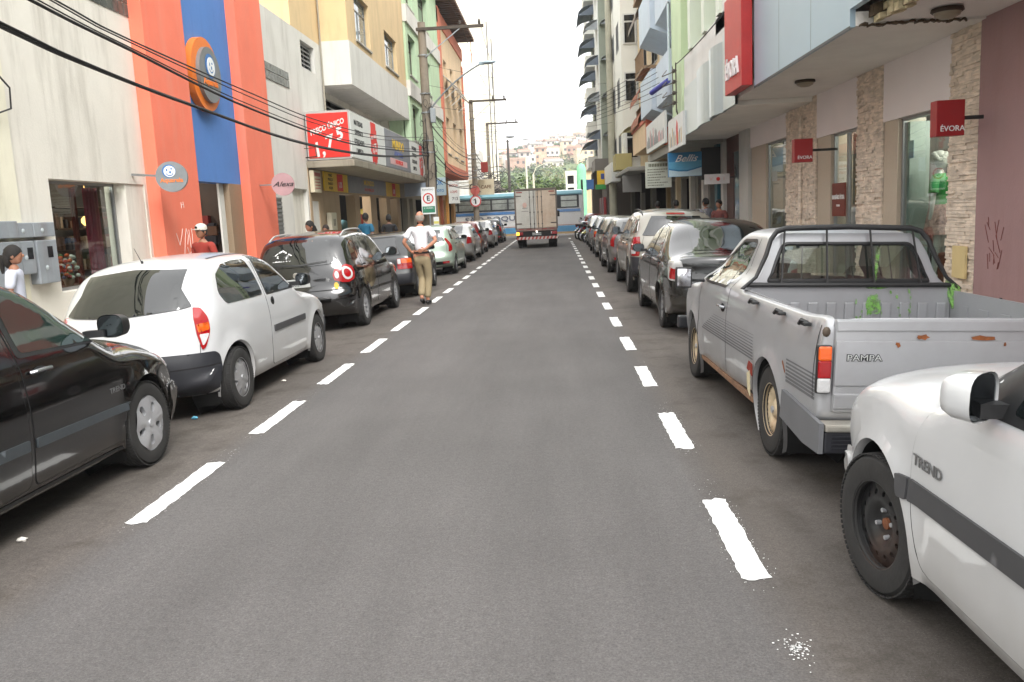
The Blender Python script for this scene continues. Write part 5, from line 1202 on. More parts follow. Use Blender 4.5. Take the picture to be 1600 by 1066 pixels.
def make_car(name, cat, label, group, K, paint, loc, rz=0.0, ry=0.0, text=None):
    """K: the shape of one kind of car; y=0 at the rear axle, nose towards +y"""
    T=empty(name,loc,label,cat,group,rz=rz); T.rotation_euler=(0,ry,rz)
    K=dict(K); wb=K['wb']; az=K.get('az',.285)
    B=Body(K['prof'],K['wz'],K.get('taper',(.08,.1)),((0,az),(wb,az)),K.get('ar',.335),flare=K.get('flare',.02),under=K.get('under',.205),p=K.get('p',2.3))
    B.mb.build('body',[paint,WELL],T,sharp=50)
    rw=wrapf(B,-1); fw=wrapf(B,1); FRM={'rw':rw,'fw':fw}
    tr=K.get('bumper_mat')
    al=1.0+(-K.get('ar',.335))-(B.y0+.35)+.012; fl=1.0+(B.y1-.35)-(wb+K.get('ar',.335))-.035
    for kk,lm in (('rear_bumper',al),('front_bumper',fl)):
        if K.get(kk): K[kk]=[(max(-lm,min(lm,a)),b) for a,b in K[kk]]
    if K.get('rear_bumper'): panel(B,K['rear_bumper'],rw,K.get('boff',.012),.03,skirt=.03).build('bumper',[tr or paint],T,sharp=50)
    if K.get('front_bumper'): panel(B,K['front_bumper'],fw,.012,.03,skirt=.03).build('bumper',[tr or paint],T,sharp=50)
    if K.get('rear_glass'):
        if K.get('glass_band'): panel(B,K['glass_band'],rw,.004,.04).build('window_surround',[BLK],T,sharp=60)
        panel(B,K['rear_glass'],rw,K.get('goff',.012),.04,step=.025).build('rear_window',[K.get('glass',GLS)],T,sharp=60)
    for pts in K.get('gaps',[]):
        strip(B,pts,rw,.008,.002).build('tailgate_gap',[SEAM],T)
    for nm,fr,pts,w,off,mt in K.get('strips',[]):
        for q in ((pts,mir(pts)) if fr in ('rw','fw','T') else (pts,)):
            for f2 in (('R','L') if fr=='S' else (FRM.get(fr,fr),)):
                strip(B,q,f2,w,off).build(nm,[mt],T)
    for s in (1,-1):
        base=None
        for i,(nm,poly,mt,off) in enumerate(K.get('tail',[])):
            q=poly if s>0 else mir(poly)
            o=panel(B,q,rw,off,.02,step=.03,skirt=.02).build(nm,[mt],base or T,sharp=60)
            if i==0: base=o
        if K.get('headlight'):
            q=K['headlight'] if s>0 else mir(K['headlight'])
            panel(B,q,fw,.007,.03,step=.04).build('headlight',[CLR],T,sharp=60)
    F=('R','L')
    for fi,(s,f) in enumerate(((1,'R'),(-1,'L'))):
        for d in K.get('doors',[]):
            g=[(a+(.006 if a>sum(p[0] for p in d['poly'])/len(d['poly']) else -.006),b+(.005 if b>1 else -.004)) for a,b in d['poly']]
            panel(B,g,f,.0015,.05,skirt=.004,step=.035).build('door_gap',[SEAM],T)
            o=panel(B,d['poly'],f,.0035,.05,skirt=.006).build('door',[paint],T,sharp=50)
            if 'win' in d:
                if 'rub' in d: panel(B,d['rub'],f,.006,.03).build('window_frame',[BLK],o,sharp=60)
                panel(B,d['win'],f,.008,.03).build('side_window',[K.get('glass',GLS)],o,sharp=60)
            if 'trim' in d: panel(B,d['trim'],f,.014,.008,skirt=.014).build('trim_strip',[K.get('trim_mat',BLK)],o)
            if 'handle' in d:
                hy,hz=d['handle']; handle_obj(o,hy,hz,s,s*(B.W(hy,hz)+.003),K.get('hmat') or BLK,K.get('hkind','bar'))
        for q in K.get('quarter',[]): panel(B,q,f,.006,.04).build('side_window',[K.get('glass',GLS)],T,sharp=60)
        for q,mt,off,nm in K.get('flank',[]): panel(B,q,f,off,.01,skirt=off+.004).build(nm,[mt],T,sharp=50)
        if 'mirror' in K:
            my,mz,mh,mw=K['mirror']; mirror_obj(T,(s*(B.W(my,mz)-.03),my,mz),s,K.get('mmat') or BLK,mh*.92,mw*.92,K.get('mdep',.11),yaw=K.get('myaw',.2),moff=K.get('moff',.05))
        for y in (0,wb):
            R,r,w,kind,mats=K['wheel']; wo=wheel(T,s*(K.get('xo',.795)-w/2),y,R,r,w,kind,mats,s)
            if y>0 and K.get('steer'): wo.rotation_euler=(0,-.03,K['steer'])
        if K.get('rails'):
            ya,yb,xr=K['rails']; mb=MB(); pts=[]
            for j in range(13):
                y=ya+(yb-ya)*j/12; h=B.bvh.ray_cast(Vector((s*xr,y,5)),Vector((0,0,-1)))
                z=h[0].z if h[0] is not None else 1.4
                pts.append((s*xr,y,z+.045*min(1,6*min(j,12-j)/12)))
            mb.tube(pts,.014,8); mb.build('roof_rail',[K.get('rail_mat',SILV)],T)
    ws=K.get('windshield')
    if ws: panel(B,ws,'F',.006,.05,step=.06).build('windshield',[K.get('glass',GLS)],T,sharp=60)
    if K.get('plate'):
        y=min(v[1] for v in B.mb.v); pz=K['plate']; h=B.bvh.ray_cast(Vector((0,-5,pz[1])),Vector((0,1,0)))
        plate(T,pz[2],(pz[0],(h[0].y if h[0] is not None else y)-.004,pz[1]))
    if K.get('antenna'):
        ya=K['antenna']; h=B.bvh.ray_cast(Vector((0,ya,5)),Vector((0,0,-1)))[0]
        mb=MB(); mb.tube([(0,ya+.02,h.z-.01),(0,ya,h.z+.02)],.012,6); mb.tube([(0,ya,h.z+.01),(0,ya-.10,h.z+.14)],[.004,.002],5); mb.build('antenna',[BLK],T)
    T['_b']=0
    return T,B,rw,fw
WHITE=M('white_car_paint',(190,191,192),.3,coat=.8,noise=.03,dirt=.3)
BLACK=M('black_car_paint',(7,7,8),.12,coat=1,noise=.05,dirt=.04)
DUSTY=M('dusty_black_paint',(13,13,13),.22,coat=.9,noise=.3,dirt=.26)
CHARC=M('charcoal_paint',(44,46,46),.3,.4,coat=.8,noise=.12,dirt=.35)
PALEG=M('pale_green_paint',(168,186,172),.3,.35,coat=.8,noise=.05,dirt=.3)
SILVC=M('silver_paint',(158,158,156),.3,.5,coat=.8,noise=.06,dirt=.35)
GREYC=M('grey_paint',(112,112,110),.3,.5,coat=.8,noise=.06,dirt=.35)
BEIGC=M('beige_grey_paint',(150,146,136),.3,.4,coat=.8,noise=.06,dirt=.3)
WINE=M('wine_red_paint',(96,26,26),.3,.2,coat=.8,noise=.06,dirt=.3)
RIMD=M('rim_dark',(22,22,22),.7); COVER=M('hubcap_silver',(168,168,170),.35,.5,noise=.1,stain=.35,stain_col=(96,80,62))
TRIMG=M('grey_trim',(66,66,68),.6)
BUMPB=M('bumper_faded_black',(36,37,42),.5,noise=.12)
cm=[COVER,RIMD,COVER,BLK]
def lensset(a0,a1,z0,z1,slant=0.0):
    m=(z0+z1)/2
    return [('tail_light',[(a0,z0),(a1,z0+.02),(a1+slant,z1),(a0+slant*.5,z1)],RED,.012),('reversing_lens',[(a0+.02,z0+.03),(a1-.02,z0+.045),(a1-.02,m-.02),(a0+.02,m-.02)],CLR,.015)]
WZ=[(.1,.73),(.18,.755),(.3,.785),(.5,.81),(.64,.818),(.75,.812),(.88,.795),(.95,.775),(1.1,.72),(1.25,.65),(1.36,.59),(1.5,.53)]
def wzs(k, belt=0.0, top=0.0):
    return [(z+(belt if z>.8 else 0)+(top if z>1.2 else 0),w*k) for z,w in WZ]
# --- kinds
K_CEL=dict(wb=2.443,taper=(.16,.10),
  prof=[(-.40,.20,.05),(-.585,.25,.30),(-.635,.40,.34),(-.635,.52,.34),(-.60,.66,.32),(-.565,.80,.32),(-.53,.92,.32),(-.44,1.06,.32),(-.31,1.21,.28),(-.16,1.325,.20),(.02,1.385,.13),(.4,1.415,.12),(.85,1.42,.12),(1.25,1.395,.12),(1.48,1.34,.15),(1.80,1.14,.2),(2.07,.97,.22),(2.3,.915,.14),(2.75,.82,.15),(3.0,.72,.25),(3.12,.58,.32),(3.14,.42,.34),(3.08,.26,.3),(2.9,.19,.1),(2.0,.17,.04),(1.0,.17,.04),(.0,.18,.04)],
  wz=[(z,w*.955) for z,w in WZ],xo=.765, rear_bumper=[(-1.10,.215),(-1.10,.55),(-.9,.585),(-.3,.60),(.3,.60),(.9,.585),(1.10,.55),(1.10,.215)], bumper_mat=BUMPB,
  rear_glass=[(-.80,.985),(0,.945),(.80,.985),(.765,1.10),(.70,1.21),(.60,1.285),(0,1.33),(-.60,1.285),(-.70,1.21),(-.765,1.10)],
  gaps=[[(-.72,.59),(-.74,.66),(-.745,.93)],[(.72,.59),(.735,.66),(.745,.90)]],
  tail=[('tail_light',[(.745,.61),(.80,.635),(.90,.77),(.935,.89),(.92,.965),(.80,.975),(.725,.90),(.715,.75)],RED,.012),('indicator_lens',[(.74,.76),(.89,.775),(.91,.84),(.735,.83)],ORG,.015),('reversing_lens',[(.76,.645),(.80,.67),(.875,.745),(.745,.745)],CLR,.015)],
  doors=[dict(poly=[(.90,.24),(.86,.50),(.89,.90),(.92,1.10),(.98,1.35),(1.30,1.335),(1.62,1.21),(2.02,.955),(2.06,.80),(2.05,.5),(1.98,.24)],win=[(.95,.958),(.965,1.1),(1.02,1.305),(1.30,1.292),(1.58,1.20),(1.93,.985),(1.88,.955)],rub=[(.925,.940),(.945,1.1),(1.0,1.34),(1.32,1.325),(1.60,1.215),(1.98,.972),(1.90,.940)],trim=[(.93,.565),(.93,.63),(1.95,.63),(1.95,.565)],handle=(1.03,.865))],
  trim_mat=TRIMG,hkind='flap', quarter=[[(.0,.955),(-.06,1.06),(.06,1.22),(.28,1.305),(.55,1.325,.05),(.83,1.322),(.86,1.2),(.84,1.0),(.82,.955)]],
  mirror=(1.83,.955,.15,.17),wheel=(.2805,.175,.165,'cover7',cm),front_bumper=[(-.9,.22),(-.9,.5),(.9,.5),(.9,.22)],
  headlight=[(.5,.58),(.98,.62),(1.0,.76),(.55,.70)],windshield=[(-.66,1.0),(.66,1.0),(.56,1.28),(-.56,1.28)],antenna=-.02,
  strips=[('bumper_groove','rw',[(0,.47),(.95,.47)],.012,.0135,SEAM),('roof_drip','T',[(.47,.25),(.455,1.3)],.02,.003,BLK)])
K_FOX=dict(wb=2.465,taper=(.05,.08),az=.30,ar=.345,flare=.02,
  prof=[(-.35,.22,.05),(-.53,.28,.2),(-.58,.45,.27),(-.57,.70,.25),(-.52,.98,.2),(-.40,1.22,.18),(-.2,1.42,.14),(.1,1.49,.11),(.7,1.53,.11),(1.2,1.50,.11),(1.55,1.40,.14),(1.95,1.16,.2),(2.22,1.0,.24),(2.5,.95,.20),(2.9,.86,.24),(3.12,.74,.34),(3.23,.58,.40),(3.25,.42,.42),(3.2,.28,.4),(3.0,.19,.1),(2.0,.17,.04),(1.0,.17,.04),(.0,.18,.04)],
  wz=wzs(1.01,.03,.09),
  doors=[dict(poly=[(.42,.30),(.30,.62),(.28,.95),(.36,1.38),(1.13,1.43),(1.15,.9),(1.13,.27),(.6,.25)],win=[(.40,1.02),(.44,1.34),(1.06,1.375),(1.07,1.0)],trim=[(.42,.48),(.42,.54),(1.12,.535),(1.12,.475)],handle=(.50,.90)),
         dict(poly=[(1.17,.27),(1.19,.9),(1.17,1.43),(1.42,1.40),(1.80,1.18),(2.22,.93),(2.30,.80),(2.31,.55),(2.26,.27)],rub=[(1.2,.975),(1.19,1.41),(1.42,1.38),(1.80,1.155),(2.13,.95)],win=[(1.24,1.0),(1.23,1.375),(1.40,1.345),(1.76,1.13),(2.03,.965)],trim=[(1.19,.475),(1.19,.53),(2.22,.51),(2.22,.46)],handle=(1.34,.885))],
  trim_mat=M('blue_grey_trim',(62,68,72),.45),hmat=M('chrome_handle',(150,152,155),.2,.8),hkind='bar',mirror=(1.98,.975,.16,.21),wheel=(.298,.19,.185,'vw5',[SILV,RIMD,SILV,BLK]),xo=.81,glass=GLG,
  front_bumper=[(-1.05,.22),(-1.05,.5),(.0,.52),(1.05,.5),(1.05,.22)],headlight=[(.5,.62),(.93,.66),(1.05,.80),(.6,.76)],windshield=[(-.70,1.04),(.70,1.04),(.58,1.38),(-.58,1.38)],
  rear_glass=[(-.8,1.05),(.8,1.05),(.66,1.36),(-.66,1.36)],tail=lensset(.75,.95,.8,1.1),
  strips=[('sill_strip','S',[(.5,.235),(2.1,.225)],.02,.004,BLK)])
K_SPF=dict(wb=2.465,taper=(.08,.08),az=.30,ar=.35,
  prof=[(-.5,.22,.05),(-.68,.28,.26),(-.735,.42,.30),(-.725,.60,.30),(-.66,.70,.27),(-.63,.92,.24),(-.54,1.13,.24),(-.38,1.36,.18),(-.22,1.47,.13),(.1,1.515,.11),(.7,1.54,.11),(1.2,1.51,.11),(1.6,1.40,.14),(2.0,1.16,.2),(2.25,1.02,.22),(2.6,.95,.16),(2.95,.84,.2),(3.12,.72,.3),(3.2,.55,.34),(3.2,.38,.34),(3.1,.25,.3),(2.9,.20,.1),(2.0,.19,.04),(1.0,.19,.04),(.0,.2,.04)],
  wz=wzs(1.01,.05,.10),
  rear_glass=[(-.78,1.04),(0,1.02),(.78,1.04),(.72,1.22),(.60,1.38),(0,1.405),(-.60,1.38),(-.72,1.22)],glass=GLS,
  gaps=[[(-.66,.64),(.66,.64)],[(.66,.64),(.70,1.0)],[(-.66,.64),(-.70,1.0)]],
  tail=[('tail_light',[(.52+.0,.86),(.55,.78),(.66,.76),(.72,.74),(.84,.735),(.95,.78),(1.0,.88),(.97,.97),(.88,1.01),(.76,.98),(.68,.955),(.58,.95)],RED,.012),
        ('lens_ring',[(.83+.095*cos(2*pi*j/24),.875+.10*sin(2*pi*j/24)) for j in range(24)],CLR,.016),('lens_core',[(.83+.06*cos(2*pi*j/20),.875+.065*sin(2*pi*j/20)) for j in range(20)],RED,.020),('reversing_lens',[(.615+.05*cos(2*pi*j/16),.86+.055*sin(2*pi*j/16)) for j in range(16)],CLR,.018)],
  doors=[dict(poly=[(.34,.40),(.15,.68),(.12,.98),(.20,1.40),(.95,1.45),(.98,.9),(.97,.29),(.45,.28)],win=[(.22,1.05),(.27,1.37),(.90,1.405),(.92,1.03)],handle=(.30,.96),trim=[(.42,.52),(.42,.565),(.96,.56),(.96,.515)]),
         dict(poly=[(1.0,.29),(1.01,.9),(.98,1.45),(1.42,1.41),(1.80,1.21),(2.22,.97),(2.30,.80),(2.30,.55),(2.2,.27)],win=[(1.05,1.03),(1.03,1.405),(1.40,1.37),(1.76,1.17),(2.06,.99)],handle=(1.14,.94),trim=[(1.02,.515),(1.02,.56),(2.2,.54),(2.2,.495)])],
  quarter=[[(-.36,1.08),(-.25,1.28),(.05,1.39),(.14,1.385),(.09,1.06)]],
  hmat=BLACK,mirror=(1.95,1.0,.17,.22),wheel=(.305,.19,.19,'alloy10',[SILV,RIMD,SILV,BLK]),xo=.82,rails=(-.15,1.35,.56),rail_mat=M('rail_silver',(190,190,188),.35,.7),
  plate=(-.05,.78,'8021'),windshield=[(-.70,1.06),(.70,1.06),(.58,1.40),(-.58,1.40)],headlight=[(.5,.62),(.95,.66),(1.0,.80),(.6,.76)],
  strips=[('bumper_groove','rw',[(0,.645),(1.08,.645)],.010,.002,SEAM),('wiper','rw',[(.0,1.045),(.42,1.075)],.025,.02,BLK)])
K_OLD=dict(wb=2.36,taper=(.05,.05),p=3.2,
  prof=[(-.45,.26,.04),(-.68,.30,.12),(-.72,.42,.14),(-.70,.55,.12),(-.66,.62,.09),(-.64,.86,.09),(-.60,.92,.09),(-.36,1.17,.10),(-.20,1.32,.09),(.05,1.36,.08),(.6,1.385,.08),(1.1,1.375,.08),(1.38,1.31,.1),(1.66,1.10,.11),(1.90,.94,.11),(2.3,.90,.08),(2.85,.83,.08),(2.97,.76,.1),(3.0,.6,.12),(3.05,.45,.14),(2.95,.28,.1),(2.0,.22,.04),(1.0,.22,.04),(.0,.23,.04)],
  wz=wzs(.985,-.02,-.03),bumper_mat=BUMPB,rear_bumper=[(-1.0,.32),(-1.0,.53),(1.0,.53),(1.0,.32)],front_bumper=[(-1.0,.32),(-1.0,.53),(1.0,.53),(1.0,.32)],
  rear_glass=[(-.60,.93),(.60,.93),(.52,1.27),(-.52,1.27)],glass_band=[(-.64,.905),(.64,.905),(.555,1.295),(-.555,1.295)],gaps=[[(-.6,.60),(-.62,.88)],[(.6,.60),(.62,.88)]],
  tail=[('tail_light',[(.50,.62),(.83,.62),(.83,.84),(.50,.84)],RED,.012),('indicator_lens',[(.60,.74),(.82,.74),(.82,.83),(.60,.83)],ORG,.015),('reversing_lens',[(.51,.73),(.585,.73),(.585,.83),(.51,.83)],CLR,.015)],
  doors=[dict(poly=[(.80,.28),(.78,.88),(.86,1.30),(1.26,1.29),(1.62,1.08),(1.86,.88),(1.9,.6),(1.86,.28)],win=[(.86,.92),(.92,1.26),(1.24,1.25),(1.56,1.05),(1.72,.92)],rub=[(.83,.90),(.89,1.285),(1.26,1.275),(1.60,1.06),(1.78,.90)],handle=(.92,.83),trim=[(.8,.5),(.8,.55),(1.86,.55),(1.86,.5)])],
  quarter=[[(.12,.93),(.18,1.22),(.70,1.26),(.72,.93)]],hkind='flap',mirror=(1.66,.90,.12,.17),wheel=(.285,.17,.165,'cover7',cm),plate=(0,.74,'GMZ 2946'),
  windshield=[(-.64,.97),(.64,.97),(.54,1.25),(-.54,1.25)],headlight=[(.45,.62),(.78,.62),(.78,.76),(.45,.76)])
K_PAL=dict(wb=2.373,taper=(.09,.1),
  prof=[(-.4,.22,.05),(-.62,.26,.25),(-.68,.40,.29),(-.68,.54,.29),(-.62,.66,.25),(-.58,.90,.24),(-.47,1.10,.22),(-.34,1.30,.17),(-.16,1.39,.13),(.1,1.42,.11),(.6,1.44,.11),(1.1,1.41,.11),(1.45,1.31,.14),(1.8,1.09,.2),(2.0,.97,.2),(2.4,.92,.14),(2.8,.82,.18),(3.0,.70,.27),(3.08,.5,.32),(3.05,.3,.3),(2.85,.21,.1),(2.0,.19,.04),(1.0,.19,.04),(.0,.2,.04)],
  wz=wzs(.995,.01,.02),
  rear_glass=[(-.72,.96),(0,.94),(.72,.96),(.60,1.27),(0,1.31),(-.60,1.27)],
  rear_bumper=[(-1.1,.23),(-1.1,.58),(0,.63),(1.1,.58),(1.1,.23)],gaps=[[(-.70,.64),(-.72,.93)],[(.70,.64),(.72,.93)]],
  tail=[('tail_light',[(.77,.66),(.90,.69),(.93,.80),(.86,1.05),(.74,1.03),(.80,.82)],RED,.012)],
  doors=[dict(poly=[(.36,.36),(.15,.62),(.13,.92),(.22,1.29),(.90,1.34),(.93,.9),(.92,.26),(.45,.25)],win=[(.22,.97),(.27,1.27),(.85,1.305),(.87,.96)],handle=(.28,.86)),
         dict(poly=[(.95,.26),(.96,.9),(.94,1.34),(1.30,1.30),(1.66,1.09),(1.96,.92),(2.0,.7),(1.98,.5),(1.93,.25)],win=[(1.0,.96),(.98,1.305),(1.27,1.27),(1.62,1.06),(1.83,.94)],handle=(1.08,.86))],
  quarter=[[(-.28,1.0),(-.18,1.2),(.05,1.28),(.14,1.27),(.08,.98)]],mirror=(1.72,.93,.14,.19),wheel=(.285,.175,.165,'cover7',cm),plate=(-.25,.80,'HJK 5310'),
  windshield=[(-.64,1.0),(.64,1.0),(.54,1.29),(-.54,1.29)],headlight=[(.5,.62),(.93,.66),(.98,.78),(.6,.74)],
  strips=[('bumper_inset','rw',[(-.75,.36),(.75,.36)],.09,.016,BLK),('reflector','rw',[(.5,.375),(.72,.375)],.06,.02,RED)])
K_SED=dict(wb=2.55,taper=(.08,.09),
  prof=[(-.6,.22,.05),(-.88,.28,.26),(-.95,.42,.30),(-.94,.60,.28),(-.90,.78,.2),(-.88,.94,.14),(-.70,.985,.12),(-.45,1.0,.14),(-.15,1.14,.17),(.15,1.31,.15),(.42,1.38,.12),(.8,1.405,.11),(1.2,1.385,.11),(1.55,1.29,.14),(1.95,1.07,.2),(2.2,.96,.2),(2.6,.91,.14),(3.05,.80,.18),(3.25,.68,.27),(3.33,.5,.32),(3.3,.3,.3),(3.1,.21,.1),(2.0,.19,.04),(1.0,.19,.04),(.0,.2,.04)],
  wz=wzs(1.02,.01,.0),
  rear_glass=[(-.66,1.035),(.66,1.035),(.55,1.31),(-.55,1.31)],
  rear_bumper=[(-1.2,.23),(-1.2,.57),(0,.60),(1.2,.57),(1.2,.23)],gaps=[[(-.62,.60),(-.68,.95)],[(.62,.60),(.68,.95)]],
  tail=[('tail_light',[(.66,.66),(.95,.68),(1.06,.86),(1.0,.93),(.72,.90)],RED,.012)],
  doors=[dict(poly=[(.38,.38),(.18,.62),(.14,.92),(.30,1.22),(.55,1.33),(1.0,1.36),(1.04,.9),(1.02,.27),(.48,.26)],win=[(.28,.98),(.42,1.20),(.60,1.295),(.95,1.32),(.98,.965)],handle=(.30,.87)),
         dict(poly=[(1.06,.27),(1.08,.9),(1.04,1.36),(1.40,1.31),(1.78,1.09),(2.14,.93),(2.2,.7),(2.18,.5),(2.1,.26)],win=[(1.13,.965),(1.10,1.32),(1.38,1.275),(1.74,1.06),(1.96,.95)],handle=(1.2,.87))],
  mirror=(1.86,.93,.14,.19),wheel=(.295,.19,.185,'alloy10',cm),plate=(0,.76,'KLR 7742'),
  windshield=[(-.66,1.0),(.66,1.0),(.56,1.28),(-.56,1.28)],headlight=[(.5,.60),(.95,.64),(1.02,.76),(.6,.72)])
K_SUV=dict(wb=2.55,taper=(.06,.08),az=.33,ar=.365,under=.3,
  prof=[(-.45,.30,.05),(-.68,.34,.22),(-.73,.48,.26),(-.72,.62,.25),(-.68,.74,.2),(-.66,1.0,.2),(-.58,1.16,.2),(-.45,1.42,.17),(-.30,1.53,.12),(.1,1.58,.11),(.8,1.60,.11),(1.3,1.56,.11),(1.65,1.44,.14),(2.0,1.18,.2),(2.2,1.07,.2),(2.6,1.02,.14),(3.05,.92,.16),(3.25,.8,.24),(3.32,.6,.3),(3.28,.4,.28),(3.05,.29,.1),(2.0,.27,.04),(1.0,.27,.04),(.0,.28,.04)],
  wz=[(.2,.76),(.35,.79),(.5,.83),(.75,.845),(.95,.83),(1.05,.81),(1.2,.76),(1.4,.69),(1.53,.63),(1.7,.58)],
  rear_glass=[(-.76,1.10),(.76,1.10),(.66,1.46),(-.66,1.46)],bumper_mat=BUMPB,rear_bumper=[(-1.15,.32),(-1.15,.70),(0,.70),(1.15,.70),(1.15,.32)],gaps=[[(-.66,.70),(-.70,1.08)],[(.66,.70),(.70,1.08)]],
  tail=[('tail_light',[(.74,.72),(1.0,.72),(1.02,.85),(.96,1.06),(.80,1.08),(.72,.95)],RED,.012),('reversing_lens',[(.80,.76),(.96,.76),(.97,.83),(.80,.83)],CLR,.015)],
  doors=[dict(poly=[(.42,.42),(.22,.72),(.18,1.05),(.24,1.42),(.98,1.48),(1.0,.9),(1.0,.36),(.5,.35)],win=[(.26,1.12),(.30,1.41),(.93,1.45),(.95,1.11)],handle=(.30,1.0)),
         dict(poly=[(1.03,.36),(1.04,.9),(1.02,1.48),(1.45,1.44),(1.82,1.22),(2.18,1.03),(2.24,.8),(2.22,.5),(2.14,.36)],win=[(1.08,1.11),(1.07,1.45),(1.43,1.41),(1.78,1.19),(2.0,1.06)],handle=(1.16,1.0))],
  quarter=[[(-.45,1.15),(-.32,1.40),(.15,1.43),(.12,1.12)]],mirror=(1.9,1.06,.19,.19),wheel=(.33,.20,.205,'alloy10',cm),xo=.84,rails=(-.25,1.4,.60),rail_mat=BLK,plate=(0,.86,'MTD 3187'),
  windshield=[(-.70,1.12),(.70,1.12),(.6,1.45),(-.6,1.45)],headlight=[(.5,.70),(.95,.72),(1.02,.88),(.6,.84)],
  strips=[('stop_lamp','rw',[(0,1.505),(.17,1.505)],.03,.012,RED)])
GL,GR='cars parked along the left kerb','cars parked along the right kerb'
TL=-.045; TR=.045
def lane(x_outer, side, half=.795): return x_outer-half if side<0 else x_outer+half
c0,B0,_,_=make_car('parked_car','car','glossy black hatchback cut off by the left edge, nearest on the left',GL,K_FOX,BLACK,(-3.70,3.22,gz(-3.7)),-.005,TL)
mb=MB(); mb.text('TREND',.05,(B0.W(2.08,.60)+.004,2.08,.62),(0,1,0),(0,0,1),.003,sx=1.2); mb.build('badge',[M('badge_grey',(120,120,120),.4,.5)],c0)
make_car('parked_car','car','white three-door hatchback with plain dark rear bumper, second in the left row',GL,K_CEL,WHITE,(-3.635,7.45,gz(-3.63)),-.010,TL)
c2,B2,rw2,_=make_car('parked_car','car','black wagon with round red tail lights, silver roof rails and a white house sticker',GL,K_SPF,BLACK,(-3.83,13.25,gz(-3.83)),-.004,TL)
mb=MB(); mb.lathe([(0,.02),(.045,.018),(.05,0)],c=(-.05,-.64,.90),ax='y',n=20); mb.v=[(p[0],-.64-(p[1]+.64),p[2]) for p in mb.v]; mb.build('round_badge',[CHR],c2)
hb=MB()
for poly in ([(-.42,1.12),(-.13,1.12),(-.13,1.135),(-.42,1.135)],[(-.36,1.15),(-.33,1.15),(-.33,1.21),(-.36,1.21)],[(-.20,1.15),(-.17,1.15),(-.17,1.21),(-.20,1.21)],[(-.42,1.195),(-.27,1.27),(-.12,1.195),(-.12,1.215),(-.27,1.295),(-.42,1.215)],[(-.24,1.16),(-.14,1.16),(-.14,1.19),(-.24,1.19)]):
    panel(B2,poly,rw2,.012,0,mb=hb,step=.05)
hb.build('window_sticker',[M('sticker_white',(225,225,225),.6)],c2)
panel(B2,[(.58+.05*cos(2*pi*j/20),.70+.05*sin(2*pi*j/20)) for j in range(20)],rw2,.014,0).build('round_sticker',[M('sticker_yellow',(205,165,60),.6)],c2)
make_car('parked_car','car','old dark grey boxy hatchback with wide rectangular tail lights, left of the walking man',GL,K_OLD,CHARC,(-3.72,17.95,gz(-3.7)),0,TL)
make_car('parked_car','car','pale metallic green hatchback with slanted red tail lights, right of the walking man',GL,K_PAL,PALEG,(-3.66,24.4,gz(-3.66)),0,TL)
make_car('parked_car','car','bright silver car just beyond the pale green hatchback',GL,K_SED,SILVC,(-3.74,30.8,gz(-3.74)),0,TL)
make_car('parked_car','car','wine red car between two silver ones in the left row',GL,K_PAL,WINE,(-3.85,35.8,gz(-3.85)),0,TL)
make_car('parked_car','car','silver saloon with deep red tail lights, second silver car of the left row',GL,K_SED,SILVC,(-3.85,42.3,gz(-3.8)),0,TL)
make_car('parked_car','car','dark hatchback at the far end of the left row beside the truck',GL,K_PAL,CHARC,(-3.82,49.3,gz(-3.8)),0,TL)
# right row
c3,B3,rw3,_=make_car('parked_car','car','dusty black saloon ahead of the silver pickup with grey-red corner tail lights',GR,dict(K_SED,prof=[(a,b*1.02+(.02 if b>.9 else 0),d) for a,b,d in K_SED['prof']],
   tail=[('tail_light',[(.66,.66),(.98,.70),(1.12,.90),(1.02,1.0),(.72,.93)],CLR,.012),('stop_lens',[(.70,.69),(.90,.71),(.96,.86),(.74,.82)],RED,.015)],rear_glass=[(-.72,1.05),(.72,1.05),(.60,1.35),(-.60,1.35)]),DUSTY,(2.16,11.5,gz(2.16)),.012,TR)
make_car('parked_car','car','pale off-road estate with black roof rails and tall red tail lights in the right row',GR,K_SUV,BEIGC,(2.18,16.6,gz(2.18)),.008,TR)
make_car('parked_car','car','grey hatchback with bright red tail lights beyond the off-road estate',GR,K_PAL,GREYC,(2.08,22.0,gz(2.1)),.01,TR)
make_car('parked_car','car','beige grey hatchback with dark mirrors, third hatchback from the end of the right row',GR,K_CEL,BEIGC,(2.10,26.9,gz(2.1)),.01,TR)
make_car('parked_car','car','pale silver hatchback next to the motorcycles at the end of the right row',GR,K_OLD,SILVC,(2.12,31.6,gz(2.1)),.0,TR)
make_car('parked_car','car','wine red car farthest away in the right row behind the motorcycles',GR,K_PAL,WINE,(2.35,50.5,gz(2.3)),.0,TR)
make_car('parked_car','car','pale grey car between the motorcycles and the silver hatchback',GR,K_SED,SILVC,(2.2,37.6,gz(2.3)),.0,TR)
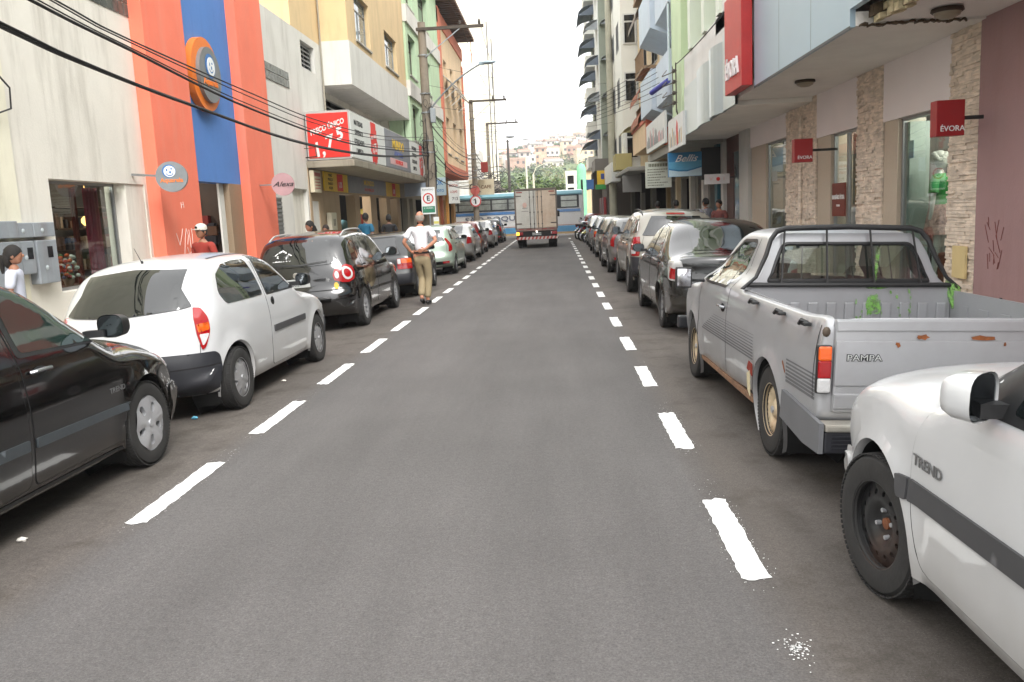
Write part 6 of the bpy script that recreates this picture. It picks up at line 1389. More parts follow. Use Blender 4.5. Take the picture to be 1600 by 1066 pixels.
# ---- nearest car on the right
K_GOL=dict(wb=2.465,taper=(.05,.09),az=.29,ar=.345,flare=.024,
  prof=[(-.35,.22,.05),(-.53,.28,.2),(-.58,.45,.27),(-.57,.70,.25),(-.52,.98,.2),(-.40,1.18,.18),(-.2,1.36,.14),(.1,1.43,.11),(.7,1.46,.11),(1.2,1.43,.11),(1.5,1.34,.14),(1.85,1.14,.2),(2.12,1.0,.24),(2.45,.955,.16),(2.85,.885,.17),(3.05,.79,.28),(3.17,.63,.38),(3.2,.45,.42),(3.15,.28,.4),(2.95,.19,.1),(2.0,.17,.04),(1.0,.17,.04),(.0,.18,.04)],
  wz=[(.1,.74),(.18,.765),(.3,.795),(.5,.815),(.64,.822),(.80,.815),(.90,.80),(.96,.775),(1.1,.71),(1.25,.645),(1.38,.585),(1.5,.54)],
  doors=[dict(poly=[(.42,.28),(.30,.60),(.26,.92),(.34,1.33),(.98,1.39),(1.0,.9),(.98,.26),(.6,.25)],win=[(.38,.98),(.43,1.30),(.92,1.35),(.93,.97)],trim=[(.42,.50),(.42,.58),(.97,.58),(.97,.50)],handle=(.45,.86)),
         dict(poly=[(1.02,.25),(1.04,.9),(1.02,1.39),(1.40,1.33),(1.74,1.15),(1.99,.945),(2.07,.86),(2.13,.72),(2.135,.60),(2.10,.42),(2.05,.25)],rub=[(1.05,.93),(1.04,1.375),(1.40,1.315),(1.70,1.135),(1.97,.95),(1.92,.925)],win=[(1.09,.96),(1.08,1.34),(1.36,1.285),(1.52,1.19),(1.58,.955)],trim=[(1.05,.515),(1.05,.60),(2.125,.588),(2.125,.503)],handle=(1.2,.86))],
  flank=[([(2.14,.50),(2.14,.586),(2.225,.578),(2.19,.50)],TRIMG,.014,'trim_strip')],
  trim_mat=TRIMG,mmat=WHITE,mirror=(1.62,.93,.165,.21),myaw=.7,mdep=.11,moff=-.005,steer=.14,wheel=(.29,.178,.185,'steel',[WSTL,RIMD,M('rusty_hub',(120,72,44),.8,noise=.4,scale=40),SILV]),xo=.82,
  front_bumper=[(-1.05,.22),(-1.05,.46),(.0,.48),(1.05,.46),(1.05,.22)],headlight=[(.5,.60),(.90,.62),(1.0,.78),(.6,.73)],windshield=[(-.68,1.03),(.68,1.03),(.56,1.32),(-.56,1.32)],
  rear_glass=[(-.8,1.0),(.8,1.0),(.66,1.30),(-.66,1.30)],tail=lensset(.75,.95,.7,1.0))
cg,BG,_,_=make_car('parked_car','car','white hatchback cut off by the right edge, with a black steel front wheel',GR,K_GOL,WHITE,(2.075,.93,gz(2.1)),.012,TR)
mb=MB(); mb.text('TREND',.055,(-BG.W(2.0,.66)-.0055,2.0,.665),(0,-1,0),(0,0,1),.003,sx=1.25,bold=.001); mb.build('badge',[M('badge_grey',(90,90,90),.4,.5)],cg)
mb=MB(); BGx=-BG.W(1.9,.97)
def splash_mat():
    """thin sprayed green paint, patchy so the metal shows through"""
    m=M('green_paint_splash',(128,180,92),.5,noise=.3,scale=20); nt=m.node_tree; N=nt.nodes
    tc=N.new('ShaderNodeTexCoord'); n=N.new('ShaderNodeTexNoise'); n.inputs['Scale'].default_value=26; n.inputs['Detail'].default_value=6; n.inputs['Roughness'].default_value=.75; nt.links.new(tc.outputs['Object'],n.inputs['Vector'])
    r=N.new('ShaderNodeMapRange'); r.inputs[1].default_value=.40; r.inputs[2].default_value=.58; r.inputs[4].default_value=.75; nt.links.new(n.outputs[0],r.inputs[0]); nt.links.new(r.outputs[0],N['Principled BSDF'].inputs['Alpha']); return m
# ---- silver pickup
def pickup(loc,rz,ry):
    T=empty('pickup_truck',loc,'silver pickup truck with rust spots and a black guard over its rear window','pickup truck',GR,rz=rz); T.rotation_euler=(0,ry,rz)
    PS=M('old_silver_paint',(164,165,168),.34,.35,coat=.35,noise=.08,scale=2,stain=.22,stain_col=(110,104,96),dirt=.3)
    RUST=M('rust',(128,74,38),.9,noise=.5,scale=30,bump=.3); GRN=splash_mat()
    GREYP=M('grey_side_plastic',(100,101,104),.6,noise=.1)
    wb=2.62; ar=.345
    prof=[(-.70,.36,.02),(-1.0,.40,.02),(-1.10,.46,.03),(-1.11,.60,.05),(-1.11,.80,.05),(-1.105,.96,.04),(-1.08,.995,.03),(-.6,.99,.03),(.0,.985,.03),(.6,.98,.03),(.86,.98,.03),(.925,.985,.04),(.95,1.03,.06),(.99,1.18,.10),(1.05,1.31,.10),(1.14,1.36,.08),(1.45,1.375,.08),(1.85,1.36,.08),(2.02,1.31,.11),(2.3,1.12,.13),(2.52,.965,.13),(2.62,.93,.10),(3.0,.89,.08),(3.30,.83,.10),(3.40,.74,.12),(3.42,.6,.14),(3.40,.42,.12),(3.28,.30,.08),(2.9,.25,.04),(2.0,.24,.04),(1.0,.25,.04),(.3,.30,.03),(-.3,.32,.03)]
    wz=[(.1,.76),(.25,.78),(.4,.80),(.6,.815),(.75,.812),(.85,.80),(.93,.785),(1.0,.765),(1.15,.70),(1.28,.635),(1.38,.58),(1.5,.54)]
    win=[(1.42,.955),(1.36,1.26),(1.42,1.285),(1.78,1.275),(1.96,1.19),(2.26,.965),(2.15,.945)]
    def rc(k,f,y,z,x):
        if f<=.955+1e-6 and -1.085<y<.90 and z>.9: return True            # open load bed
        if f<=.90+1e-6 and .90<y<1.065 and 1.02<z<1.34: return True        # rear window wall
        if f<=.90+1e-6 and 2.03<y<2.50 and z>.96: return True             # windscreen
        return False
    B=Body(prof,wz,(.0,.08),((0,.285),(wb,.285)),ar,p=3.4,flare=.028,under=.0,cuts=[rounded(win,.03)],ringcut=rc,step=.05)
    B.mb.build('body',[PS,WELL],T,sharp=45)
    # load bed inside
    mb=MB(); xi=.735; z0=.52
    mb.box(-xi,xi,-1.05,.91,z0-.02,z0); 
    for s in (1,-1):
        mb.box(s*xi,s*(xi+.012),-1.05,.91,z0,.975)
        mb.box(s*.50,s*xi,-.36,.36,z0,.70)
        for j in range(7): mb.box(s*(xi-.012),s*xi,-.98+j*.27,-.86+j*.27,.62,.88)
    mb.box(-xi,xi,.90,.915,z0,.985)
    for j in range(11):
        x=-.66+j*.132; mb.bbox(x-.035,x+.035,.885,.90,.66,.885,.008)
    mb.build('load_bed',[PS],T)
    mb=MB(); mb.box(-.78,.78,.905,.95,.975,1.0); mb.build('bed_front_rim',[PS],T)
    tg=MB(); tg.bbox(-.735,.735,-1.075,-1.045,.50,.985,.008)
    tg.bbox(-.74,.74,-1.128,-1.075,.50,.99,.014); 
    tg.bbox(-.735,.735,-1.137,-1.125,.93,.985,.006); tg.bbox(-.735,.735,-1.137,-1.125,.52,.60,.006)
    tg.bbox(-.735,.735,-1.134,-1.125,.64,.88,.006)
    t=tg.build('tailgate',[PS],T)
    mb=MB()
    for (x,z,w) in ((-.30,.90,.10),(.0,.895,.16),(.12,.86,.02),(.33,.905,.3),(.45,.87,.25),(-.42,.86,.03),(.25,.74,.02),(.62,.9,.1)):
        pts=[(x+w*.5*cos(2*pi*j/11)*RND.uniform(.5,1.1),z+.012*sin(2*pi*j/11)*RND.uniform(.4,1.5)) for j in range(11)]
        mb.prism(pts,'y',-1.1385,-1.1375)
    mb.build('rust_patch',[RUST],t)
    mb=MB(); mb.text('PAMPA',.046,(-.59,-1.1355,.79),(1,0,0),(0,0,1),.003,0,sx=1.25,bold=.003)
    mb.text('PAMPA',.046,(-.59,-1.1385,.79),(1,0,0),(0,0,1),.002,1,sx=1.25)
    mb.build('lettering',[INK,PLT],t)
    # tail lamps
    for s in (1,-1):
        x0,x1=s*.775,s*.84
        x0,x1=s*.752,s*.828
        mb=MB()
        mb.bbox(x0,x1,-1.133,-1.09,.60,.855,.01,3)
        mb.bbox(x0+s*.004,x1-s*.004,-1.145,-1.11,.775,.850,.01,1); mb.bbox(x0+s*.004,x1-s*.004,-1.145,-1.11,.682,.776,.01,0); mb.bbox(x0+s*.004,x1-s*.004,-1.145,-1.11,.606,.683,.01,2)
        mb.build('tail_light',[RED,ORG,CLR,BLK],T)
        mb=MB(); mb.ball((s*.785,-1.115,.925),.022,.012,.028,10); mb.build('gate_latch',[M('old_metal',(90,80,70),.6,.6,noise=.3)],T)
        strip(B,[(-1.0,.95),(-1.01,.56)],'R' if s>0 else 'L',.012,.0025).build('panel_gap',[SEAM],T)
    # rear bumper
    mb=MB(); mb.bbox(-.80,.80,-1.25,-1.10,.415,.455,.012,0)
    mb.bbox(-.80,.80,-1.235,-1.08,.30,.415,.012,1)
    for j in range(4): mb.box(-.76,.76,-1.242,-1.232,.385-j*.02,.392-j*.02,1)
    mb.build('bumper',[M('worn_silver_steel',(170,168,160),.45,.5,noise=.25,stain=.4,stain_col=(110,80,50)),BUMPB],T)
    for s in(1,-1):
        mb=MB(); mb.prism([(-1.24,.30),(-1.24,.46),(-.36,.50),(-.34,.33),(-.9,.29)],'x',s*.805,s*.83); mb.build('bumper_end',[GREYP],T)
    mb=MB(); mb.bbox(-.82,.82,3.38,3.50,.36,.48,.02); mb.build('bumper',[BUMPB],T)
    for s,f in ((1,'R'),(-1,'L')):
        door=[(1.28,.30),(1.24,.60),(1.27,.95),(1.31,1.315),(1.80,1.31),(2.0,1.22),(2.38,.93),(2.42,.75),(2.36,.5),(2.3,.30)]
        strip(B,[(1.28,.30),(1.24,.60),(1.27,.95),(1.31,1.30)],f,.009,.002).build('door_gap',[SEAM],T)
        strip(B,[(2.36,.93),(2.38,.75),(2.32,.5),(2.28,.30)],f,.009,.002).build('door_gap',[SEAM],T)
        for j in range(9):
            z=.545+j*.021
            strip(B,[(-1.05,z+.015),(-.38,z+.012)],f,.008+.001*(8-j),.002,mi=0).build('side_stripe',[GREYP],T) if j<7 else None
            strip(B,[(.40,z),(2.2-.06*j,z-.012)],f,.003+.0012*(8-j),.002).build('side_stripe',[GREYP],T)
        panel(B,rounded([(1.40,.925),(1.325,1.28),(1.40,1.312),(1.80,1.302),(2.0,1.205),(2.36,.945)],.03),f,.003,0).build('x',[BLK],T) if False else None
        # thin black frame and pane of the side window
        fr=rounded(win,.03); mbf=MB()
        for j in range(len(fr)):
            strip(B,[fr[j],fr[(j+1)%len(fr)]],f,.022,.004,mb=mbf,step=.2)
        mbf.build('window_rubber',[BLK],T)
        panel(B,win,f,-.003,.03,skirt=0,step=.1).build('side_window',[glassM('pale_glass',(205,220,215),.18)],T,sharp=60)
        mb=MB()
        for yy in (-.78,-.2,.42):
            mb.bbox(s*.79,s*.835,yy-.05,yy+.05,.925,.945,.006); mb.tube([(s*.80,yy,.94),(s*.835,yy+.01,.955),(s*.838,yy+.04,.93)],.011,6)
        mb.build('rope_hook',[BLK],T)
        handle_obj(T,1.40,.80,s,s*(B.W(1.4,.80)+.003),M('chrome_handle',(150,152,155),.2,.8),'bar')
        mb=MB(); mb.prism([(.42,.24),(.42,.275),(2.25,.27),(2.25,.24)],'x',s*.765,s*.795); mb.build('sill',[M('rusty_sill',(128,96,72),.8,noise=.4,scale=12)],T)
        for y in (0,wb): wheel(T,s*(.80-.0825),y,.292,.168,.165,'pampa',[M('rusty_rim',(204,186,156),.6,.2,noise=.25,scale=9,stain=.7,stain_col=(140,84,40)),RIMD,SILV,SILV],s)
        # mirror on a stalk, plain rectangular
        m=MB(); mx=s*1.00; m.bbox(mx-.07,mx+.07,2.09,2.15,.885,1.065,.012,0); m.bbox(mx-.058,mx+.058,2.084,2.092,.898,1.052,.002,1)
        m.tube([(s*.80,2.22,.94),(mx-s*.02,2.15,.95)],.014,6,2); m.build('mirror',[BLK,CHR,BLK],T)
    mb=MB(); pts=[(.60,.46),(.72,.44),(.70,.60),(.66,.52)]
    # torn flap and rust ahead of the rear arch
    mb=MB(); mb.prism([(.36,.30),(.40,.47),(.47,.44),(.43,.33)],'x',-.833,-.828); mb.build('torn_trim',[M('torn_plastic',(196,184,150),.7)],T)
    mb=MB(); mb.prism([(.345,.44),(.36,.52),(.45,.53),(.49,.47),(.43,.46)],'x',-.829,-.823); mb.build('rust_patch',[M('dark_rust',(120,36,20),.9,noise=.4)],T)
    # cab rear wall with window hole
    outer=[(-.745,1.005),(.745,1.005),(.715,1.10),(.665,1.22),(.61,1.30),(.54,1.342),(-.54,1.342),(-.61,1.30),(-.665,1.22),(-.715,1.10)]
    hole=rounded([(-.655,1.035),(.655,1.035),(.60,1.16),(.535,1.275),(-.535,1.275),(-.60,1.16)],.05)
    def wy(z): return .945+.10*max(0,(z-1.0)/.34)**1.3
    P=resamp(outer,.05); V,Tt,_=tri_poly(P,.05,[resamp(hole,.03)+[resamp(hole,.03)[0]]])
    Tt=[t for t in Tt if not inside((sum(V[i][0] for i in t)/3,sum(V[i][1] for i in t)/3),hole)]
    mb=MB(); vs=[(v[0],wy(v[1]),v[1]) for v in V]; fo=[]
    for t in Tt:
        a,b,c=[Vector(vs[i]) for i in t]; fo.append(t if (b-a).cross(c-a).y<0 else t[::-1])
    mb.add(vs,fo,0,True); mb.build('cab_rear_wall',[PS],T)
    hr=resamp(hole,.03)+[resamp(hole,.03)[0]]
    mb=MB(); mb.tube([(p[0],wy(p[1])-.004,p[1]) for p in hr],.014,6); mb.build('window_rubber',[BLK],T)
    mb=MB(); k=len(hole); mb.add([(p[0],wy(p[1])+.006,p[1]) for p in hole],[tuple(range(k))],0); mb.build('rear_window',[glassM('pale_glass',(205,220,215),.18)],T)
    panel(B,[(-.64,.99),(.64,.99),(.54,1.29),(-.54,1.29)],'F',-.002,.05,skirt=0,step=.1).build('windshield',[glassM('pale_glass',(205,220,215),.18)],T,sharp=60)
    # guard of black tube over the rear window
    mb=MB(); gy=lambda z: wy(z)-.06
    arch=[(-.80,.985),(-.775,1.06),(-.70,1.20),(-.655,1.30),(-.60,1.355),(-.52,1.375),(0,1.385),(.52,1.375),(.60,1.355),(.655,1.30),(.70,1.20),(.775,1.06),(.80,.985)]
    mb.tube([(x,gy(z),z) for x,z in arch],.019,10); mb.tube([(-.775,gy(1.01),1.012),(.775,gy(1.01),1.012)],.016,8)
    for x in (-.53,-.18,.18,.53): mb.tube([(x,gy(1.01),1.01),(x,gy(1.38),1.378)],.009,6)
    for x in (-.36,0,.05,.36): mb.tube([(x,gy(1.01)+.09,1.03),(x,gy(1.27)+.09,1.27)],.006,5)
    mb.build('window_guard',[BLK],T)
    # green splashes
    mb=MB()
    rr=random.Random(3)
    def blob(cx,cz,w,h,y,n=16):
        return [(cx+w*cos(2*pi*j/n)*rr.uniform(.7,1.1),cz+h*sin(2*pi*j/n)*rr.uniform(.7,1.15)) for j in range(n)]
    mb.prism(blob(.17,.87,.06,.085,0),'y',.878,.884); mb.prism(blob(.20,1.0,.09,.018,0),'y',.899,.903)
    mb.prism([(.20,1.04),(.22,1.04),(.235,1.14),(.245,1.24),(.215,1.26),(.21,1.15)],'y',.93,.934)
    for _ in range(22):
        cx,cz=rr.uniform(-.15,.5),rr.uniform(.72,.97); mb.prism(blob(cx,cz,rr.uniform(.004,.012),rr.uniform(.006,.03),0,6),'y',.880,.883)
    mb.tube([(.74,.86,.84),(.75,.87,.93),(.78,.89,1.0),(.79,.92,1.03),(.76,.93,1.0),(.73,.90,.93),(.74,.86,.86)],[.02,.03,.035,.03,.03,.028,.018],9)
    mb.build('paint_splash',[GRN],T)
    # cab interior
    mb=MB(); DK=M('cab_interior',(38,38,38),.8); mb.box(-.68,.68,1.0,2.5,.40,.46); mb.bbox(-.66,.66,2.30,2.52,.80,.93,.03); mb.bbox(-.62,.62,1.10,1.26,.46,.98,.04); mb.bbox(-.62,.62,1.26,1.75,.46,.62,.03)
    mb.tube([( -.33+.17*cos(2*pi*j/18),2.14+.05*sin(2*pi*j/18),.95+.155*sin(2*pi*j/18)) for j in range(19)],.012,6)
    mb.bbox(-.10,.12,1.93,1.96,1.21,1.265,.008); mb.build('cab_interior',[DK],T)
    strip(B,[(-.36,.60),(-.30,.66)],'L',.02,.002).build('rust_patch',[RUST],T)
    # trim the proportions: shorter tail, slimmer and slightly taller cab
    def fit(o):
        if o.type=='MESH' and not o.name.startswith(('wheel','rim','mirror')):
            for v in o.data.vertices:
                x,y,z=v.co
                if y<-.36: y=-.36+(y+.36)*.78
                if z>.95 and y>.75:
                    t=min(1,(z-.95)/.14); x*=1-.13*t*t*(3-2*t)
                if z>1.0 and y>.75: z=1+(z-1)*1.12
                v.co=(x,y,z)
        if not o.name.startswith('wheel'):
            for c in o.children: fit(c)
    for c in T.children: fit(c)
    return T
pickup((2.10,5.40,gz(2.10)),.022,TR)
# ---------------------------------------------------------------- far side of the crossing: hill, trees, houses
HAZY=lambda n,c: M(n,c,.9,noise=.25,scale=.8,world=True)
def hillz(x,y):
    t=max(0,(y-170)/560); b=50*min(1,t)**.95*(1+.10*sin(x*.02+1.3)+.05*sin(x*.07))*max(0,1-((x-8)/600)**2)
    return -.3+b+1.2*sin(x*.06+y*.03)*min(1,t*2)
mb=MB(); gx=[-600+i*20 for i in range(61)]; gy=[130+i*18 for i in range(45)]
mb.add([(x,y,hillz(x,y)-(.3 if y<145 else 0)) for y in gy for x in gx],[(i*61+j,i*61+j+1,(i+1)*61+j+1,(i+1)*61+j) for i in range(44) for j in range(60)],0,True)
tag(mb.build('hill',[M('hill_scrub',(86,104,58),.95,noise=.4,scale=.08,stain=.5,stain_col=(132,108,80),world=True)]),kind='structure')
LEAF1=M('leaf_dark_green',(54,74,38),.8,noise=.5,scale=1.2,world=True); LEAF2=M('leaf_light_green',(88,108,52),.8,noise=.4,scale=1.2,world=True); LEAF3=M('leaf_olive',(120,118,72),.8,noise=.4,scale=1.2,world=True); BARK=M('bark',(92,76,60),.9,noise=.3,scale=4)
def leaves(mb,c,rx,ry,rz,n,s,r,mi=None):
    """leaf-sized faces in loose clumps through the crown volume"""
    cl=[]
    for _ in range(max(5,n//45)):
        a=r.uniform(0,6.28); u=r.uniform(-1,1); q=r.uniform(.45,1.0)**.6
        cl.append(Vector((c[0]+rx*q*cos(a)*sqrt(1-u*u),c[1]+ry*q*sin(a)*sqrt(1-u*u),c[2]+rz*q*u)))
    for _ in range(n):
        p=r.choice(cl); k=.34; o=p+Vector((r.gauss(0,rx*k*.5),r.gauss(0,ry*k*.5),r.gauss(0,rz*k*.45)))
        a=Vector((r.uniform(-1,1),r.uniform(-1,1),r.uniform(-.6,.6))).normalized(); b=a.cross(Vector((r.uniform(-1,1),r.uniform(-1,1),r.uniform(-1,1)))).normalized(); q=s*r.uniform(.6,1.4)
        mb.add([o-a*q,o-b*q*.6,o+a*q,o+b*q*.6],[(0,1,2,3)],r.choice((0,0,1)) if mi is None else mi)
def tree(loc,h,rx,rz,n,s,label,group,mats,seed,name='tree'):
    r=random.Random(seed); t=empty(name,loc,label,'tree',group)
    mb=MB(); th=h-rz*1.1; mb.tube([(0,0,-.3),(.05,0,th*.5),(0,.1,th),(.1,0,h-rz*.6)],[.028*h,.022*h,.017*h,.008*h],8)
    for k in range(5):
        a=k*1.3+r.random(); mb.tube([(0,0,th*.75),(rx*.4*cos(a),rx*.4*sin(a),th+rz*.35),(rx*.75*cos(a),rx*.75*sin(a),th+rz*r.uniform(.6,1.3))],[.012*h,.008*h,.004*h],6)
    mb.build('trunk',[BARK],t); mb=MB(); leaves(mb,(0,0,h-rz),rx,rx,rz,n,s,r); mb.build('crown',mats,t); return t
for i,(x,y,h,rx,rz,n,lb,mt) in enumerate(((-11.5,118,6.0,4.6,2.3,2600,'bushy green tree left of the pale mast, beyond the crossing',(LEAF1,LEAF2)),(-3.2,126,6.9,5.0,2.5,3000,'broad bright green tree just right of the white street mast',(LEAF2,LEAF1)),(3.2,135,5.6,3.8,2.0,1800,'olive tree behind the blue and white bus, nearest the white lattice front',(LEAF3,LEAF2)),(-15.5,112,6.2,3.0,2.4,1500,'dry brownish tree beside the lamp post beyond the crossing',(LEAF3,LEAF1)),(-19.5,122,7.5,4.2,2.8,1600,'dark tree partly behind the grey house beyond the crossing',(LEAF1,LEAF3)))):
    tree((x,y,-.3),h,rx,rz,n,.26,lb,'trees beyond the crossing',list(mt),40+i)
# wooded slope, one mass
mb=MB(); r=random.Random(21)
for _ in range(420):
    y=r.uniform(175,430); x=r.uniform(-.24*y,.14*y); z=hillz(x,y); s=r.uniform(1.6,3.4); leaves(mb,(x,y,z+s*.5),s*1.5,s*1.5,s*.8,40,.5,r,r.choice((0,0,1,2)))
tag(mb.build('hillside_scrub',[LEAF1,LEAF2,LEAF3]),'shrubs and low trees covering the lower slope of the hill','shrubs',kind='stuff')
HW=[HAZY('house_white',(214,206,196)),HAZY('house_cream',(210,190,160)),HAZY('house_pink',(202,190,180)),HAZY('house_brick',(172,140,122)),HAZY('house_orange',(204,164,138)),HAZY('house_blue',(190,200,202))]
ROOFT=HAZY('clay_tiles',(160,118,100)); ROOFG=HAZY('grey_sheet_roof',(136,132,128)); WDK=M('far_window',(52,52,54),.4)
def hill_house(k):
    r=random.Random(100+k); t=MB(); w=r.uniform(4.5,8); d=6; st=r.choice((1,1,2,2,3)); h=2.8*st
    t.box(-w/2,w/2,0,d,-3,h,0)
    for s in range(st):
        nw=max(2,int(w/2.2))
        for i in range(nw):
            x=-w/2+w*(i+.5)/nw
            if r.random()<.85: t.box(x-.55,x+.55,-.06,0,s*2.9+.9,s*2.9+2.1,1)
        if r.random()<.4: t.box(-w/2,w/2,-1.0,0,s*2.9+2.7,s*2.9+2.85,0)
    if k%3==0: t.box(-w/2-.2,w/2+.2,-.2,d+.2,h,h+.25,0); t.box(-w/2,w/2,-.02,.12,h+.25,h+1.0,0)
    else: t.prism([(-.6,h),(d+.6,h),(d/2,h+1.5)],'x',-w/2-.3,w/2+.3,2)
    return t
LBW=['white','cream','pinkish','bare brick','orange','pale blue']
protos={}
r=random.Random(77); cnt=0; placed=[]
for row in range(24):
    y=385+row*14; 
    for _ in range(16):
        x=r.uniform(-.17*y,.09*y)
        if any(abs(x-a)<6 and abs(y-b)<9 for a,b in placed): continue
        yy=y+r.uniform(-4,4); placed.append((x,y)); k=r.randrange(8); c=r.choice((0,0,0,1,1,1,2,2,3,4,5)); key=(k,c)
        if key not in protos:
            mb=hill_house(k); o=mb.build('hillside_house',[HW[c],WDK,ROOFT if k%2 else ROOFG]); protos[key]=o
        else: o=protos[key].copy(); COL.objects.link(o)
        st=('flat roofed','with a pitched roof')[0 if k%3==0 else 1]
        o.location=(x,yy,hillz(x,yy)-.3); o.rotation_euler=(0,0,r.uniform(-.35,.35)); cnt+=1
        tag(o,f'one of many alike {LBW[c]} houses {st} crowded on the far hillside','house',f'{LBW[c]} houses {st} on the hill')
for i in range(44):
    y=r.uniform(400,730); x=r.uniform(-.16*y,.08*y)
    if i<2: t0=tree((x,y,hillz(x,y)),7,3.6,2.8,420,.7,'one of many alike small green trees between the houses on the hill','small trees on the hillside',[LEAF1,LEAF2],300+i)
    else:
        t1=copy_tree(t0); t1.location=(x,y,hillz(x,y))
# ---------------------------------------------------------------- poles, lamps, wires
CONC=M('pole_concrete',(132,122,108),.85,noise=.2,scale=3,bump=.3,stain=.5,stain_col=(74,66,56),streak=True); CONCP=M('pole_concrete_pale',(170,166,148),.85,noise=.1,stain=.3); WOODX=M('crossarm_wood',(74,66,58),.85,noise=.3); INSU=M('insulator_brown',(70,62,54),.4); GALV=M('galvanised',(150,156,160),.45,.6,noise=.1); WIRE=M('wire_black',(26,25,25),.7)
def sag(a,b,s,n=16):
    a=Vector(a);b=Vector(b); return [a+(b-a)*t-Vector((0,0,s*4*t*(1-t))) for t in [i/n for i in range(n+1)]]
def pole(loc,h,r0,label,arm=None,mt=None,bands=True,lamp=None):
    t=empty('utility_pole',loc,label,'utility pole','utility poles',world=True); x,y,z=loc
    mb=MB(); mb.lathe([(r0,0),(r0*.62,h)],c=loc,n=20); mb.lathe([(r0*.62,h),(0,h+.03)],c=loc,n=20); mb.build('shaft',[mt or CONC],t)
    if arm:
        x0,x1,za=arm; mb=MB(); mb.bbox(x+x0,x+x1,y-.20,y-.10,z+za-.06,z+za+.06,.01); a=mb.build('crossarm',[WOODX],t)
        mb=MB(); mb.bar((x+x1*.62,y-.16,z+za-.05),(x+.1,y-.12,z+za-1.05),.035); mb.build('brace',[GALV],a)
        for f in (.62,.93):
            mb=MB(); c=(x+x1*f,y-.15,z+za+.06); mb.lathe([(.03,0),(.05,.03),(.065,.05),(.045,.07),(.06,.10),(.04,.13),(.05,.17),(0,.2)],c=c,n=12); mb.build('insulator',[INSU],a)
    if bands:
        mb=MB()
        for zz in (h*.45,h*.5,h*.62,h*.7,h*.86): mb.lathe([(r0*.86,zz),(r0*.9,zz),(r0*.9,zz+.05),(r0*.86,zz+.05)],c=loc,n=18)
        mb.build('steel_band',[GALV],t)
    return t
P1=(-4.93,34.5,.05); P2=(-4.75,52,.05); P3=(-4.95,67,.05)
p1=pole(P1,9.1,.24,'thick grimy concrete pole with cables, the nearest on the left pavement, beside the E sign',(-.2,2.45,8.82))
# cable clutter on the first pole
mb=MB(); r=random.Random(12)
for i in range(16):
    a=r.uniform(0,6.28); q=.17+r.uniform(0,.06); z0=r.uniform(2.6,4.2); z1=z0+r.uniform(.8,2.6); mb.tube([(P1[0]+q*cos(a),P1[1]-.02+q*sin(a),z0),(P1[0]+(q+.03)*cos(a+.3),P1[1]+(q+.03)*sin(a+.3),(z0+z1)/2),(P1[0]+q*.9*cos(a+.2),P1[1]+q*.9*sin(a+.2),z1)],.018,5)
for i in range(14):
    cx,cy,cz=P1[0]+r.uniform(-.3,.35),P1[1]-.25,r.uniform(3.2,6.2); q=r.uniform(.1,.3); mb.tube([(cx+q*cos(t)*.6,cy+.05*sin(3*t),cz+q*sin(t)) for t in [2*pi*k/12 for k in range(13)]],.009,5)
mb.build('cable_bundle',[WIRE],p1)
mb=MB(); mb.bbox(P1[0]+.18,P1[0]+.38,P1[1]-.3,P1[1]-.1,5.3,5.85,.02); mb.build('junction_box',[GALV],p1)
def lamp_arm(t,a,b,tip):
    mb=MB(); a=Vector(a);b=Vector(b); m=a+(b-a)*.5+Vector((-.1,0,.32)); pts=[]
    for i in range(13):
        u=i/12; pts.append(a*(1-u)**2+m*2*u*(1-u)+b*u*u)
    mb.tube(pts,.035,8); mb.build('lamp_arm',[GALV],t)
    d=(Vector(tip)-b); mb=MB(); c=b+d*.5; mb.ball(tuple(c),.33,.12,.075,16); mb.v=[((p[0]-c.x)*cos(.15)-(p[2]-c.z)*sin(-.0)+c.x,p[1],p[2]+(p[0]-c.x)*.03) for p in mb.v]; mb.bbox(b.x-.1,b.x+.1,b.y-.07,b.y+.07,b.z-.07,b.z+.07,.02); mb.build('lamp_head',[M('lamp_head_grey',(150,166,176),.4,.3)],t)
lamp_arm(p1,(P1[0]+.12,34.35,5.75),(-2.62,34.1,7.42),(-2.12,34.1,7.46))
es=empty('parking_sign',(-5.0,34.2,1.78),'white parking sign with a black E in a red ring and green foot panel','road sign',world=True)
mb=MB(); mb.bbox(-5.30,-4.74,34.14,34.17,1.74,2.80,.006); mb.build('plate',[SWH],es)
mb=MB(); ce=(-5.02,34.138,2.36)
def annulus(mb,c,a,b,mi,n=32):
    vs=[(c[0]+q*cos(2*pi*j/n),c[1],c[2]+q*sin(2*pi*j/n)) for q in (a,b) for j in range(n)]; mb.add(vs,[(j,(j+1)%n,n+(j+1)%n,n+j) for j in range(n)],mi)
annulus(mb,ce,.215,.165,0); mb.text('E',.27,(ce[0],34.137,ce[2]),(1,0,0),(0,0,1),.003,1,bold=.008); mb.text('ROTATIVO',.085,(-5.02,34.137,2.70),(1,0,0),(0,0,1),.003,1,sx=1.05)
mb.box(-5.27,-4.77,34.134,34.138,1.80,2.05,2); mb.text('2 HORAS',.085,(-5.02,34.132,1.98),(1,0,0),(0,0,1),.002,3,sx=1.1); mb.build('sign_face',[SRD,INK,M('sign_green',(46,126,96),.5),SWH],es)
mb=MB(); mb.tube([(-5.0,34.19,.05),(-5.0,34.19,2.75)],.03,8); mb.build('post',[GALV],es)
mb=MB(); mb.box(-4.86,-4.64,34.15,34.17,1.28,1.62,0); mb.box(-4.85,-4.65,34.146,34.15,1.35,1.45,1); thing('small_notice',mb,[SWH,M('notice_yellow',(220,210,110),.6)],(-4.75,34.16,1.28),'small white and yellow notice on the thick pole below the E sign','notice')
p2=pole(P2,8.35,.19,'second pole on the left pavement with crossarm and round no-turn sign',(-.1,2.15,8.25))
ts=empty('no_turn_sign',(-4.74,51.7,1.9),'round white and red traffic sign low on the second pole','road sign',world=True)
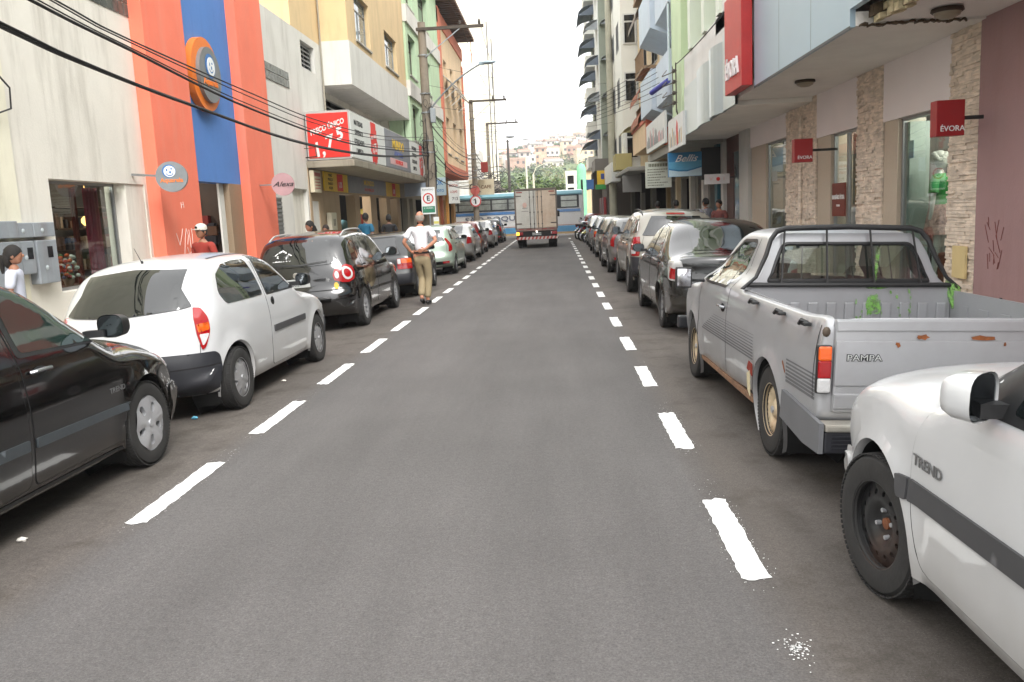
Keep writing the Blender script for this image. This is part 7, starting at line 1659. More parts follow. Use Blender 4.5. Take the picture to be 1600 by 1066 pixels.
mb=MB(); mb.lathe([(0,0),(.34,0),(.34,.02),(0,.02)],c=(-4.74,51.68,2.45),ax='y',n=28); mb.build('plate',[SWH],ts)
mb=MB(); annulus(mb,(-4.74,51.675,2.45),.335,.27,0); mb.box(-4.78,-4.70,51.67,51.676,2.28,2.5,1); mb.prism([(-4.90,2.5),(-4.72,2.5),(-4.72,2.62)],'y',51.67,51.676,1); mb.build('sign_face',[SRD,INK],ts)
mb=MB(); mb.lathe([(0,0),(.28,0),(.28,.02),(0,.02)],c=(-4.74,51.68,3.08),ax='y',n=28); mb.build('upper_plate',[M('faded_sign_red',(190,96,88),.5)],ts)
p3=pole(P3,8.5,.17,'third pole behind the second one, loaded with a thick tangle of cables',(-.1,2.4,8.45))
mb=MB(); r=random.Random(31)
for i in range(46):
    cx,cy,cz=P3[0]+r.uniform(-.9,1.1),P3[1]+r.uniform(-1.2,.4),r.uniform(2.6,5.0); q=r.uniform(.15,.55); mb.tube([(cx+q*cos(t)*1.5,cy+.1*sin(3*t),cz+q*sin(t+.4)*.7) for t in [2*pi*k/10 for k in range(11)]],.022,4)
mb.build('cable_bundle',[WIRE],p3)
pr=pole((3.12,46,.05),15.5,.22,'tall pale concrete pole on the right pavement in front of the flats',None,CONCP,False)
lp=empty('street_lamp',(-3.85,75,0),'dark street lamp post on the axis of the street beyond the crossing','street lamp',world=True)
mb=MB(); mb.lathe([(.16,0),(.10,7.9)],c=(-3.85,75,0),n=12); mb.build('shaft',[M('dark_pole',(84,80,78),.7)],lp)
mb=MB(); mb.ball((-3.62,75,8.15),.42,.2,.11,14); mb.build('lamp_head',[M('lamp_head_dim',(128,132,136),.4)],lp)
mb=MB(); mb.bar((-3.85,75,7.75),(-1.95,75,7.85),.05); mb.build('crossarm',[WOODX],lp)
for (x,y,h,rr,lb) in ((-3.1,100,7.8,.14,'taller white mast between the trees beyond the crossing'),(-2.05,88,5.4,.13,'shorter white mast beyond the crossing')):
    mb=MB(); mb.lathe([(rr,0),(rr*.7,h),(0,h+.02)],c=(x,y,0),n=12)
    if h<6: mb.tube([(x,y,h),(x+.3,y,h+.7),(x+1.3,y,h+1.1),(x+2.0,y,h+1.1)],.05,6)
    thing('mast',mb,[M('mast_white',(208,206,190),.6)],(x,y,0),lb,'mast','masts beyond the crossing')
for (x,y,h,lb) in ((-5.05,73,17.3,'taller of two thin dark rods against the sky beside the pale yellow tower'),(-4.72,73,15.9,'shorter of two thin dark rods against the sky beside the pale yellow tower')):
    mb=MB(); mb.lathe([(.05,0),(.05,h)],c=(x,y,0),n=8); mb.lathe([(.05,h),(0,h+.1)],c=(x,y,0),n=8); thing('thin_rod',mb,[M('rod_grey',(110,108,108),.6)],(x,y,0),lb,'mast','thin rods by the tower')
WG='overhead wires along the left side'
def wire(a,b,s,r,label,group=WG,n=20):
    a0=Vector(a); mb=MB(); mb.tube(sag(a,b,s,n),r,5); return thing('overhead_wire',mb,[WIRE],tuple(a0),label,'wire',group)
# from a pole behind the camera to the first pole: the thick ones cross the upper left of the view
def wire_pts(pts,r,label,n=24):
    P=[Vector(p) for p in pts]; out=[]
    for i in range(len(P)-1):
        p0=P[max(i-1,0)];p1_=P[i];p2_=P[i+1];p3_=P[min(i+2,len(P)-1)]
        for j in range(6):
            t=j/6; out.append(.5*((2*p1_)+(-p0+p2_)*t+(2*p0-5*p1_+4*p2_-p3_)*t*t+(-p0+3*p1_-3*p2_+p3_)*t**3))
    out.append(P[-1]); mb=MB(); mb.tube(out,r,6); return thing('overhead_wire',mb,[WIRE],tuple(P[0]),label,'wire',WG)
X=-4.9
wire_pts([(X,-1,4.6),(X,4,3.85),(X,7.72,3.49),(X,9.06,3.385),(X,11.75,3.28),(X,17.2,3.17),(X,25,3.42),(X,34.3,4.05)],.021,'thickest, lowest overhead cable crossing the cream wall at upper left')
wire_pts([(X+.03,-1,4.63),(X+.03,4,3.87),(X+.02,7.72,3.515),(X+.02,9.0,3.40),(X,11.5,3.30),(X,17.0,3.19),(X,25,3.45),(X,34.3,4.07)],.012,'thin cable lashed to the thickest overhead cable at upper left')
wire_pts([(X,-1,4.9),(X,4,4.2),(X,8.17,3.84),(X,10.09,3.72),(X,14.33,3.50),(X,21.8,3.50),(X,34.3,4.15)],.017,'second thick overhead cable above the lowest one at upper left')
wire_pts([(X-.03,-1,5.0),(X-.03,4,4.25),(X,8.17,3.88),(X,10.09,3.75),(X,14.33,3.56),(X,21.8,3.56),(X,34.3,4.25)],.008,'thin cable just above the second thick cable at upper left')
wire_pts([(X,-1,4.95),(X,4,4.3),(X,8.6,3.94),(X,10.11,3.84),(X,14.4,3.76),(X,18.3,3.74),(X,25,4.0),(X,34.3,4.75)],.010,'upper thin overhead cable crossing the large round sign')
wire_pts([(X+.05,-1,5.0),(X+.05,4,4.32),(X+.02,8.6,3.90),(X+.02,10.11,3.80),(X,14.4,3.69),(X,18.3,3.66),(X,25,3.9),(X,34.3,4.6)],.008,'lower thin overhead cable crossing the large round sign')
for k,(dx,lb) in enumerate(((1.52,'left of the two high power wires above the crossarms'),(2.28,'right of the two high power wires above the crossarms'))):
    wire((P1[0]+dx,-12,9.5),(P1[0]+dx,34.35,9.12),.5,.009,lb+', near span'); wire((P1[0]+dx,34.35,9.12),(P2[0]+dx*.88,51.85,8.5),.35,.010,lb+', middle span'); wire((P2[0]+dx*.88,51.85,8.5),(P3[0]+dx,66.85,8.7),.3,.012,lb+', far span')
r=random.Random(15)
for i in range(9):
    z=3.2+.34*i; wire((P1[0]+.16,34.4,z),(P2[0]+.12,51.8,z*.85+.4+r.uniform(-.2,.2)),r.uniform(.25,.7),.010+.012*(i%3==0),'one of many alike cables sagging between the first and second left poles','cables between the first two poles')
for i in range(8):
    z=3.0+.38*i; wire((P2[0],51.8,z),(P3[0],66.8,z+r.uniform(-.3,.3)),r.uniform(.2,.6),.014+.01*(i%2),'one of many alike cables sagging between the second and third left poles','cables between the far poles')
for i in range(7):
    z=4.7+.23*i; wire((P2[0],51.9,z+1.3),(3.1,24.6+i*.25,z-.15*i*.3),.5+.08*i,.008,'one of many alike thin wires crossing the street to the mint building','wires crossing the street')
for i in range(4):
    z=5.2+.8*i; wire((P1[0],34.5,z),(3.3,46+i,z+.9),.35,.007,'one of many alike thin wires crossing from the thick pole to the right side','wires from the thick pole to the right')
# bracket rack on the mint building
mb=MB(); mb.bar((3.25,22.9,4.0),(3.25,22.9,5.25),.03); mb.bar((3.25,23.5,4.2),(3.25,23.5,5.25),.02)
for z in (4.25,4.5,4.78,5.05): mb.bar((3.27,22.9,z),(3.0,23.7,z-.02),.02); mb.ball((3.2,22.95,z),.05,.05,.06,8); mb.bar((3.0,22.8,z),(3.0,23.7,z),.015)
mb.tube([(3.25,22.9,4.1),(3.3,22.95,3.9),(3.35,23.1,3.6)],.02,5)
thing('insulator_rack',mb,[INSU],(3.25,22.9,4.0),'dark insulator rack holding wires on the mint building corner','insulator rack')
wire((3.25,22.9,5.2),(3.3,12.0,5.3),.15,.012,'dark wire running along the white parapet to the red banner','wires on the right building')
# ---------------------------------------------------------------- box truck
def truck(loc):
    T=empty('box_truck',loc,'small box truck with rust-stained rear doors driving away in the lane','truck')
    DW=M('truck_white_dirty',(196,194,186),.6,noise=.12,scale=2,stain=.3,stain_col=(150,128,104)); DR=M('truck_rusty_door',(204,186,166),.65,noise=.12,scale=2.5,stain=.5,stain_col=(172,120,88)); BK=M('truck_black',(30,28,28),.7,noise=.2)
    mb=MB(); mb.bbox(-.95,.95,.02,4.2,.86,2.66,.02); mb.build('cargo_box',[DW],T)
    mb=MB(); mb.box(-.96,.96,-.02,.05,2.60,2.69); mb.box(-.97,-.90,-.02,.06,.86,2.6); mb.box(.90,.97,-.02,.06,.86,2.6); mb.build('frame',[M('truck_frame',(110,100,92),.6,noise=.2)],T)
    for s,m in ((-1,DW),(1,DR)):
        mb=MB(); mb.bbox(min(s*.01,s*.895),max(s*.01,s*.895),-.02,.02,.92,2.58,.006); d=mb.build('door',[m],T)
        for xx in (.09,.27):
            mb=MB(); mb.tube([(s*xx,-.035,.86),(s*xx,-.035,2.62)],.014,6)
            for z in (1.1,2.3,1.62): mb.bbox(s*xx-.03,s*xx+.03,-.045,-.02,z-.03,z+.03,.004)
            mb.build('lock_bar',[M('lock_bar_grey',(120,118,114),.5,.4)],d)
        mb=MB()
        for z in (1.12,2.36): mb.bbox(min(s*.65,s*.90),max(s*.65,s*.90),-.03,-.018,z-.025,z+.025,.004)
        mb.build('hinge',[M('hinge_dark',(96,84,78),.6)],d)
        mb=MB(); mb.bbox(min(s*.60,s*.86),max(s*.60,s*.86),-.03,-.02,2.50,2.55,.004); mb.build('marker_lamp',[M('faded_red_marker',(150,66,60),.5)],d)
    mb=MB(); mb.ball((-.5,-.022,1.95),.10,.004,.12,16,0); mb.box(-.62,-.38,-.0235,-.0205,1.80,1.83,1); mb.box(-.66,-.34,-.0235,-.0205,1.66,1.69,1); mb.build('emblem',[M('faded_pink',(206,172,160),.6),M('faded_grey',(150,146,140),.6)],T)
    mb=MB(); mb.box(-.94,.94,.0,.12,.78,.90); 
    mb.build('rear_sill',[M('sill_rose',(140,112,104),.6)],T)
    mb=MB()
    for x in (-.7,-.35,.35,.7): mb.box(x-.11,x+.11,-.01,.0,.85,.885)
    mb.build('reflector_strip',[M('faded_red_marker',(150,66,60),.5)],T)
    mb=MB(); mb.box(-.92,.92,.05,.2,.45,.78); mb.box(-.5,.5,.2,4.0,.45,.75); mb.build('chassis',[BK],T)
    for s in (-1,1):
        mb=MB(); mb.bbox(s*.78-.15,s*.78+.15,-.0,.06,.60,.74,.01); lm=mb.build('tail_light',[RED],T)
        if s<0: mb=MB(); mb.bbox(-.93,-.80,-.008,.0,.61,.73,.004); mb.build('indicator_lit',[M('amber_lit',(255,150,40),.4,emit=4)],lm)
        else: mb=MB(); mb.bbox(.64,.68,-.008,.0,.63,.71,.004); mb.build('reversing_lens',[CLR],lm)
        for off in (0,.19):
            tm=tyre_mesh(.36,.22,.19); ob=MB(); ob.v=[(s*p[0]+s*(.80-off),p[1],p[2]) for p in tm.v]; ob.f=[f if s>0 else f[::-1] for f in tm.f]; ob.m=tm.m; ob.s=tm.s; o=ob.build('wheel',[RUB],T); o.location=(0,1.0,.36)
        tm=tyre_mesh(.36,.22,.19); ob=MB(); ob.v=[(s*p[0]+s*.78,p[1],p[2]) for p in tm.v]; ob.f=tm.f; ob.m=tm.m; ob.s=tm.s; o=ob.build('wheel',[RUB],T); o.location=(0,4.6,.36)
        mb=MB(); mb.box(s*.55,s*.92,.55,.57,.22,.62); mb.build('mudflap',[BK],T)
    mb=MB(); n=22
    for i in range(n): 
        x=-.94+1.88*i/n; mb.add([(x,-.03,.40),(x+1.88/n,-.03,.40),(x+1.88/n+.05,-.03,.52),(x+.05,-.03,.52)],[(0,1,2,3)],i%2)
    mb.box(-.94,.99,-.028,.04,.40,.52,2); mb.build('striped_bumper',[M('stripe_red',(170,70,64),.6),M('stripe_white',(196,180,174),.6),BK],T)
    mb=MB(); mb.bbox(-.20,.20,-.03,-.02,.58,.70,.004,0); mb.text('LQE 1846',.10,(0,-.032,.64),(1,0,0),(0,0,1),.002,1,sx=.9); mb.build('number_plate',[PLT,INK],T)
    mb=MB(); mb.ball((.0,-.03,.745),.03,.02,.02,8); mb.build('plate_lamp',[M('lit_bulb',(255,246,225),.5,emit=12)],T)
    mb=MB(); mb.prism([(4.25,.5),(4.25,2.1),(5.0,2.1),(5.5,1.35),(5.6,.5)],'x',-.86,.86); mb.build('cab',[DW],T)
    for s in (-1,1):
        mb=MB(); mb.bbox(s*1.02-.07,s*1.02+.07,5.0,5.06,1.35,1.65,.02); mb.tube([(s*.86,5.0,1.5),(s*1.0,5.02,1.5)],.012,5); mb.build('mirror',[BK],T)
    return T
truck((-.86,39.0,0))
# ---------------------------------------------------------------- bus across the end of the street
def bus(loc):
    T=empty('city_bus',loc,'white city bus with blue bands and company lettering crossing at the street end','bus')
    BW=M('bus_white',(232,233,233),.35,coat=.5,noise=.03,dirt=.2); BB=M('bus_blue',(84,136,196),.35,coat=.5); BT=M('bus_teal_roof',(120,170,184),.4,noise=.05); BG=M('bus_lower_blue',(104,170,216),.35,coat=.5)
    L0,L1=-10.2,1.95
    def sec(x,k=1.0):
        prof=[(0,.34),(-.02,1.0),(0,1.7),(.03,2.4),(.07,2.86),(.16,3.02),(.40,3.10),(1.25,3.13),(2.1,3.10),(2.34,3.02),(2.43,2.86),(2.47,2.4),(2.5,1.7),(2.52,1.0),(2.5,.34)]
        return [(x,1.25+(p[0]-1.25)*k,p[1] if p[1]<2 else 2+(p[1]-2)*(1 if k>.95 else .96)) for p in prof]
    xs=[(L0,.90),(L0+.08,.97),(L0+.25,1.0),(L1-.35,1.0),(L1-.12,.975),(L1-.02,.93),(L1,.86)]; mb=MB(); vs=[p for x,k in xs for p in sec(x,k)]; n=15
    mb.add(vs,[(i*n+j,i*n+j+1,(i+1)*n+j+1,(i+1)*n+j) for i in range(len(xs)-1) for j in range(n-1)],0,True); mb.add(vs[:n],[tuple(range(n))]); mb.add(vs[-n:],[tuple(range(n))[::-1]]); mb.build('body',[BW],T,sharp=50)
    def band(z0,z1,mt,nm,x0=L0+.2,x1=L1-.25,t=.012): 
        mb=MB(); mb.box(x0,x1,-.03-t+.01,.05,z0,z1); return mb.build(nm,[mt],T)
    mb=MB(); mb.prism([(-.01,2.86),(.10,3.03),(.2,3.07),(.12,2.8),(.03,2.74)],'x',L0+.15,L1-.1); mb.build('roof_band',[BT],T)
    band(1.66,1.84,BB,'blue_stripe'); band(.78,.81,M('thin_red_line',(176,96,70),.5),'thin_line'); band(.36,.74,BG,'lower_panel')
    w=band(1.90,2.72,M('window_band_dark',(40,44,48),.3),'window_band',L0+.3,-.15)
    xx=L0+.4
    while xx<-1.2:
        mb=MB(); mb.box(xx,xx+1.0,-.04,-.032,2.0,2.64); mb.build('pane',[M('bus_pane',(150,156,152),.1,noise=.5,scale=2,world=True)],w); mb=MB(); mb.box(xx,xx+1.0,-.048,-.04,2.38,2.42); mb.build('pane_bar',[BLK],w); xx+=1.12
    w=band(1.92,2.78,M('window_band_dark',(40,44,48),.3),'window_band',.15,1.62)
    mb=MB(); mb.box(.42,1.48,-.04,-.032,2.42,2.70); mb.box(.42,1.48,-.04,-.032,2.0,2.36); mb.build('pane',[M('bus_pane_pale',(188,196,190),.2,noise=.25,scale=3,world=True)],w)
    mb=MB(); mb.text('SÃO ROQUE',.44,(-4.20,-.045,1.38),(1,0,0),(0,0,1),.006,0,sx=1.5,bold=.008); mb.build('lettering',[M('bus_lettering',(110,118,134),.5)],T)
    for x in (-8.0,-1.3):
        mb=MB(); mb.prism([(x+.56*cos(t),.42+.56*sin(t)) for t in [pi*j/14 for j in range(15)]],'y',-.045,.05); mb.build('wheel_arch',[WELL],T)
        tm=tyre_mesh(.48,.28,.26); ob=MB(); ob.v=[(p[1],-p[0]+.10,p[2]) for p in tm.v]; ob.f=tm.f; ob.m=tm.m; ob.s=tm.s; o=ob.build('wheel',[RUB],T); o.location=(x,0,.48)
        mb=MB(); mb.lathe([(0,-.02),(.12,-.03),(.14,0),(.27,.01)],c=(0,0,0),ax='y',n=20); mb.build('rim',[SILV],o)
    return T
bus((0,57.75,-.1))
# ---------------------------------------------------------------- motorcycles parked at the right
def motorbike(loc,rz,label,col,g='motorcycles parked on the right'):
    T=empty('motorcycle',loc,label,'motorcycle',g,rz=rz); PC=M('bike_'+str(col[0]),col,.3,coat=.8)
    for y in (-.62,.66):
        mb=MB(); n=28
        prof=[(.30-.035*0,0)]
        vs=[]
        for j in range(n):
            a=2*pi*j/n
            for k in range(8): b=2*pi*k/8; rr=.255+.045*cos(b); vs.append((.045*sin(b),y+rr*cos(a),.30+rr*sin(a)))
        mb.add(vs,[(j*8+k,((j+1)%n)*8+k,((j+1)%n)*8+(k+1)%8,j*8+(k+1)%8) for j in range(n) for k in range(8)],0,True); w=mb.build('wheel',[RUB],T)
        mb=MB(); mb.lathe([(.04,-.05),(.04,.05)],c=(0,y,.30),ax='x',n=10)
        for j in range(10): a=2*pi*j/10; mb.bar((0,y,.30),(0,y+.22*cos(a),.30+.22*sin(a)),.012)
        mb.build('spokes',[CHR],w)
    mb=MB(); mb.tube([(0,-.35,.45),(0,.05,.40),(0,.35,.55),(0,.45,.85),(0,.1,.80),(0,-.4,.72)],.025,6); mb.tube([(-.07,.66,.30),(-.07,.5,.95)],.022,6); mb.tube([(.07,.66,.30),(.07,.5,.95)],.022,6); mb.tube([(0,-.62,.30),(0,-.2,.42)],.03,6); mb.build('frame',[BLK],T)
    mb=MB(); mb.bbox(-.12,.12,-.15,.22,.30,.58,.04); mb.build('engine',[M('engine_grey',(92,92,94),.45,.6,noise=.2)],T)
    mb=MB(); mb.ball((0,.22,.84),.14,.26,.13,14); mb.build('tank',[PC],T)
    mb=MB(); mb.bbox(-.12,.12,-.62,.02,.76,.86,.035); mb.build('seat',[BLK],T)
    mb=MB(); mb.tube([(-.34,.36,1.02),(-.12,.46,.98),(.12,.46,.98),(.34,.36,1.02)],.014,6); mb.build('handlebar',[CHR],T)
    for s in(-1,1): mb=MB(); mb.ball((s*.32,.44,1.18),.05,.015,.04,8); mb.tube([(s*.28,.38,1.03),(s*.32,.44,1.18)],.007,4); mb.build('mirror',[BLK],T)
    mb=MB(); mb.ball((0,.58,.90),.09,.07,.09,12); mb.build('headlight',[CLR],T)
    mb=MB(); mb.bbox(-.05,.05,-.72,-.66,.70,.76,.01); mb.build('tail_light',[RED],T)
    mb=MB(); mb.tube([(.12,.05,.32),(.14,-.3,.30),(.15,-.75,.38)],[.02,.035,.04],8); mb.build('exhaust',[CHR],T)
    mb=MB(); mb.prism([(-.62-.30,.50),(-.45,.66),(-.3,.62),(-.5,.60),(-.75,.45)],'x',-.05,.05); mb.prism([(.95,.5),(.8,.62),(.55,.62),(.55,.60),(.8,.59)],'x',-.05,.05); mb.build('mudguard',[PC],T)
    return T
motorbike((1.75,43.6,gz(1.75)),-.5,'motorcycle with a bright yellow tank and mudguards',(226,214,60))
motorbike((1.55,46.2,gz(1.6)),-.4,'dark red motorcycle behind the yellow one',(140,40,36))
motorbike((1.5,48.6,gz(1.6)),-.5,'dark blue-green motorcycle, farthest of the three',(60,84,88))
# ---------------------------------------------------------------- people
def person(label,loc,rz,H,pose,skin,top,bottom,hair,shoes=(30,28,28),sleeve='short',cap=None,bald=False,longhair=False,group=None,belt=None):
    k=H/1.72; T=empty('person',loc,label,'person',group,rz=rz); T.scale=(k,k,k)
    P=dict(RS=(.175,0,1.40),RE=(.22,-.03,1.12),RW=(.21,.06,.88),LS=(-.175,0,1.40),LE=(-.22,-.03,1.12),LW=(-.21,.06,.88),RK=(.10,.02,.49),RA=(.10,-.02,.085),LK=(-.10,.02,.49),LA=(-.10,-.02,.085),RT=None,LT=None,RH=None,LH=None)
    P.update(pose or {})
    SK_=M('skin_%d_%d_%d'%skin,skin,.55,noise=.08,scale=8)
    J=[(0,0,.93,.105,.085),(0,.005,1.12,.095,.075),(0,0,1.30,.12,.085),(0,.0,1.42,.075,.055),(0,.012,1.50,.05)]
    E_=[(0,1),(1,2),(2,3),(3,4)]
    def V3(a): return Vector(a)
    def limb(pts,rad,start):
        prev=start
        for p,r_ in zip(pts,rad): J.append((*p,r_)); E_.append((prev,len(J)-1)); prev=len(J)-1
        return prev
    for s,a in ((1,'R'),(-1,'L')):
        S,Eb,Wr=V3(P[a+'S']),V3(P[a+'E']),V3(P[a+'W'])
        w=limb([S,(S+Eb)/2,Eb,(Eb*.6+Wr*.4),Wr],[.052,.045,.038,.036,.025],2)
        hd=(V3(P[a+'H'])-Wr).normalized() if P[a+'H'] else (Wr-Eb).normalized()
        side=hd.cross(Vector((0,1,0)) if abs(hd.y)<.8 else Vector((0,0,1))).normalized()
        if side.y*0+side.x*s>0: side=-side
        nrm=hd.cross(side).normalized(); palm=Wr+hd*.055; pi_=limb([palm],[.026],w)
        for q,(o,l) in enumerate(((.030,.070),(.011,.082),(-.009,.076),(-.028,.058))):
            b=palm+hd*.035+side*o; c=b+hd*l*.5+nrm*.008; d=b+hd*l*.85+nrm*.024; limb([b,c,d],[.0105,.0095,.0085],pi_)
        th=palm-hd*.02+side*.035; limb([th,th+hd*.035+side*.022+nrm*.008],[.012,.010],pi_)
    for s,a in ((1,'R'),(-1,'L')):
        K_,A_=V3(P[a+'K']),V3(P[a+'A']); toe=V3(P[a+'T']) if P[a+'T'] else A_+Vector((.01*s,.15,-.05))
        limb([(s*.085,0,.86),((s*.085+K_.x)/2,K_.y/2,(.86+K_.z)/2),tuple(K_),tuple(K_*.6+A_*.4+Vector((0,-.015,0))),tuple(A_),tuple(toe)],[.085,.078,.056,.052,.034,.032],0)
    o=skin_obj('body',J,E_,SK_,T,sub=2)
    # head and face joined to the same mesh
    bm=bmesh.new(); bm.from_mesh(o.data); hb_=MB(); hc=(0,.022,1.60)
    hb_.ball(hc,.074,.093,.108,22); hb_.ball((0,.045,1.545),.052,.058,.055,14); hb_.ball((0,.118,1.592),.012,.018,.022,8)
    for s in(-1,1): hb_.ball((s*.076,.015,1.59),.010,.022,.032,10); hb_.ball((s*.030,.10,1.612),.016,.010,.009,8)
    hb_.tube([(-.022,.105,1.553),(0,.112,1.551),(.022,.105,1.553)],.006,6)
    hv=[bm.verts.new(v) for v in hb_.v]
    for f in hb_.f:
        try: g=bm.faces.new([hv[i] for i in f]); g.smooth=True
        except ValueError: pass
    bm.to_mesh(o.data); bm.free()
    mb=MB()
    for s in(-1,1): mb.ball((s*.030,.1065,1.612),.0065,.005,.005,8)
    mb.build('eyes',[INK],o)
    HM=M('hair_%d'%hair[0],hair,.8,noise=.3,scale=60)
    mb=MB(); c=(0,.012,1.615); n=24; kk=10; vs=[]
    for i in range(kk+1):
        t=(pi*.5*i/kk)*1.08
        for j in range(n):
            a=2*pi*j/n; front=max(0,sin(a)); tt=t*(1.28-.50*front) if not bald else t
            rr=1.10+(.02*sin(7*a+i)); vs.append((c[0]+.078*rr*sin(tt)*cos(a),c[1]+.097*rr*sin(tt)*sin(a),c[2]+.108*rr*cos(tt)))
    if bald:
        vs=[]
        for i in range(6):
            z=1.535+.105*i/5
            for j in range(n):
                a=pi+pi*j/(n-1)*1.0; q=sqrt(max(0,1-((z-1.60)/.115)**2)); vs.append((.081*q*cos(a)*1.02,.02+.099*q*sin(a)*1.02,z))
        mb.add(vs,[(i*n+j,i*n+j+1,(i+1)*n+j+1,(i+1)*n+j) for i in range(5) for j in range(n-1)],0,True)
    else: mb.add(vs,[(i*n+j,i*n+(j+1)%n,(i+1)*n+(j+1)%n,(i+1)*n+j) for i in range(kk) for j in range(n)],0,True)
    if longhair: mb.ball((0,-.055,1.56),.07,.055,.12,14); mb.tube([(0,-.09,1.60),(0,-.13,1.5),(0,-.12,1.38)],[.04,.04,.015],10)
    mb.build('hair',[HM],T)
    if cap:
        CM=M('cap_%d'%cap[0],cap,.8); mb=MB(); mb.lathe([(.092,0),(.094,.03),(.085,.07),(.055,.10),(0,.112)],c=(0,.015,1.625),n=24,sy=1.0); mb.v=[(p[0]*.92,.015+(p[1]-.015)*1.14,p[2]) for p in mb.v]
        mb.prism([(.06*cos(t)*1.2,.10+.085*sin(t)) for t in [pi*j/10 for j in range(11)]],'z',1.632,1.642); mb.ball((0,.128,1.67),.03,.01,.02,8,1); mb.build('cap',[CM,INK],T)
    TM=M('shirt_%d_%d'%(top[0],top[2]),top,.85,noise=.06,scale=12,bump=.4,bscale=14); BM=M('trousers_%d_%d'%(bottom[0],bottom[2]),bottom,.85,noise=.10,scale=8,bump=.5,bscale=12)
    JS=[(0,0,.96,.135,.108),(0,.0,1.10,.13,.10),(0,0,1.30,.145,.105),(0,0,1.405,.10,.07),(0,.01,1.452,.062,.058)]; ES=[(0,1),(1,2),(2,3),(3,4)]
    for a in 'RL':
        S,Eb,Wr=V3(P[a+'S']),V3(P[a+'E']),V3(P[a+'W']); b0=len(JS); t=.78 if sleeve=='short' else 1
        JS.append((*S,.07)); ES.append((2,b0)); JS.append((*(S+(Eb-S)*t*.6),.066)); ES.append((b0,b0+1)); JS.append((*(S+(Eb-S)*t),.064 if sleeve=='short' else .05)); ES.append((b0+1,b0+2))
        if sleeve!='short': JS.append((*(Eb+(Wr-Eb)*.9),.038)); ES.append((b0+2,b0+3))
    skin_obj('shirt',JS,ES,TM,T,sub=2)
    JT=[(0,0,.95,.132,.106),(0,0,.86,.12,.10)]; ET=[(0,1)]
    for s,a in ((1,'R'),(-1,'L')):
        K_,A_=V3(P[a+'K']),V3(P[a+'A']); b0=len(JT)
        JT+= [(s*.085,-.0,.80,.098),(*((Vector((s*.085,0,.80))+K_)/2),.088),(*K_,.076),(*((K_+A_)/2),.072),(*(A_+Vector((0,0,.03))),.066)]; ET+=[(1,b0),(b0,b0+1),(b0+1,b0+2),(b0+2,b0+3),(b0+3,b0+4)]
    skin_obj('trousers',JT,ET,BM,T,sub=2)
    if belt: mb=MB(); mb.lathe([(.136,-.018),(.142,-.018),(.142,.018),(.136,.018)],c=(0,0,.965),n=26,sy=.80); mb.build('belt',[M('belt_dark',belt,.5)],T)
    for s,a in ((1,'R'),(-1,'L')):
        A_=V3(P[a+'A']); toe=V3(P[a+'T']) if P[a+'T'] else A_+Vector((.01*s,.15,-.05)); d=(toe-A_); 
        skin_obj('shoe',[(*(A_+Vector((0,-.05,-.035))),.04),(*(A_+d*.35+Vector((0,0,-.01))),.046),(*(A_+d*.9),.042),(*(A_+d*1.2),.03)],[(0,1),(1,2),(2,3)],M('shoe_%d'%shoes[0],shoes,.5),T,sub=1)
    return T
person('balding man in white shirt and khaki trousers walking away, hand behind back',(-2.50,15.75,0),-.10,1.74,
    dict(RE=(.30,-.09,1.17),RW=(.12,-.165,1.03),RH=(.02,-.17,1.0),LE=(-.31,-.07,1.16),LW=(-.215,.03,.99),LH=(-.15,.06,.95),RK=(.09,.06,.49),RA=(.07,-.05,.09),LK=(-.04,.10,.50),LA=(-.0,-.20,.15),LT=(.01,-.10,.05)),
    (178,124,98),(222,222,226),(140,126,98),(150,140,130),bald=True,belt=(40,30,26),shoes=(34,32,32))
person('man in red shirt and white cap in front of the doorway of the cream shop',(-5.42,12.9,.055),pi-.35,1.62,dict(),(150,104,80),(142,46,36),(60,60,70),(30,26,24),cap=(206,200,190))
person('dark-haired woman in pale top by the meter boxes, cut by the left edge',(-5.75,8.75,.055),-1.2,1.47,dict(),(150,106,84),(186,190,204),(60,70,96),(24,20,18),longhair=True)
person('dark-haired woman behind the roof of the black wagon',(-5.0,17.3,.055),pi-.7,1.60,dict(),(148,102,80),(70,60,70),(50,50,60),(22,18,16),longhair=True)
person('man with only the top of his head showing over the black wagon',(-5.3,19.6,.055),pi-.2,1.50,dict(),(140,98,76),(90,90,100),(50,50,60),(34,26,22))
person('man in teal blue t-shirt seen from behind under the discount shop canopy',(-5.35,24.0,.055),-.3,1.76,dict(),(120,84,66),(30,92,122),(50,56,70),(22,18,16))
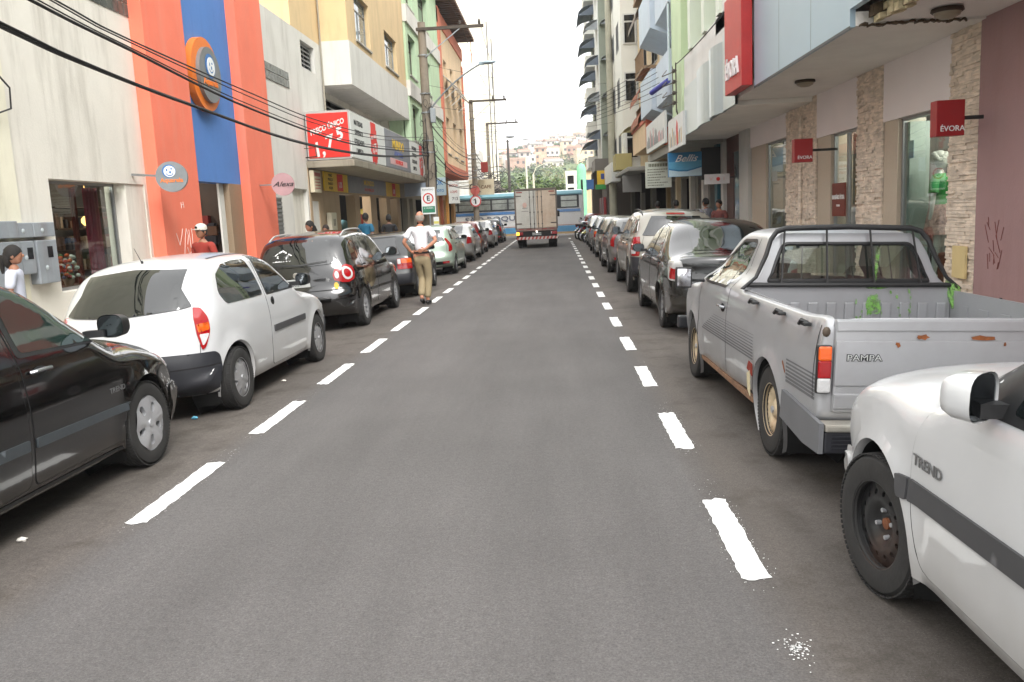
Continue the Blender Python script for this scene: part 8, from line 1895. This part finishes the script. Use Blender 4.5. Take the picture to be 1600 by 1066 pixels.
person('man in black t-shirt with short dark hair near the white-shirted man',(-5.0,25.6,.055),.2,1.70,dict(),(120,84,66),(22,22,26),(50,56,70),(20,17,15))
RP='pedestrians behind the right cars'
person('man in grey top, left of a pair near the teal pier',(4.15,23.9,.055),.6,1.72,dict(),(140,98,76),(150,150,160),(50,56,70),(20,17,15),group=RP)
person('man facing the street, right of a pair near the teal pier',(4.30,22.8,.055),2.4,1.66,dict(),(150,106,82),(110,60,56),(50,56,70),(20,17,15),group=RP)
person('dark-haired man in pale top under the list sign, right of two',(3.72,26.6,.055),.2,1.72,dict(),(140,98,76),(170,186,200),(50,56,70),(20,17,15),group=RP)
person('dark-haired man in light blue top under the list sign',(3.45,29.0,.055),.2,1.72,dict(),(140,98,76),(120,160,200),(50,56,70),(20,17,15),group=RP)
# litter
for i,(x,y,c,lb) in enumerate(((-3.21,7.08,(110,190,220),'crumpled light blue scrap of paper on the asphalt by the white hatchback'),(-2.95,4.25,(210,206,198),'small white scrap of paper near the nearest left dash'),(-2.9,8.6,(206,200,190),'tiny pale scrap of paper beside the white hatchback rear wheel'))):
    mb=MB(); mb.ball((x,y,gz(x)+.012),.03,.022,.013,7); rr=random.Random(i); mb.v=[(p[0]+rr.uniform(-.008,.008),p[1]+rr.uniform(-.008,.008),p[2]+rr.uniform(-.003,.004)) for p in mb.v]; thing('paper_scrap',mb,[M('scrap_%d'%i,c,.8)],(x,y,0),lb,'litter','paper scraps on the road')
# ---------------------------------------------------------------- the air
hz=bpy.data.materials.new('haze_air'); hz.use_nodes=True; hn=hz.node_tree; hn.nodes.clear(); ho=hn.nodes.new('ShaderNodeOutputMaterial'); hv=hn.nodes.new('ShaderNodeVolumePrincipled'); hv.inputs['Color'].default_value=(.95,.97,1,1); hv.inputs['Density'].default_value=.0006; hv.inputs['Anisotropy'].default_value=.2
hn.links.new(hv.outputs[0],ho.inputs['Volume'])
mb=MB(); mb.box(-950,950,-70,1510,-4,60); hob=mb.build('haze',[hz]); tag(hob,'pale even haze in the air over the whole street','haze',kind='stuff')
